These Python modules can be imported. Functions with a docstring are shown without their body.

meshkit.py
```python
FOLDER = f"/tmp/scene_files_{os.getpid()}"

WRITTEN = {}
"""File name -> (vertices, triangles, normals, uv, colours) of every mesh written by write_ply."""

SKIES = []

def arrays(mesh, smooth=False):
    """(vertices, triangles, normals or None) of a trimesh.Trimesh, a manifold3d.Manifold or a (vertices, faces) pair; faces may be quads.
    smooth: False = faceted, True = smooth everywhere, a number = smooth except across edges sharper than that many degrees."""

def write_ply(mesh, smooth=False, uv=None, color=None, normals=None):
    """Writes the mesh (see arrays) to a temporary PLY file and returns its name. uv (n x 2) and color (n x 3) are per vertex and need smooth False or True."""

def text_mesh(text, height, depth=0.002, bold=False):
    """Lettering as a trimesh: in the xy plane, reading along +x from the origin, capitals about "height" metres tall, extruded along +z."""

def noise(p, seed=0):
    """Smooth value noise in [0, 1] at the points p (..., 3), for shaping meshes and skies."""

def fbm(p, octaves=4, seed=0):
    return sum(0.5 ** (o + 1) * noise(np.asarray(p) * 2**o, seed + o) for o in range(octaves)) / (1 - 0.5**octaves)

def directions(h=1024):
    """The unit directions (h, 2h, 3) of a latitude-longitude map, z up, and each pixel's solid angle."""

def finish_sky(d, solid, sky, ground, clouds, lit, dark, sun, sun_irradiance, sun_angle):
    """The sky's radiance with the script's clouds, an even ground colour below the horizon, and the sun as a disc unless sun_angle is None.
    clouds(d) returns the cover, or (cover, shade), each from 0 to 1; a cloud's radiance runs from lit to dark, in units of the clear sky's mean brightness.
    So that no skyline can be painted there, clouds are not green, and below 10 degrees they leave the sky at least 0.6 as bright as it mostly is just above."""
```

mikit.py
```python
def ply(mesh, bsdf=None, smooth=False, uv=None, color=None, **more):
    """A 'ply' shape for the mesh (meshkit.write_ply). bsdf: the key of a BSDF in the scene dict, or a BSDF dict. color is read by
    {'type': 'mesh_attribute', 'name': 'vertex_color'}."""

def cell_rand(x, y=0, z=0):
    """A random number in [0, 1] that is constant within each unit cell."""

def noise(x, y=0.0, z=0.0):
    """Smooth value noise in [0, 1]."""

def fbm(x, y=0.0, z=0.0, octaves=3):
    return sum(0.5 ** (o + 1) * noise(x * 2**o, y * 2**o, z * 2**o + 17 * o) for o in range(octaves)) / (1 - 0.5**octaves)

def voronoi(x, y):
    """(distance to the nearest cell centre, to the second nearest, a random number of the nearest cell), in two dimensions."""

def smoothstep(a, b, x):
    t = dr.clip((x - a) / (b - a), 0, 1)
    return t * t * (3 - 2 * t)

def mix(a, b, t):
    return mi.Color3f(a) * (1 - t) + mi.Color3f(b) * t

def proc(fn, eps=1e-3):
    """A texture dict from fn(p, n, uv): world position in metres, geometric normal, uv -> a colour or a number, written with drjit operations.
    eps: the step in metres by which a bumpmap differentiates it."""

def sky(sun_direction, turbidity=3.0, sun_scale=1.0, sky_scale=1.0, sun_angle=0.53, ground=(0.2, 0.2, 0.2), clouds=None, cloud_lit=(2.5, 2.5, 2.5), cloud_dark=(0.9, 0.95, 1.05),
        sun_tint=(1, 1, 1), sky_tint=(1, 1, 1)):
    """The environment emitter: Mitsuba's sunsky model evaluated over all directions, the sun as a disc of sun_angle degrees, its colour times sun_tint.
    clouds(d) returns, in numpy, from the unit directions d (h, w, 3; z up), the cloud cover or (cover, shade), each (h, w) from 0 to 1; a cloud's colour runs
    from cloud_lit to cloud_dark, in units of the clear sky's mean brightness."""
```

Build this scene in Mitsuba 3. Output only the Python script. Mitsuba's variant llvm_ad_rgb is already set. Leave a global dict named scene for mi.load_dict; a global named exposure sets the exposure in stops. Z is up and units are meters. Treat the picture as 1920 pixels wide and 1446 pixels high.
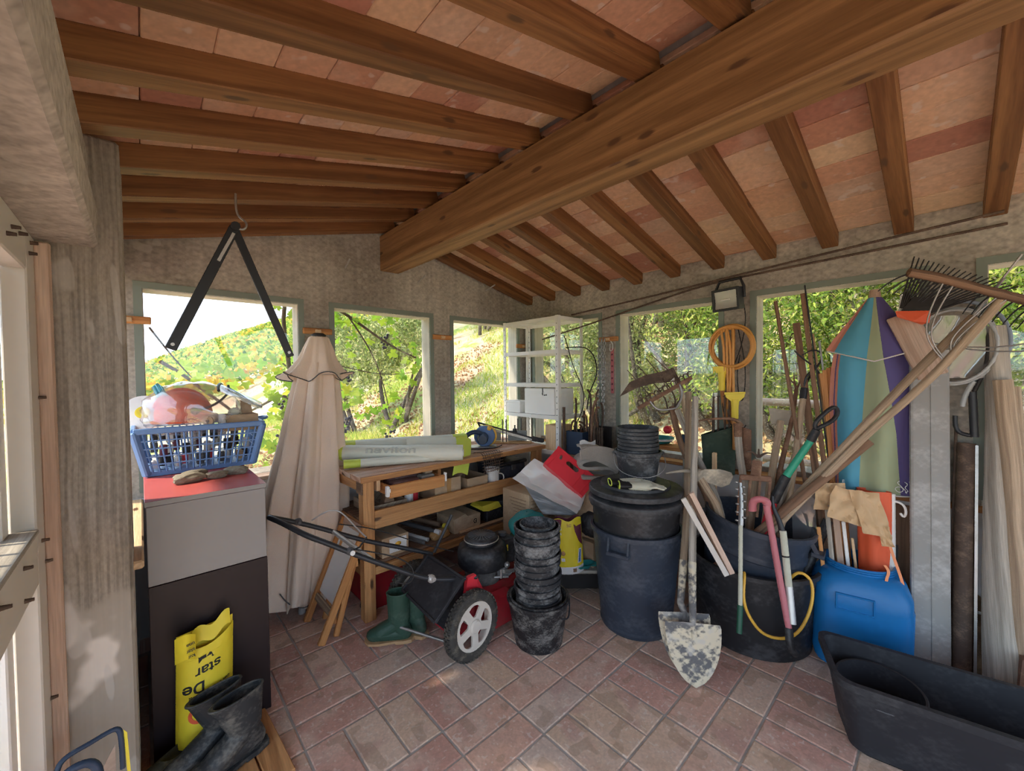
import math, random
import numpy as np, trimesh, manifold3d
import drjit as dr
import mitsuba as mi
import meshkit, mikit
from mikit import noise, fbm, voronoi, smoothstep, mix, cell_rand, proc

T = mi.ScalarTransform4f
PI = math.pi
rng = np.random.default_rng(11)
random.seed(5)
scene, labels = {}, {}

# ------------------------------------------------------------------ camera, sky, exposure
exposure = 3.75
CAM = np.array([0.0, 0.0, 1.5])
_yaw, _pitch, _roll = math.radians(42.62), math.radians(-1.406), math.radians(-0.625)
_fw = np.array([math.sin(_yaw) * math.cos(_pitch), math.cos(_yaw) * math.cos(_pitch), math.sin(_pitch)])
_rt = np.array([math.cos(_yaw), -math.sin(_yaw), 0.0])
_up = np.cross(_rt, _fw)
_up = _up * math.cos(_roll) - _rt * math.sin(_roll)
FOC = 756.2
scene['camera'] = {'type': 'perspective', 'fov': math.degrees(2 * math.atan(960 / FOC)), 'fov_axis': 'x', 'near_clip': 0.02, 'far_clip': 500.0,
                   'to_world': T().look_at(origin=CAM.tolist(), target=(CAM + _fw).tolist(), up=_up.tolist())}


def sky_clouds(d):
    n = meshkit.fbm(d * np.array([3.0, 3.0, 6.0]) + 7.0, 4, 3)
    return np.clip(0.62 + (n - 0.5) * 1.6, 0, 1), np.clip((n - 0.45) * 1.2, 0, 0.5)


SUN = (-0.80, 0.34, 0.95)
scene['sky'] = mikit.sky(SUN, turbidity=4.0, sun_scale=0.36, sky_scale=1.0, sun_angle=2.5, ground=(0.25, 0.22, 0.16), clouds=sky_clouds,
                         cloud_lit=(1.62, 1.9, 2.15), cloud_dark=(1.05, 1.22, 1.42), sky_tint=(0.86, 1.0, 1.12), sun_tint=(0.95, 1.0, 1.04))


# ------------------------------------------------------------------ materials
def plain(key, rgb, rough=0.6, metallic=0.0, spec=0.4, **k):
    scene[key] = {'type': 'twosided', 'bsdf': {'type': 'principled', 'base_color': {'type': 'rgb', 'value': list(rgb)}, 'roughness': rough, 'metallic': metallic, 'specular': spec, **k}}
    return key


def tex(key, fn, rough=0.75, spec=0.3, bump=None, bump_scale=0.002, metallic=0.0, eps=1e-3, **k):
    b = {'type': 'principled', 'base_color': proc(fn), 'roughness': rough, 'specular': spec, 'metallic': metallic, **k}
    if bump is not None:
        b = {'type': 'bumpmap', 'tex': proc(bump, eps), 'scale': bump_scale, 'bsdf': b}
    scene[key] = {'type': 'twosided', 'bsdf': b}
    return key


def f_concrete(p, n, uv):
    big = fbm(p.x * 2.3, p.y * 2.3, p.z * 2.3)
    grit = fbm(p.x * 60, p.y * 60, p.z * 60)
    board = fbm((p.x + p.y) * 45, p.z * 1.7, 3.0)
    c = mix((0.28, 0.25, 0.215), (0.42, 0.385, 0.335), smoothstep(0.3, 0.7, big))
    c = c * (0.60 + 0.80 * grit) * (0.84 + 0.32 * board)
    spot = smoothstep(0.70, 0.78, noise(p.x * 23, p.y * 23, p.z * 23))
    return mix(c, (0.44, 0.41, 0.36), spot * 0.45)


def b_concrete(p, n, uv):
    return 0.6 * fbm(p.x * 90, p.y * 90, p.z * 90) + 0.7 * fbm((p.x + p.y) * 60, p.z * 2.5, 1.0)


tex('m_concrete', f_concrete, 0.9, 0.2, b_concrete, 0.004)


def f_pillar(p, n, uv):
    grain = fbm((p.x + p.y) * 150 + 2.5 * fbm(p.x * 9, p.y * 9, p.z * 3.0), p.z * 3.5, 5.0)
    big = fbm(p.x * 3, p.y * 3, p.z * 3)
    low = smoothstep(0.02, -0.02, p.z - 0.80 - 0.10 * (noise(p.x * 14, p.z * 5, 2.0) - 0.5))
    c = mix((0.20, 0.175, 0.145), (0.34, 0.305, 0.26), smoothstep(0.2, 0.8, grain * 0.75 + 0.25 * big)) * (0.75 + 0.5 * fbm(p.x * 150, p.y * 150, p.z * 60))
    lime = smoothstep(0.52, 0.66, fbm(p.x * 9, p.z * 7, 4.0))
    cl = mix((0.33, 0.295, 0.25), (0.62, 0.57, 0.51), lime)
    c = mix(c, cl, low * 0.85)
    scr = smoothstep(0.73, 0.80, noise(p.x * 30 + p.z * 2.0, p.z * 6, 8.0))
    return mix(c, (0.48, 0.45, 0.41), scr * 0.5)


tex('m_pillar', f_pillar, 0.9, 0.2, lambda p, n, uv: fbm((p.x + p.y) * 70 + 2.5 * fbm(p.x * 6, p.y * 6, p.z * 2.2), p.z * 2.2, 5.0) + 0.4 * fbm(p.x * 80, p.y * 80, p.z * 80), 0.005)


def f_reveal(p, n, uv):
    g = fbm(p.x * 9, p.y * 9, p.z * 9)
    st = fbm((p.x + p.y) * 40, p.z * 2.0, 1.0)
    return mix((0.48, 0.45, 0.38), (0.66, 0.62, 0.54), g) * (0.82 + 0.3 * st)


tex('m_reveal', f_reveal, 0.9, 0.2)


def f_plaster(p, n, uv):
    g = fbm(p.x * 3.1, p.y * 3.1, p.z * 3.1)
    s = smoothstep(0.62, 0.72, fbm(p.x * 14, p.y * 14, p.z * 5))
    c = mix((0.60, 0.575, 0.57), (0.72, 0.70, 0.70), g)
    return mix(c, (0.46, 0.42, 0.38), s * 0.5)


tex('m_plaster', f_plaster, 0.85, 0.2, lambda p, n, uv: fbm(p.x * 30, p.y * 30, p.z * 30), 0.002)


def tone_tile(r, stops):
    c = mi.Color3f(stops[0])
    for i, s in enumerate(stops[1:], 1):
        c = mix(c, s, smoothstep(i / len(stops) - 0.06, i / len(stops) + 0.06, r))
    return c


def f_floor(p, n, uv):
    c = tone_tile(uv.x, [(0.58, 0.36, 0.275), (0.52, 0.295, 0.235), (0.61, 0.435, 0.315), (0.55, 0.42, 0.345), (0.63, 0.46, 0.355), (0.56, 0.325, 0.26)])
    cl = fbm(p.x * 9 + uv.y * 50, p.y * 9, 1.0)
    c = mix(c, mi.Color3f(0.64, 0.48, 0.385), smoothstep(0.45, 0.75, cl) * 0.55)
    c = mix(c, mi.Color3f(0.46, 0.265, 0.23), smoothstep(0.58, 0.8, fbm(p.x * 7 + uv.y * 31, p.y * 7, 9.0)) * 0.6)
    gr = fbm(p.x * 120, p.y * 120, 2.0)
    sp = smoothstep(0.80, 0.86, noise(p.x * 90, p.y * 90, 4.0))
    st = smoothstep(0.74, 0.78, noise(p.x * 17, p.y * 17, 6.0))
    c = c * (0.84 + 0.32 * gr)
    c = mix(c, (0.78, 0.70, 0.62), sp * 0.35)
    return mix(c, (0.30, 0.20, 0.13), st * 0.35)


tex('m_floor_tile', f_floor, 0.62, 0.35, lambda p, n, uv: fbm(p.x * 70, p.y * 70, 1.0), 0.0012)
tex('m_mortar', lambda p, n, uv: mix((0.30, 0.275, 0.25), (0.46, 0.43, 0.40), fbm(p.x * 30, p.y * 30, p.z * 30)), 0.95, 0.1)


def f_ceil(p, n, uv):
    c = tone_tile(uv.x, [(0.47, 0.245, 0.16), (0.60, 0.385, 0.235), (0.41, 0.195, 0.135), (0.64, 0.47, 0.30), (0.55, 0.32, 0.205), (0.52, 0.36, 0.255), (0.62, 0.41, 0.265)])
    cl = fbm(p.x * 8 + uv.y * 40, p.y * 8, p.z * 8)
    c = mix(c, mi.Color3f(0.62, 0.47, 0.35), smoothstep(0.5, 0.8, cl) * 0.4)
    lime = smoothstep(0.66, 0.76, fbm(p.x * 21 + uv.y * 13, p.y * 21, p.z * 21))
    return mix(c * (0.82 + 0.36 * fbm(p.x * 70, p.y * 70, p.z * 70)), (0.66, 0.60, 0.53), lime * 0.45)


tex('m_ceiling_tile', f_ceil, 0.85, 0.2, lambda p, n, uv: fbm(p.x * 60, p.y * 60, p.z * 60), 0.0015)


# wood: uv.x runs along the grain in metres, uv.y across it; the whole tens of uv.y number the piece
def wood_fn(dark, light, tone=0.25, ring=60.0, knots=True, knot=(0.10, 0.05, 0.025), wear=None, fibre=0.35):
    def fn(p, n, uv):
        k = dr.floor(uv.y / 10.0)
        y = uv.y - 10.0 * k
        r = cell_rand(k, 3.0, 1.0)
        warp = 0.035 * fbm(uv.x * 2.2 + k * 3.7, y * 9.0, k)
        g = fbm(uv.x * 1.3 + k, (y + warp) * ring, k * 1.7)
        f = fbm(uv.x * 14, y * ring * 6.0, k)
        c = mix(dark, light, smoothstep(0.22, 0.78, g)) * (1 - fibre / 2 + fibre * f) * (1 - tone / 2 + tone * r)
        if wear is not None:
            c = mix(c, wear, 0.7 * smoothstep(0.5, 0.72, fbm(uv.x * 5 + k, y * 18, k + 4.0)))
        if knots:
            d, _, w = voronoi(uv.x * 2.4 + k * 1.3, y * 7.0 + k * 2.1)
            c = mix(c, knot, smoothstep(0.13, 0.07, d + 0.05 * f) * dr.select(w > 0.45, 1.0, 0.0))
        return c
    return fn


tex('m_beam', wood_fn((0.165, 0.086, 0.034), (0.285, 0.162, 0.070), 0.1, 38.0), 0.55, 0.35)
tex('m_rafter', wood_fn((0.125, 0.052, 0.020), (0.225, 0.108, 0.042), 0.3, 45.0), 0.5, 0.35)
tex('m_bench', wood_fn((0.38, 0.175, 0.066), (0.57, 0.295, 0.12), 0.18, 55.0), 0.5, 0.4)
tex('m_bench_top', wood_fn((0.38, 0.20, 0.125), (0.55, 0.34, 0.23), 0.2, 40.0, wear=(0.56, 0.45, 0.37)), 0.7, 0.3)
tex('m_pine', wood_fn((0.55, 0.36, 0.20), (0.72, 0.52, 0.32), 0.2, 50.0), 0.6, 0.3)
tex('m_grey_wood', wood_fn((0.25, 0.225, 0.19), (0.46, 0.42, 0.36), 0.25, 80.0, knots=False, fibre=0.5), 0.85, 0.2)
tex('m_handle', wood_fn((0.26, 0.185, 0.125), (0.47, 0.36, 0.25), 0.45, 90.0, knots=False, fibre=0.5), 0.7, 0.3)
tex('m_dark_wood', wood_fn((0.12, 0.07, 0.045), (0.27, 0.16, 0.10), 0.4, 80.0, knots=False, fibre=0.5), 0.75, 0.3)
tex('m_orange_wood', wood_fn((0.40, 0.16, 0.05), (0.58, 0.28, 0.10), 0.15, 60.0, knots=False), 0.55, 0.35)
tex('m_pink_wood', wood_fn((0.40, 0.27, 0.20), (0.56, 0.42, 0.33), 0.15, 60.0, knots=False), 0.7, 0.3)


def dusty(key, base, dust, amount=0.5, rough=0.5, scale=9.0, spec=0.4, metallic=0.0):
    def fn(p, n, uv):
        a = fbm(p.x * scale, p.y * scale, p.z * scale)
        b = fbm(p.x * scale * 7, p.y * scale * 7, p.z * scale * 7)
        return mix(base, dust, amount * smoothstep(0.42, 0.78, 0.65 * a + 0.35 * b))
    return tex(key, fn, rough, spec, metallic=metallic)


dusty('m_black', (0.018, 0.019, 0.022), (0.09, 0.09, 0.095), 0.6, 0.45)
dusty('m_pot', (0.026, 0.027, 0.030), (0.30, 0.30, 0.295), 0.7, 0.5, 16.0)
dusty('m_pail', (0.030, 0.033, 0.038), (0.22, 0.23, 0.24), 0.55, 0.5, 14.0)
dusty('m_bucket', (0.014, 0.014, 0.016), (0.42, 0.40, 0.37), 0.38, 0.5, 20.0)
dusty('m_bin_blue', (0.031, 0.041, 0.060), (0.10, 0.11, 0.13), 0.5, 0.42)
dusty('m_lid', (0.028, 0.029, 0.033), (0.12, 0.12, 0.125), 0.5, 0.45)
dusty('m_trough', (0.018, 0.019, 0.024), (0.055, 0.056, 0.06), 0.5, 0.55, 12.0)
dusty('m_boot_black', (0.026, 0.030, 0.034), (0.24, 0.23, 0.20), 0.5, 0.5, 14.0)
dusty('m_boot_green', (0.030, 0.072, 0.050), (0.11, 0.15, 0.11), 0.5, 0.45, 12.0)
dusty('m_rust', (0.16, 0.085, 0.055), (0.31, 0.19, 0.12), 0.9, 0.8, 25.0)
dusty('m_dark_rust', (0.075, 0.05, 0.038), (0.17, 0.115, 0.08), 0.9, 0.75, 25.0)
dusty('m_soil_steel', (0.30, 0.27, 0.22), (0.56, 0.49, 0.37), 1.0, 0.85, 13.0)
dusty('m_steel', (0.42, 0.42, 0.42), (0.30, 0.29, 0.27), 0.8, 0.38, 12.0, metallic=0.7)
dusty('m_galv', (0.40, 0.40, 0.40), (0.56, 0.56, 0.56), 0.9, 0.5, 9.0, metallic=0.4)
dusty('m_card', (0.42, 0.29, 0.18), (0.55, 0.41, 0.27), 0.9, 0.85, 8.0)
dusty('m_red_metal', (0.36, 0.022, 0.032), (0.26, 0.06, 0.05), 0.6, 0.4, 10.0)
dusty('m_olive_canvas', (0.045, 0.075, 0.055), (0.10, 0.13, 0.10), 0.7, 0.85, 9.0)


def f_shovel(p, n, uv):
    a = fbm(p.x * 9, p.y * 9, p.z * 9)
    b = fbm(p.x * 60, p.y * 60, p.z * 60)
    c = mix((0.60, 0.52, 0.38), (0.13, 0.125, 0.125), smoothstep(0.46, 0.60, 0.6 * a + 0.4 * b))
    return mix(c, (0.50, 0.47, 0.42), smoothstep(0.55, 0.75, fbm(p.x * 24, p.y * 24, p.z * 24)) * 0.6)


tex('m_shovel', f_shovel, 0.7, 0.3)
plain('m_frame', (0.20, 0.235, 0.20), 0.5)
plain('m_white_paint', (0.56, 0.53, 0.48), 0.5)
plain('m_white', (0.76, 0.75, 0.73), 0.45)
plain('m_shelf', (0.74, 0.73, 0.70), 0.4)
plain('m_light_metal', (0.55, 0.54, 0.52), 0.4, 0.6)
plain('m_black_metal', (0.025, 0.027, 0.032), 0.4)
plain('m_dark', (0.02, 0.018, 0.018), 0.6)
plain('m_grey_panel', (0.285, 0.275, 0.27), 0.5)
plain('m_aubergine', (0.013, 0.007, 0.009), 0.45)
plain('m_red_top', (0.42, 0.085, 0.075), 0.35)
plain('m_blue_basket', (0.135, 0.255, 0.50), 0.4)
plain('m_barrel', (0.010, 0.15, 0.40), 0.38)
plain('m_orange_red', (0.72, 0.115, 0.045), 0.5)
plain('m_red', (0.66, 0.035, 0.05), 0.4)
plain('m_yellow', (0.74, 0.60, 0.035), 0.5)
plain('m_yellow_paint', (0.78, 0.62, 0.06), 0.45)
plain('m_hose', (0.60, 0.29, 0.075), 0.4)
plain('m_amber', (0.74, 0.42, 0.06), 0.4)
plain('m_lime', (0.56, 0.66, 0.10), 0.5)
plain('m_green_tool', (0.03, 0.31, 0.19), 0.4)
plain('m_teal', (0.02, 0.20, 0.20), 0.5)
plain('m_dark_green', (0.02, 0.085, 0.05), 0.45)
plain('m_pink_red', (0.47, 0.15, 0.17), 0.5)
plain('m_strap', (0.78, 0.29, 0.13), 0.6)
plain('m_blue', (0.05, 0.14, 0.42), 0.4)
plain('m_dark_blue', (0.025, 0.045, 0.085), 0.45)
plain('m_brown', (0.21, 0.13, 0.08), 0.7)
plain('m_maroon', (0.14, 0.035, 0.055), 0.6)
plain('m_grey_plastic', (0.46, 0.45, 0.44), 0.5)
plain('m_dark_grey', (0.075, 0.075, 0.08), 0.5)
plain('m_wheel', (0.60, 0.55, 0.48), 0.5)
dusty('m_tyre', (0.045, 0.042, 0.038), (0.20, 0.175, 0.13), 0.6, 0.8, 30.0)
plain('m_sole', (0.44, 0.27, 0.14), 0.7)
plain('m_ink', (0.012, 0.012, 0.014), 0.6)
plain('m_paper', (0.72, 0.71, 0.70), 0.8)
scene['m_glass'] = {'type': 'thindielectric', 'int_ior': 1.5, 'ext_ior': 1.0}


# ------------------------------------------------------------------ meshes
class Mesh:
    """Triangles with optional normals and uv."""

    def __init__(self, v, f, n=None, uv=None):
        self.v, self.f, self.n, self.uv = np.asarray(v, float).reshape(-1, 3), np.asarray(f, int).reshape(-1, 3), n, uv

    def tf(self, M):
        M = np.asarray(M, float)
        n = None if self.n is None else self.n @ np.linalg.inv(M[:3, :3])
        if n is not None:
            n = n / np.maximum(np.linalg.norm(n, axis=1, keepdims=True), 1e-9)
        return Mesh(self.v @ M[:3, :3].T + M[:3, 3], self.f if np.linalg.det(M[:3, :3]) > 0 else self.f[:, ::-1], n, self.uv)

    def move(self, x=0, y=0, z=0):
        M = np.eye(4)
        M[:3, 3] = (x, y, z)
        return self.tf(M)

    def smooth(self, ang=40):
        v, f, n = meshkit.arrays((self.v, self.f), ang)
        return Mesh(v, f, n)

    def wood(self, axis, seed=None, c=None):
        """Flat faces with the grain's uv along the axis."""
        a = np.asarray(axis, float)
        a = a / np.linalg.norm(a)
        k = int(rng.integers(0, 400)) if seed is None else seed
        v = self.v[self.f].reshape(-1, 3)
        fn = np.cross(self.v[self.f[:, 1]] - self.v[self.f[:, 0]], self.v[self.f[:, 2]] - self.v[self.f[:, 0]])
        fn /= np.maximum(np.linalg.norm(fn, axis=1, keepdims=True), 1e-12)
        t = np.cross(fn, a)
        end = np.linalg.norm(t, axis=1) < 0.3
        t[end] = np.cross(a, [0.31, 0.9, 0.3])
        t /= np.linalg.norm(t, axis=1, keepdims=True)
        q = v - (v.mean(0) if c is None else c)
        tt = np.repeat(t, 3, 0)
        uv = np.stack([q @ a, (q * tt).sum(1) + 3.0 + 10.0 * k + 1.3 * np.repeat(np.round(fn[:, 0] + 2 * fn[:, 1] + 0.5 * fn[:, 2]), 3) % 4], 1)
        n = np.repeat(fn, 3, 0) if self.n is None else self.n[self.f].reshape(-1, 3)
        return Mesh(v, np.arange(len(v)).reshape(-1, 3), n, uv)

    def tone(self, a, b=None):
        self.uv = np.tile([a, rng.random() if b is None else b], (len(self.v), 1))
        return self


def cat(ms):
    ms = [m for m in ms if m is not None and len(m.v)]
    at = np.cumsum([0] + [len(m.v) for m in ms])
    n = np.vstack([m.n for m in ms]) if all(m.n is not None for m in ms) else None
    uv = np.vstack([m.uv for m in ms]) if all(m.uv is not None for m in ms) else None
    return Mesh(np.vstack([m.v for m in ms]), np.vstack([m.f + a for m, a in zip(ms, at)]), n, uv)


def mfd(m):
    """From a manifold3d or trimesh solid."""
    if hasattr(m, 'to_mesh'):
        q = m.to_mesh()
        return Mesh(q.vert_properties[:, :3], q.tri_verts)
    return Mesh(m.vertices, m.faces)


def rotm(axis, deg, at=(0, 0, 0)):
    return trimesh.transformations.rotation_matrix(math.radians(deg), axis, at)


def frame(o, x, y=None, z=None):
    """Matrix with origin o, first axis x, and a second axis near y (or a third near z)."""
    x = np.asarray(x, float) / np.linalg.norm(x)
    if y is not None:
        z = np.cross(x, y)
        z /= np.linalg.norm(z)
        y = np.cross(z, x)
    else:
        y = np.cross(z, x)
        y /= np.linalg.norm(y)
        z = np.cross(x, y)
    M = np.eye(4)
    M[:3, 0], M[:3, 1], M[:3, 2], M[:3, 3] = x, y, z, o
    return M


def box(x0, x1, y0, y1, z0, z1, b=0.0):
    """An axis-aligned box, its edges cut by b."""
    if b <= 0:
        v = [(x, y, z) for x in (x0, x1) for y in (y0, y1) for z in (z0, z1)]
        f = [[0, 1, 3], [0, 3, 2], [4, 6, 7], [4, 7, 5], [0, 4, 5], [0, 5, 1], [2, 3, 7], [2, 7, 6], [0, 2, 6], [0, 6, 4], [1, 5, 7], [1, 7, 3]]
        return Mesh(v, f)
    p = []
    for x, sx in ((x0, 1), (x1, -1)):
        for y, sy in ((y0, 1), (y1, -1)):
            for z, sz in ((z0, 1), (z1, -1)):
                p += [(x, y + sy * b, z + sz * b), (x + sx * b, y, z + sz * b), (x + sx * b, y + sy * b, z)]
    return mfd(manifold3d.Manifold.hull_points(np.array(p, float)))


def bar(p0, p1, w, h, up=(0, 0, 1), b=0.0):
    """A squared timber from p0 to p1, w across and h along up."""
    p0, p1 = np.asarray(p0, float), np.asarray(p1, float)
    L = np.linalg.norm(p1 - p0)
    return box(0, L, -w / 2, w / 2, -h / 2, h / 2, b).tf(frame(p0, p1 - p0, None, np.asarray(up, float)))


def wbar(p0, p1, w, h, up=(0, 0, 1), b=0.004, seed=None):
    return bar(p0, p1, w, h, up, b).wood(np.asarray(p1, float) - np.asarray(p0, float), seed)


def spline(pts, n=40, closed=False):
    from scipy.interpolate import CubicSpline
    p = np.asarray(pts, float)
    if closed:
        p = np.vstack([p, p[:1]])
    d = np.r_[0, np.cumsum(np.linalg.norm(np.diff(p, axis=0), axis=1) ** 0.5 + 1e-9)]
    return CubicSpline(d, p, bc_type='periodic' if closed else 'natural')(np.linspace(0, d[-1], n))


def tube(pts, r, n=8, caps=True, seed=None, closed=False, flat=1.0):
    """A round rod along the points; r a number or one per point. With its normals and a grain uv."""
    p = np.asarray(pts, float)
    m = len(p)
    r = np.broadcast_to(np.asarray(r, float), (m,))
    t = np.gradient(p, axis=0) if not closed else np.roll(p, -1, 0) - np.roll(p, 1, 0)
    t /= np.maximum(np.linalg.norm(t, axis=1, keepdims=True), 1e-12)
    a = np.cross(t[0], [0, 0, 1] if abs(t[0][2]) < 0.9 else [1, 0, 0])
    a /= np.linalg.norm(a)
    A = []
    for i in range(m):
        a = a - t[i] * (a @ t[i])
        a /= np.linalg.norm(a)
        A.append(a)
    A = np.array(A)
    B = np.cross(t, A)
    th = np.linspace(0, 2 * PI, n + 1)
    N = A[:, None] * np.cos(th)[None, :, None] + B[:, None] * np.sin(th)[None, :, None]
    V = p[:, None] + N * r[:, None, None] * (1 if flat == 1 else np.array(1.0)) if flat == 1 else p[:, None] + (A[:, None] * np.cos(th)[None, :, None] + flat * B[:, None] * np.sin(th)[None, :, None]) * r[:, None, None]
    k = int(rng.integers(0, 400)) if seed is None else seed
    L = np.r_[0, np.cumsum(np.linalg.norm(np.diff(p, axis=0), axis=1))]
    uv = np.stack(np.broadcast_arrays(L[:, None], th[None] * r[:, None] + 3.0 + 10.0 * k), -1).reshape(-1, 2)
    f = []
    rows = m if closed else m - 1
    i = np.arange(n)
    for j in range(rows):
        a0, b0 = j * (n + 1), ((j + 1) % m) * (n + 1)
        f.append(np.stack([a0 + i, a0 + i + 1, b0 + i + 1], 1))
        f.append(np.stack([a0 + i, b0 + i + 1, b0 + i], 1))
    V, N, F = V.reshape(-1, 3), N.reshape(-1, 3), np.vstack(f)
    if caps and not closed:
        for j, s in ((0, -1), (m - 1, 1)):
            c = len(V)
            ring = V[j * (n + 1):(j + 1) * (n + 1)]
            V = np.vstack([V, ring, p[j:j + 1]])
            N = np.vstack([N, np.tile(s * t[j], (n + 2, 1))])
            uv = np.vstack([uv, np.column_stack([np.full(n + 1, L[j] + 0.3), uv[j * (n + 1):(j + 1) * (n + 1), 1]]), [[L[j] + 0.3, 3.0 + 10 * k]]])
            q = np.stack([c + i, c + i + 1, np.full(n, c + n + 1)], 1)
            F = np.vstack([F, q if s > 0 else q[:, ::-1]])
    return Mesh(V, F, N, uv)


def rod(p0, p1, r, r1=None, n=10, seed=None, seg=2, bow=0.0):
    p0, p1 = np.asarray(p0, float), np.asarray(p1, float)
    s = np.linspace(0, 1, seg)
    p = p0 + (p1 - p0) * s[:, None]
    if bow:
        d = p1 - p0
        q = np.cross(d, [0.3, 0.2, 0.9])
        q /= np.linalg.norm(q)
        p = p + q * (np.sin(s * 5.1) * bow)[:, None]
    return tube(p, np.linspace(r, r if r1 is None else r1, seg), n, seed=seed)


def lathe(prof, n=32, at=(0, 0, 0), axis=None, ang=45):
    """A closed or open profile [(r, z), ...] turned round z (or round axis through at)."""
    p = np.asarray(prof, float)
    th = np.arange(n) / n * 2 * PI
    V = np.stack([p[:, None, 0] * np.cos(th), p[:, None, 0] * np.sin(th), np.broadcast_to(p[:, None, 1], (len(p), n))], -1).reshape(-1, 3)
    i = np.arange(n)
    f = []
    for j in range(len(p) - 1):
        a, b = j * n + i, (j + 1) * n + i
        a2, b2 = j * n + (i + 1) % n, (j + 1) * n + (i + 1) % n
        if p[j, 0] > 1e-9:
            f.append(np.stack([a, a2, b2], 1))
        if p[j + 1, 0] > 1e-9:
            f.append(np.stack([a, b2, b], 1))
    m = trimesh.Trimesh(V, np.vstack(f), process=True)
    q = Mesh(m.vertices, m.faces).smooth(ang)
    M = np.eye(4)
    if axis is not None:
        ax = np.asarray(axis, float)
        M = frame(at, ax, None, (0.1, 0.3, 0.95) if abs(ax[2]) < 0.9 * np.linalg.norm(ax) else (1, 0, 0)) @ np.array([[0, 0, 1, 0], [1, 0, 0, 0], [0, 1, 0, 0], [0, 0, 0, 1.0]])
    else:
        M[:3, 3] = at
    return q.tf(M)


def prism(poly, h, M=None, b=0.0):
    """A polygon (list of points or shapely shape) extruded along z from 0 to h."""
    from shapely.geometry import Polygon
    g = poly if hasattr(poly, 'geoms') or hasattr(poly, 'exterior') else Polygon(poly)
    ms = [trimesh.creation.extrude_polygon(x, h, engine='earcut') for x in getattr(g, 'geoms', [g])]
    m = cat([Mesh(x.vertices, x.faces) for x in ms])
    return m if M is None else m.tf(M)


XZ = lambda y: np.array([[1, 0, 0, 0], [0, 0, -1, y], [0, 1, 0, 0], [0, 0, 0, 1.0]])   # polygon in x, z; extruded towards -y from y
YZ = lambda x: np.array([[0, 0, 1, x], [1, 0, 0, 0], [0, 1, 0, 0], [0, 0, 0, 1.0]])    # polygon in y, z; extruded towards +x from x


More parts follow.
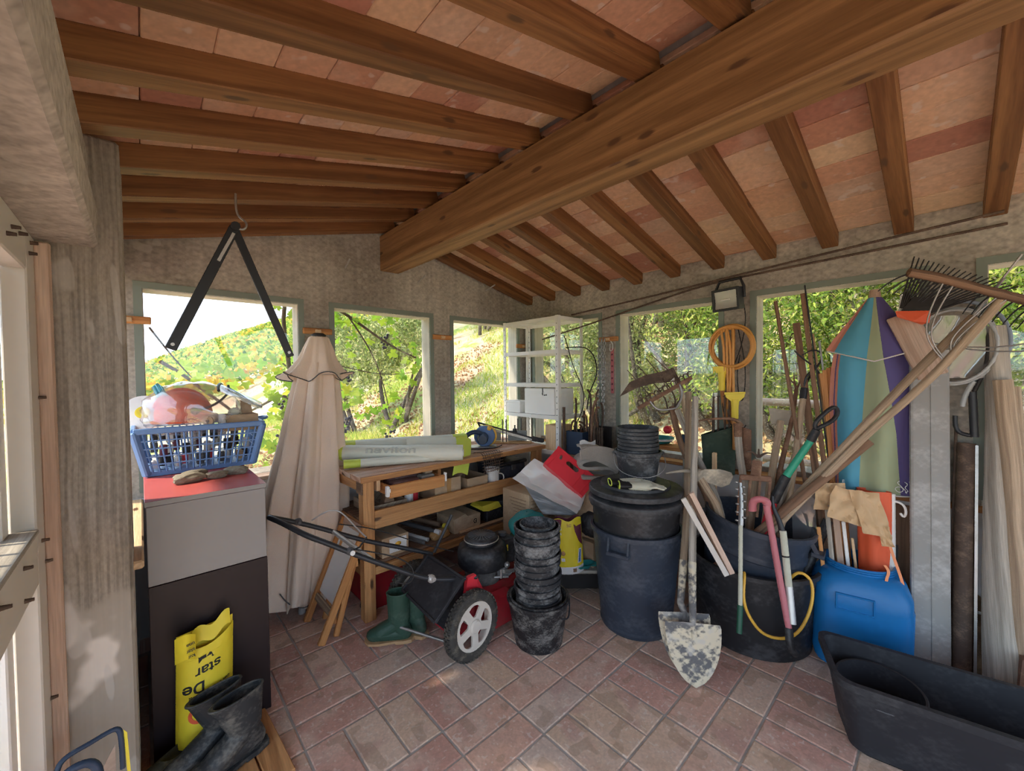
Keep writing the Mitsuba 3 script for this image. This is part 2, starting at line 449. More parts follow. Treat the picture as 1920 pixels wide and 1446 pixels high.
def sheet(P, t=0.003, ang=None, closed_u=False):
    """A grid of points (m, n, 3) as a skin of thickness t with closed edges."""
    P = np.asarray(P, float)
    m, n = P.shape[:2]
    du, dv = np.gradient(P, axis=0), np.gradient(P, axis=1)
    if closed_u:
        dv = np.roll(P, -1, 1) - np.roll(P, 1, 1)
    N = np.cross(du, dv)
    N /= np.maximum(np.linalg.norm(N, axis=2, keepdims=True), 1e-12)
    V = np.vstack([(P + N * t / 2).reshape(-1, 3), (P - N * t / 2).reshape(-1, 3)])
    idx = np.arange(m * n).reshape(m, n)
    if closed_u:
        idx = np.hstack([idx, idx[:, :1]])
    a, b, c, d = idx[:-1, :-1].ravel(), idx[1:, :-1].ravel(), idx[1:, 1:].ravel(), idx[:-1, 1:].ravel()
    top = np.vstack([np.stack([a, b, c], 1), np.stack([a, c, d], 1)])
    F = [top, top[:, ::-1] + m * n]
    rims = [idx[0], idx[-1][::-1]] + ([] if closed_u else [idx[:, -1], idx[:, 0][::-1]])
    for e in rims:
        F += [np.stack([e[:-1], e[1:], e[1:] + m * n], 1), np.stack([e[:-1], e[1:] + m * n, e[:-1] + m * n], 1)]
    q = Mesh(V, np.vstack(F))
    return q.smooth(60 if ang is None else ang)


def hull(pts):
    return mfd(manifold3d.Manifold.hull_points(np.asarray(pts, float)))


def ball(c, r, sub=2, squash=(1, 1, 1)):
    m = trimesh.creation.icosphere(sub, 1.0)
    return Mesh(np.asarray(m.vertices) * r * np.array(squash) + c, m.faces, np.asarray(m.vertices).copy())


def rock(c, s, seed, sub=3):
    m = trimesh.creation.icosphere(sub, 1.0)
    v = np.asarray(m.vertices)
    v = np.sign(v) * np.abs(v) ** 0.75
    v = v * (0.72 + 0.55 * meshkit.fbm(v * 1.7 + seed, 3, seed)[:, None])
    return Mesh(v * np.asarray(s) + c, m.faces).smooth(28)


def text(s, h, M, bold=False, depth=0.0012, squeeze=1.0):
    t = meshkit.text_mesh(s, h, depth, bold)
    return Mesh(np.asarray(t.vertices) * (squeeze, 1, 1), t.faces).tf(M)


# ------------------------------------------------------------------ entries
USED = {}


def numbered(name, parent=None):
    key = name if parent is None else parent + '__' + name
    k = USED.get(key, 0)
    USED[key] = k + 1
    return key if k == 0 else f'{key}_{k:03d}'


def shape(m, mat, smooth=False, to_world=None):
    if m.n is None and smooth is not False:
        m = m.smooth(smooth)
    path = meshkit.write_ply((m.v, m.f), False, m.uv, None, normals=m.n)
    d = {'type': 'ply', 'filename': path, 'face_normals': m.n is None, 'bsdf': {'type': 'ref', 'id': mat}}
    if to_world is not None:
        d['to_world'] = to_world
    return d


def part(parent, name, m, mat, label=None, smooth=False):
    key = numbered(name, parent)
    scene[key] = m if isinstance(m, dict) else shape(m, mat, smooth)
    if label:
        labels[key] = {'label': label}
    return key


def thing(name, label, category, group=None):
    key = numbered(name)
    labels[key] = {'label': label, 'category': category}
    if group:
        labels[key]['group'] = group
    return key


def solo(name, m, mat, label, category, group=None, smooth=False, kind=None):
    key = thing(name, label, category, group)
    scene[key] = shape(m, mat, smooth)
    if kind:
        labels[key]['kind'] = kind
    return key


def struct(name, m, mat, label, smooth=False):
    key = numbered(name)
    if m is not None:
        scene[key] = shape(m, mat, smooth)
    labels[key] = {'label': label, 'kind': 'structure'}
    return key

# ------------------------------------------------------------------ the room
XR, YB, YF, XL = 2.95, 2.989, -2.9, -0.11       # right wall, back wall, open front, left lintel
SILL, HEAD = 0.85, 2.035
SLOPE = 0.25
LZ, RZ = 2.225, 2.222                            # underside of the rafters at the eaves
TH = 0.085                                       # rafter height


def roof_left(x):
    return LZ + TH + SLOPE * (x - XL)


def roof_right(x):
    return RZ + TH + SLOPE * (2.93 - x)


# floor: mortar bed and bricks; a soldier course, then two running courses, repeated
struct('floor', box(-0.30, XR, YF, YB, -0.12, -0.005), 'm_mortar', 'floor of pale red terracotta bricks in grey mortar')
G = 0.1513


def floor_tile(x0, x1, y0, y1):
    g, c = 0.0045, 0.004
    x0, x1, y0, y1 = x0 + g, x1 - g, y0 + g, y1 - g
    z = rng.normal(0, 0.0007)
    w = rng.uniform(-0.0012, 0.0012, 4)
    ring = lambda i, zz: [(x0 + i + w[0], y0 + i + w[1], zz), (x1 - i + w[2], y0 + i + w[1], zz), (x1 - i + w[2], y1 - i + w[3], zz), (x0 + i + w[0], y1 - i + w[3], zz)]
    v = ring(0, -0.012) + ring(0, z - 0.003) + ring(c, z)
    f = []
    for a in (0, 4):
        for i in range(4):
            j = (i + 1) % 4
            f += [[a + i, a + j, a + 4 + j], [a + i, a + 4 + j, a + 4 + i]]
    f += [[8, 9, 10], [8, 10, 11]]
    return Mesh(v, f).tone(rng.random())


rest = []
courses = []
y = 2.045 + 0.605
while y > YF - 0.6:
    courses += [(y, y + 2 * G, 'S', 0), (y - G, y, 'R', 0.0), (y - 2 * G, y - G, 'R', 1.0)]
    y -= 4 * G
flip = 0
for (y0, y1, kind, ph) in courses:
    y0c, y1c = max(y0, YF), min(y1, YB)
    if y1c - y0c < 0.02:
        continue
    step = G if kind == 'S' else 2 * G
    band = int(round((y0 - 2.045) / (4 * G) + 10))
    x = 0.45 + (G if (kind == 'R' and (ph + band) % 2 >= 1) else 0) - 12 * G
    while x < XR:
        a, b = max(x, -0.24), min(x + step, XR)
        if b - a > 0.02:
            m = floor_tile(a, b, y0c, y1c)
            if y1c < 0.25 or b < -0.05 + 0 * y1c or (y1c < 0.95 and a < 0.3):
                rest.append(m)
            else:
                part('floor', 'tile', m, 'm_floor_tile')
        x += step
k = part('floor', 'rest_of_tiles', cat(rest), 'm_floor_tile', 'remaining floor bricks beyond the picture')
labels[k]['kind'] = 'stuff'

# back wall: concrete frame with three openings under the gable
W_BACK = [(-0.02, 0.829), (0.993, 1.846), (2.013, 2.86)]
W_RIGHT = [(2.045, 2.90), (1.052, 1.907), (0.075, 0.893), (-0.93, -0.078), (-1.95, -1.09)]
from shapely.geometry import Polygon, box as rect
gable = Polygon([(-0.25, SILL), (XR + 0.13, SILL), (XR + 0.13, roof_right(XR + 0.13)), (1.46, roof_left(1.46)), (-0.25, roof_left(-0.25))])
for a, b in W_BACK:
    gable = gable.difference(rect(a + 0.03, SILL - 1, b - 0.03, HEAD - 0.03))
struct('wall_back', prism(gable, 0.13, XZ(YB + 0.13)), 'm_concrete', 'raw concrete gable wall and posts around the three far windows')
part('wall_back', 'lower_wall', box(-0.25, XR, YB, YB + 0.13, -0.02, SILL), 'm_plaster', 'whitewashed lower wall')
right = Polygon([(YF, SILL), (YB + 0.13, SILL), (YB + 0.13, 2.30), (YF, 2.30)])
for a, b in W_RIGHT:
    right = right.difference(rect(a + 0.03, SILL - 1, b - 0.03, HEAD - 0.03))
struct('wall_right', prism(right, 0.13, YZ(XR)), 'm_concrete', 'concrete tie beam and posts of the right-hand wall')
part('wall_right', 'lower_wall', box(XR, XR + 0.13, YF, YB, -0.02, SILL - 0.01), 'm_plaster', 'whitewashed lower wall')
# left side: pillar, lintel, low wall behind the cabinet
struct('wall_left', None, None, 'left side with its concrete pillar and lintel')
pil = box(-0.25, -0.035, 1.87, 2.15, -0.01, 2.285, 0.008)
part('wall_left', 'pillar', pil, 'm_pillar', 'board-marked concrete pillar with flaking lime at its foot')
part('wall_left', 'lintel', cat([box(-0.25, -0.090, YF, 1.90, 1.925, 2.06, 0.012), box(-0.25, -0.107, YF, YB, 2.045, 2.225, 0.006)]), 'm_concrete', 'rough concrete lintel')
part('wall_left', 'lower_wall', box(-0.25, -0.05, 2.15, YB, 0, 0.815), 'm_plaster', 'whitewashed low wall')
struct('trim_1', box(-0.25, -0.007, 1.96, YB - 0.005, 0.82, 0.85, 0.006).wood((0, 1, 0)), 'm_pine', 'pine sill board behind the cabinet')
struct('trim_2', box(0.0, 2.93, YB - 0.022, YB + 0.10, SILL, SILL + 0.024, 0.004).wood((1, 0, 0)), 'm_pink_wood', 'wooden sill board under the far windows')
struct('trim_3', box(XR - 0.024, XR + 0.10, YF, YB - 0.03, SILL - 0.03, SILL - 0.008, 0.004).wood((0, 1, 0)), 'm_orange_wood', 'orange wooden sill board under the right-hand windows')
struct('baseboard_back', box(-0.04, XR - 0.01, YB - 0.012, YB - 0.001, 0, 0.075, 0.003).tone(0.25), 'm_floor_tile', 'terracotta skirting along the far wall')
struct('baseboard_right', box(XR - 0.012, XR - 0.001, YF, YB - 0.015, 0, 0.075, 0.003).tone(0.25), 'm_floor_tile', 'terracotta skirting along the right-hand wall')


scene['m_dirt'] = {'type': 'principledthin', 'base_color': {'type': 'rgb', 'value': [0.75, 0.74, 0.70]}, 'roughness': 0.8, 'diff_trans': 1.1, 'spec_trans': 0.0, 'eta': 1.3}


def window(n, a, b, side, label):
    """A pane set deep in the opening, with the flat steel frame on the room side and pale reveals."""
    w = struct(f'window_{n}', None, None, label)
    e, z0, z1 = 0.036, SILL, HEAD
    if side == 'back':
        P = lambda x0, x1, y0, y1, zz0, zz1: box(x0, x1, YB + y0, YB + y1, zz0, zz1)
        pane = lambda x0, x1, zz0, zz1: T().translate([(x0 + x1) / 2, YB + 0.115, (zz0 + zz1) / 2]).rotate([1, 0, 0], 90).scale([(x1 - x0) / 2, (zz1 - zz0) / 2, 1])
    elif side == 'right':
        P = lambda x0, x1, y0, y1, zz0, zz1: box(XR + y0, XR + y1, x0, x1, zz0, zz1)
        pane = lambda x0, x1, zz0, zz1: T().translate([XR + 0.115, (x0 + x1) / 2, (zz0 + zz1) / 2]).rotate([0, 0, 1], 90).rotate([1, 0, 0], 90).scale([(x1 - x0) / 2, (zz1 - zz0) / 2, 1])
    fr = cat([P(a, a + e, -0.006, 0.004, z0 + 0.03, z1), P(b - e, b, -0.006, 0.004, z0 + 0.03, z1), P(a + e, b - e, -0.006, 0.004, z1 - e, z1)])
    part(w, 'frame', fr, 'm_frame', 'flat green-grey steel frame')
    rv = cat([P(a + 0.026, a + 0.040, 0.005, 0.128, z0, z1 - 0.03), P(b - 0.040, b - 0.026, 0.005, 0.128, z0, z1 - 0.03), P(a + 0.04, b - 0.04, 0.005, 0.128, z1 - 0.042, z1 - 0.026)])
    part(w, 'reveal', rv, 'm_reveal', 'pale rendered reveal')
    key = numbered('pane', w)
    scene[key] = {'type': 'rectangle', 'to_world': pane(a + 0.04, b - 0.04, z0 + 0.03, z1 - 0.042), 'bsdf': {'type': 'ref', 'id': 'm_glass'}}
    if side == 'right':
        r = np.random.default_rng(700 + n)
        q = np.column_stack([np.full(7000, XR + 0.112), r.uniform(a + 0.05, b - 0.05, 7000), z0 + 0.04 + (z1 - z0 - 0.09) * r.random(7000)])
        e1 = np.stack([0 * q[:, 0], r.normal(0, 0.0016, 7000), r.normal(0, 0.0016, 7000)], 1)
        e2 = np.cross(e1, (1.0, 0, 0))
        V = np.stack([q - e1, q - e2, q + e1, q + e2], 1).reshape(-1, 3)
        i4 = np.arange(7000)[:, None] * 4
        labels[part(w, 'dirt_specks', Mesh(V, np.vstack([i4 + [0, 1, 2], i4 + [0, 2, 3]])), 'm_dirt')] = {'kind': 'stuff', 'label': 'dried dirt specks on the pane'}
    part(w, 'ledge', P(a + 0.03, b - 0.03, 0.09, 0.30, z0 - 0.06, z0 + 0.025), 'm_concrete', 'outer concrete ledge')


for i, (a, b) in enumerate(W_BACK):
    window(i + 1, a, b, 'back', ['window left of the closed beige parasol with sky behind it', 'window behind the rolled banners with vine leaves', 'narrow-looking window beside the white shelf unit'][i])
for i, (a, b) in enumerate(W_RIGHT):
    window(i + 4, a, b, 'right', ['corner window seen through the white shelf unit', 'window behind the scythe blade and rakes', 'window behind the striped parasol', 'window behind the grey fence posts', 'window past the right edge of the picture'][i])

# ceiling: boards of brick between rafters, the ridge beam
def rot_roof(x0, z0, left):
    return frame((x0, 0, z0), (1, 0, SLOPE if left else -SLOPE), (0, 1, 0))


roofL = Polygon([(-0.75, roof_left(-0.75) + 0.034), (1.46, roof_left(1.46) + 0.034), (3.5, roof_right(3.5) + 0.034), (3.5, roof_right(3.5) + 0.14), (1.46, roof_left(1.46) + 0.15), (-0.75, roof_left(-0.75) + 0.14)])
struct('ceiling', prism(roofL, YB + 0.45 - YF, XZ(YB + 0.45)), 'm_mortar', 'pitched ceiling of terracotta tiles laid over wooden rafters')
RY = [-0.171 + 0.3052 * k for k in range(-9, 11)]     # near edges of the rafters
RW = 0.075
L = math.hypot(1, SLOPE)


def ceil_tile(x0, x1, y0, y1, left):
    z = (roof_left if left else roof_right)(x0)
    ln = (x1 - x0) * L
    d = rng.normal(0, 0.0015)
    m = box(0.0015, ln - 0.0015, y0 + 0.0015, y1 - 0.0015, d, 0.032, 0.0025)
    return m.tf(rot_roof(x0, z, left)).tone(rng.random())


unseen = []
for left in (True, False):
    cuts = np.arange(0, 11) * 0.147 + (-0.128 if left else 1.475)
    for k, y in enumerate(RY):
        y0, y1 = y + RW / 2, y + RW / 2 + 0.3052
        y1 = min(y1, YB + 0.02)
        if y1 <= y0 + 0.02:
            continue
        for a in cuts:
            b = a + 0.147
            if left and b > 1.46:
                b = 1.46
            if not left and b > 2.99:
                b = 2.99
            if b - a < 0.02:
                continue
            m = ceil_tile(a, b, y0, y1, left)
            if y1 < 0.05 or (left and y1 < 0.6):
                unseen.append(m)
            else:
                part('ceiling', 'tile', m, 'm_ceiling_tile')
labels[part('ceiling', 'rest_of_tiles', cat(unseen), 'm_ceiling_tile', 'remaining ceiling tiles beyond the picture')]['kind'] = 'stuff'
for k, y in enumerate(RY):
    for left in (True, False):
        yc = y + RW / 2
        if left:
            p0, p1 = (-0.24, yc, LZ + TH / 2 + SLOPE * (-0.24 - XL)), (1.455, yc, LZ + TH / 2 + SLOPE * (1.455 - XL))
        else:
            p0, p1 = (1.465, yc, RZ + TH / 2 + SLOPE * (2.93 - 1.465)), (2.955, yc, RZ + TH / 2 + SLOPE * (2.93 - 2.955))
        part('ceiling', 'rafter', wbar(p0, p1, RW, TH, (-SLOPE if left else SLOPE, 0, 1), 0.003), 'm_rafter')
solo('ridge_beam', box(1.382, 1.537, YF, YB + 0.02, 2.32, 2.588, 0.006).wood((0, 1, 0), 7), 'm_beam', 'heavy knotty timber ridge beam running across the ceiling', 'beam')
for i, (x, z, l) in enumerate([(1.117, 2.307, 'nearest the hanging black bracket'), (1.713, 2.292, 'just right of the ridge beam end'), (2.434, 2.319, 'near the white shelf unit')]):
    solo('iron_pin', rod((x, YB + 0.02, z - 0.012), (x - 0.03, YB - 0.16, z + 0.012), 0.006, seed=3), 'm_light_metal', f'thin iron pin sticking out of the gable wall, {l}', 'pin', 'iron pins in the gable wall')

# wooden turn buttons that hold the window sashes
for (c, ax, l) in [((-0.045, YB - 0.012, 1.822), 0, 'beside the left window edge behind the concrete pillar'), ((0.912, YB - 0.012, 1.822), 0, 'above the closed beige parasol'),
                   ((1.928, YB - 0.012, 1.837), 0, 'between the second and third far windows'), ((2.90, YB - 0.012, 1.80), 0, 'in the far corner behind the white shelves'),
                   ((XR - 0.012, 1.975, 1.80), 1, 'behind the hanging chains')]:
    w = 0.095
    t = thing('turn_button', f'orange wooden window turn button {l}', 'turn button', 'wooden window turn buttons')
    x, y, z = c
    m = box(x - w, x + w, y - 0.011, y + 0.011, z - 0.02, z + 0.02, 0.004).wood((1, 0, 0)) if ax == 0 else box(x - 0.011, x + 0.011, y - w, y + w, z - 0.02, z + 0.02, 0.004).wood((0, 1, 0))
    part(t, 'board', m, 'm_orange_wood')
    part(t, 'block', box(x - 0.02, x + 0.02, y - 0.02, y - 0.008, z - 0.012, z + 0.012, 0.003).wood((1, 0, 0)) if ax == 0 else box(x - 0.02, x - 0.008, y - 0.02, y + 0.02, z - 0.012, z + 0.012, 0.003).wood((0, 1, 0)), 'm_pine')

# the glazed gate on the left
GX = -0.225
d = struct('door_1', None, None, 'white timber gate with barred panes')
part(d, 'stile', box(GX - 0.05, GX, 1.735, 1.865, -0.01, 1.925, 0.004), 'm_white_paint')
part(d, 'stile', box(GX - 0.05, GX, 0.55, 0.68, -0.01, 1.925, 0.004), 'm_white_paint')
part(d, 'rail', box(GX - 0.05, GX, 0.68, 1.735, 0.925, 1.07, 0.004), 'm_white_paint')
part(d, 'rail', box(GX - 0.05, GX, 0.68, 1.735, 1.81, 1.925, 0.004), 'm_white_paint')
part(d, 'rail', box(GX - 0.05, GX, 0.68, 1.735, 0.03, 0.15, 0.004), 'm_white_paint')
part(d, 'glazing_bar', box(GX - 0.11, GX - 0.05, 1.665, 1.735, 0.15, 1.81, 0.004), 'm_white')
part(d, 'sill_board', box(GX - 0.10, GX + 0.004, 0.68, 1.735, 1.07, 1.083, 0.003).wood((0, 1, 0)), 'm_grey_wood')
for k in range(11):
    yy = 1.64 - 0.085 * k
    part(d, 'bar', rod((GX - 0.085, yy, 1.08), (GX - 0.085, yy, 1.81), 0.006, seed=1), 'm_dark_grey')
for z in (1.20, 1.42, 1.62):
    part(d, 'cross_bar', rod((GX - 0.095, 0.68, z), (GX - 0.095, 1.665, z), 0.006, seed=1), 'm_dark_grey')
for (z0, z1) in ((0.15, 0.925), (1.083, 1.81)):
    key = numbered('pane', d)
    scene[key] = {'type': 'rectangle', 'to_world': T().translate([GX - 0.07, 1.19, (z0 + z1) / 2]).rotate([0, 0, 1], 90).rotate([1, 0, 0], 90).scale([0.53, (z1 - z0) / 2, 1]), 'bsdf': {'type': 'ref', 'id': 'm_glass'}}
for (y, z) in [(1.515, 1.85), (1.567, 1.88), (1.652, 1.886), (1.777, 1.863), (1.80, 1.898), (1.835, 1.45), (1.796, 1.032), (1.549, 1.035), (1.546, 0.954), (1.322, 1.031), (1.84, 0.956), (1.84, 0.535)]:
    part(d, 'screw', rod((GX - 0.002, y, z), (GX + 0.016, y, z), 0.006, 0.004, seed=1), 'm_dark_rust')
part(d, 'post', box(-0.226, -0.192, 1.842, 1.868, 0, 1.915, 0.004).wood((0, 0, 1)), 'm_pink_wood', 'unpainted pine post against the pillar')

# ------------------------------------------------------------------ outside
def ground_z(x, y):
    x, y = np.asarray(x, float), np.asarray(y, float)
    s = x * 0.996 + y * 0.087
    z = -0.10 + 0.53 * 120 * (1 - np.exp(-np.maximum(s - 4.6, 0) / 120))
    z = z + 0.30 * np.clip((y - 3.4) / 3.0, 0, 1) * np.clip((x + 1) / 3, 0, 1)
    far = np.clip((np.hypot(x, y) - 14) / 30, 0, 1)
    b = 0.18 * (meshkit.fbm(np.stack([x * 0.5, y * 0.5, 0 * x], -1), 4, 5) - 0.5) * np.clip((np.maximum(x - 3.2, y - 3.2)) / 1.5, 0, 1)
    return z + b * (1 + 3 * far)


gx = np.r_[np.linspace(-60, -4, 15), np.linspace(-3, 22, 101), np.linspace(24, 150, 64)]
gy = np.r_[np.linspace(-40, -4, 13), np.linspace(-3, 24, 109), np.linspace(26, 190, 83)]
gxx, gyy = np.meshgrid(gx, gy, indexing='ij')
gz = ground_z(gxx, gyy)
inside = (gxx > -0.6) & (gxx < 3.4) & (gyy > -1.8) & (gyy < 3.4)
gz = np.where(inside, -0.2, gz)
ii = np.arange(gxx.size).reshape(gxx.shape)
a, b_, c_, d_ = ii[:-1, :-1].ravel(), ii[1:, :-1].ravel(), ii[1:, 1:].ravel(), ii[:-1, 1:].ravel()
GV = np.stack([gxx, gyy, gz], -1).reshape(-1, 3)


def f_ground(p, n, uv):
    a = fbm(p.x * 0.55, p.y * 0.55, 1.0)
    b = fbm(p.x * 5.0, p.y * 5.0, 3.0)
    f = fbm(p.x * 38, p.y * 38, 3.0)
    c = mix((0.47, 0.41, 0.25), (0.26, 0.32, 0.085), smoothstep(0.45, 0.58, 0.7 * a + 0.3 * b))
    litter = smoothstep(0.50, 0.66, fbm(p.x * 1.1 + 9, p.y * 1.1, 5.0) * 0.6 + 0.4 * b)
    c = mix(c, mix((0.36, 0.20, 0.12), (0.56, 0.43, 0.30), f), litter)
    return c * (0.65 + 0.7 * f)


tex('m_ground', f_ground, 0.95, 0.1)
struct('ground', Mesh(GV, np.vstack([np.stack([a, b_, c_], 1), np.stack([a, c_, d_], 1)])).smooth(True), 'm_ground', 'grassy bank and hillside rising behind the shed')


def leafmat(key, stops, trans=0.9):
    def fn(p, n, uv):
        return tone_tile(uv.x, stops) * (0.75 + 0.5 * uv.y)
    scene[key] = {'type': 'principledthin', 'base_color': proc(fn), 'roughness': 0.55, 'diff_trans': trans, 'spec_trans': 0.0, 'eta': 1.4}
    return key


leafmat('m_leaf_olive', [(0.285, 0.341, 0.142), (0.455, 0.496, 0.233), (0.194, 0.258, 0.100), (0.615, 0.598, 0.283), (0.387, 0.476, 0.150)])
leafmat('m_leaf_green', [(0.187, 0.312, 0.061), (0.354, 0.491, 0.091), (0.125, 0.227, 0.053), (0.499, 0.604, 0.122), (0.624, 0.623, 0.167)])
leafmat('m_leaf_yellow', [(0.632, 0.526, 0.090), (0.824, 0.605, 0.103), (0.421, 0.431, 0.090), (0.702, 0.431, 0.090)])
leafmat('m_leaf_vine', [(0.287, 0.506, 0.062), (0.456, 0.629, 0.074), (0.203, 0.384, 0.055), (0.642, 0.644, 0.086)], 1.0)
leafmat('m_leaf_brown', [(0.390, 0.208, 0.117), (0.546, 0.364, 0.221), (0.286, 0.156, 0.104), (0.611, 0.429, 0.234)])
leafmat('m_grass', [(0.364, 0.496, 0.080), (0.582, 0.628, 0.120), (0.273, 0.380, 0.067), (0.819, 0.694, 0.239)])
dusty('m_bark', (0.085, 0.065, 0.05), (0.20, 0.17, 0.14), 0.9, 0.9, 14.0)
dusty('m_pale_bark', (0.20, 0.18, 0.15), (0.36, 0.33, 0.28), 0.9, 0.9, 14.0)


def leaves(c, ln, wd, r, up=0.0):
    """One folded diamond leaf at each of the points c."""
    n = len(c)
    d = r.normal(size=(n, 3))
    d[:, 2] += up
    d /= np.linalg.norm(d, axis=1, keepdims=True)
    s = np.cross(d, r.normal(size=(n, 3)))
    s /= np.linalg.norm(s, axis=1, keepdims=True)
    l = ln * r.uniform(0.6, 1.25, (n, 1))
    w = wd * r.uniform(0.7, 1.2, (n, 1))
    V = np.stack([c - d * l / 2, c + s * w / 2, c + d * l / 2, c - s * w / 2], 1).reshape(-1, 3)
    i = np.arange(n)[:, None] * 4
    F = np.vstack([i + [0, 1, 2], i + [0, 2, 3]])
    uv = np.repeat(np.stack([r.random(n), r.random(n)], 1), 4, 0)
    return Mesh(V, F, None, uv)


def crown(c, rad, n, ln, wd, seed, lumps=26, up=0.0):
    r = np.random.default_rng(seed)
    d = r.normal(size=(lumps, 3))
    d /= np.linalg.norm(d, axis=1, keepdims=True)
    cc = d * r.uniform(0.35, 0.95, (lumps, 1))
    k = r.integers(0, lumps, n)
    e = r.normal(size=(n, 3))
    e /= np.linalg.norm(e, axis=1, keepdims=True)
    p = (cc[k] + e * (r.random((n, 1)) ** 0.5) * r.uniform(0.22, 0.42, lumps)[k][:, None]) * np.asarray(rad) + c
    return leaves(p, ln, wd, r, up)


def plant(kind, xy, h, rad, n, ln, wd, mat, seed, label, category, group=None, bark='m_bark', stems=4, lift=0.0):
    r = np.random.default_rng(seed + 900)
    x, y = xy
    z = float(ground_z(x, y))
    t = thing(kind, label, category, group)
    c = np.array([x, y, z + h - rad[2] + lift])
    part(t, 'foliage', crown(c, rad, n, ln, wd, seed), mat)
    for s in range(stems):
        e = c + r.normal(size=3) * np.array(rad) * 0.45
        b = np.array([x + r.normal() * 0.15, y + r.normal() * 0.15, z - 0.1])
        m = (b + e) / 2 + r.normal(size=3) * 0.15 * rad[0]
        part(t, 'stem', tube(spline([b, m, e], 9), np.linspace(0.05, 0.012, 9) * min(1.3, h / 3), 6), bark)
    return t


def polar(az, dist):
    return math.sin(math.radians(az)) * dist, math.cos(math.radians(az)) * dist


# hedge of olive and bamboo-like bushes to the right, seen through the right-hand windows
for i, (az, dist, h, w, m) in enumerate([(50, 7.6, 3.4, 1.2, 'olive'), (56, 6.9, 3.3, 1.15, 'olive'), (62, 6.8, 3.6, 1.15, 'olive'), (67.5, 6.4, 3.4, 1.1, 'green'), (73, 6.3, 3.5, 1.05, 'green'), (78.5, 6.0, 3.3, 1.0, 'green'),
                                          (84, 5.9, 3.4, 1.0, 'green'), (89.5, 5.8, 3.4, 1.0, 'green'), (95, 5.8, 3.4, 1.0, 'green'), (101, 5.9, 3.4, 1.1, 'green')]):
    lab = {'olive': 'grey-green olive bush outside the window behind the scythe, {}', 'green': 'leafy green bush outside the right-hand windows, {}'}[m].format(['at the edge by the corner post', 'behind the hanging chains', 'in the middle of that window', 'behind the orange hose coil', 'behind the leaning sticks', 'behind the striped parasol', 'behind the clear hose coil', 'behind the grey fence post', 'past the end post', 'beyond the picture edge'][i])
    plant('bush', polar(az, dist), h, (w, w, h / 2 - 0.1), 9000, 0.085, 0.030, 'm_leaf_' + m, 40 + i, lab, 'bush', 'bushes outside the right-hand windows')
for i, (az, dist, h, w, m) in enumerate([(46, 12.5, 5.6, 2.1, 'green'), (54, 11.5, 6.0, 2.2, 'green'), (62, 10.5, 5.8, 2.1, 'yellow'), (70, 10, 6.0, 2.1, 'green'), (78, 9.6, 6.0, 2.0, 'yellow'), (86, 9.2, 6.0, 2.0, 'green'), (95, 9.2, 6.0, 2.0, 'green'), (104, 9.2, 6.0, 2.0, 'green')]):
    plant('tree', polar(az, dist), h, (w, w, 2.3), 7500, 0.15, 0.07, 'm_leaf_' + m, 60 + i, 'leafy tree on the bank ' + ['past the corner window', 'high behind the chains window', 'yellowing above the scythe', 'over the hose coil window', 'yellowing above the leaning sticks', 'above the striped parasol', 'above the clear hose coil', 'past the last post'][i], 'tree', 'trees on the bank', stems=3)
# trees and shrubs up the bank behind the far windows
for i, (az, dist, h, w, m, n, lab) in enumerate([(21, 10.5, 3.6, 1.3, 'olive', 8000, 'olive tree on the bank behind the rolled banners'), (27, 9.5, 3.4, 1.2, 'olive', 8000, 'silvery olive tree behind the grape vine'),
                                                  (33, 15.5, 5.0, 1.7, 'green', 7000, 'dense tree up the bank left of the post'), (38.5, 14.5, 4.6, 1.35, 'yellow', 6500, 'yellow-leaved tree above the grass bank'), (43, 15, 4.7, 1.4, 'yellow', 6500, 'yellow-leaved tree behind the white shelf unit'),
                                                  (17, 14.5, 3.3, 1.4, 'green', 5000, 'green shrub at the edge of the left window'), (49, 16.5, 5.6, 2.0, 'green', 6000, 'dark tree high on the bank in the corner'), (28, 18, 6.5, 2.4, 'green', 7000, 'tall tree high on the bank behind the olive trees')]):
    plant('tree', polar(az, dist), h, (w, w, min(w * 1.1, h / 2)), n, 0.10, 0.042, 'm_leaf_' + m, 80 + i, lab, 'tree', 'trees on the bank', 'm_bark', 4)

# vineyard rows on the far hill
for i in range(22):
    r = np.random.default_rng(300 + i)
    dist = 24 + 3.0 * i + 0.16 * i * i
    n = 650 + 25 * i
    az = np.radians(r.uniform(-9, 24, n))
    dd = dist + r.normal(0, 0.18, n)
    x, y = np.sin(az) * dd, np.cos(az) * dd
    z = ground_z(x, y) + r.uniform(0.15, 1.45, n)
    g = 0.30 + 0.004 * dist
    solo('vine_row', leaves(np.stack([x, y, z], 1), g * 1.1, g * 0.7, r), 'm_leaf_green' if i % 3 else 'm_leaf_yellow', 'one of the vine rows on the far hillside in the left window', 'vine row', 'vine rows on the far hill')

# grass tufts on the bank and fallen leaves
r = np.random.default_rng(77)
pts = []
while len(pts) < 26000:
    az, dd = math.radians(r.uniform(8, 62)), r.uniform(4.2, 16)
    x, y = math.sin(az) * dd, math.cos(az) * dd
    if x > 3.4 or y > 3.6:
        if meshkit.fbm(np.array([x * 0.8, y * 0.8, 2.0]), 3, 8) > 0.47:
            pts.append((x, y))
pts = np.array(pts)
gp = np.column_stack([pts, ground_z(pts[:, 0], pts[:, 1]) + 0.05])
solo('grass', leaves(gp, 0.22, 0.016, r, 2.2), 'm_grass', 'tufts of bright grass on the bank', 'grass', kind='stuff')
pts = []
while len(pts) < 15000:
    az, dd = math.radians(r.uniform(8, 100)), r.uniform(3.6, 13)
    x, y = math.sin(az) * dd, math.cos(az) * dd
    if (x > 3.35 or y > 3.4) and meshkit.fbm(np.array([x * 0.8, y * 0.8, 2.0]), 3, 8) < 0.54:
        pts.append((x, y))
pts = np.array(pts)
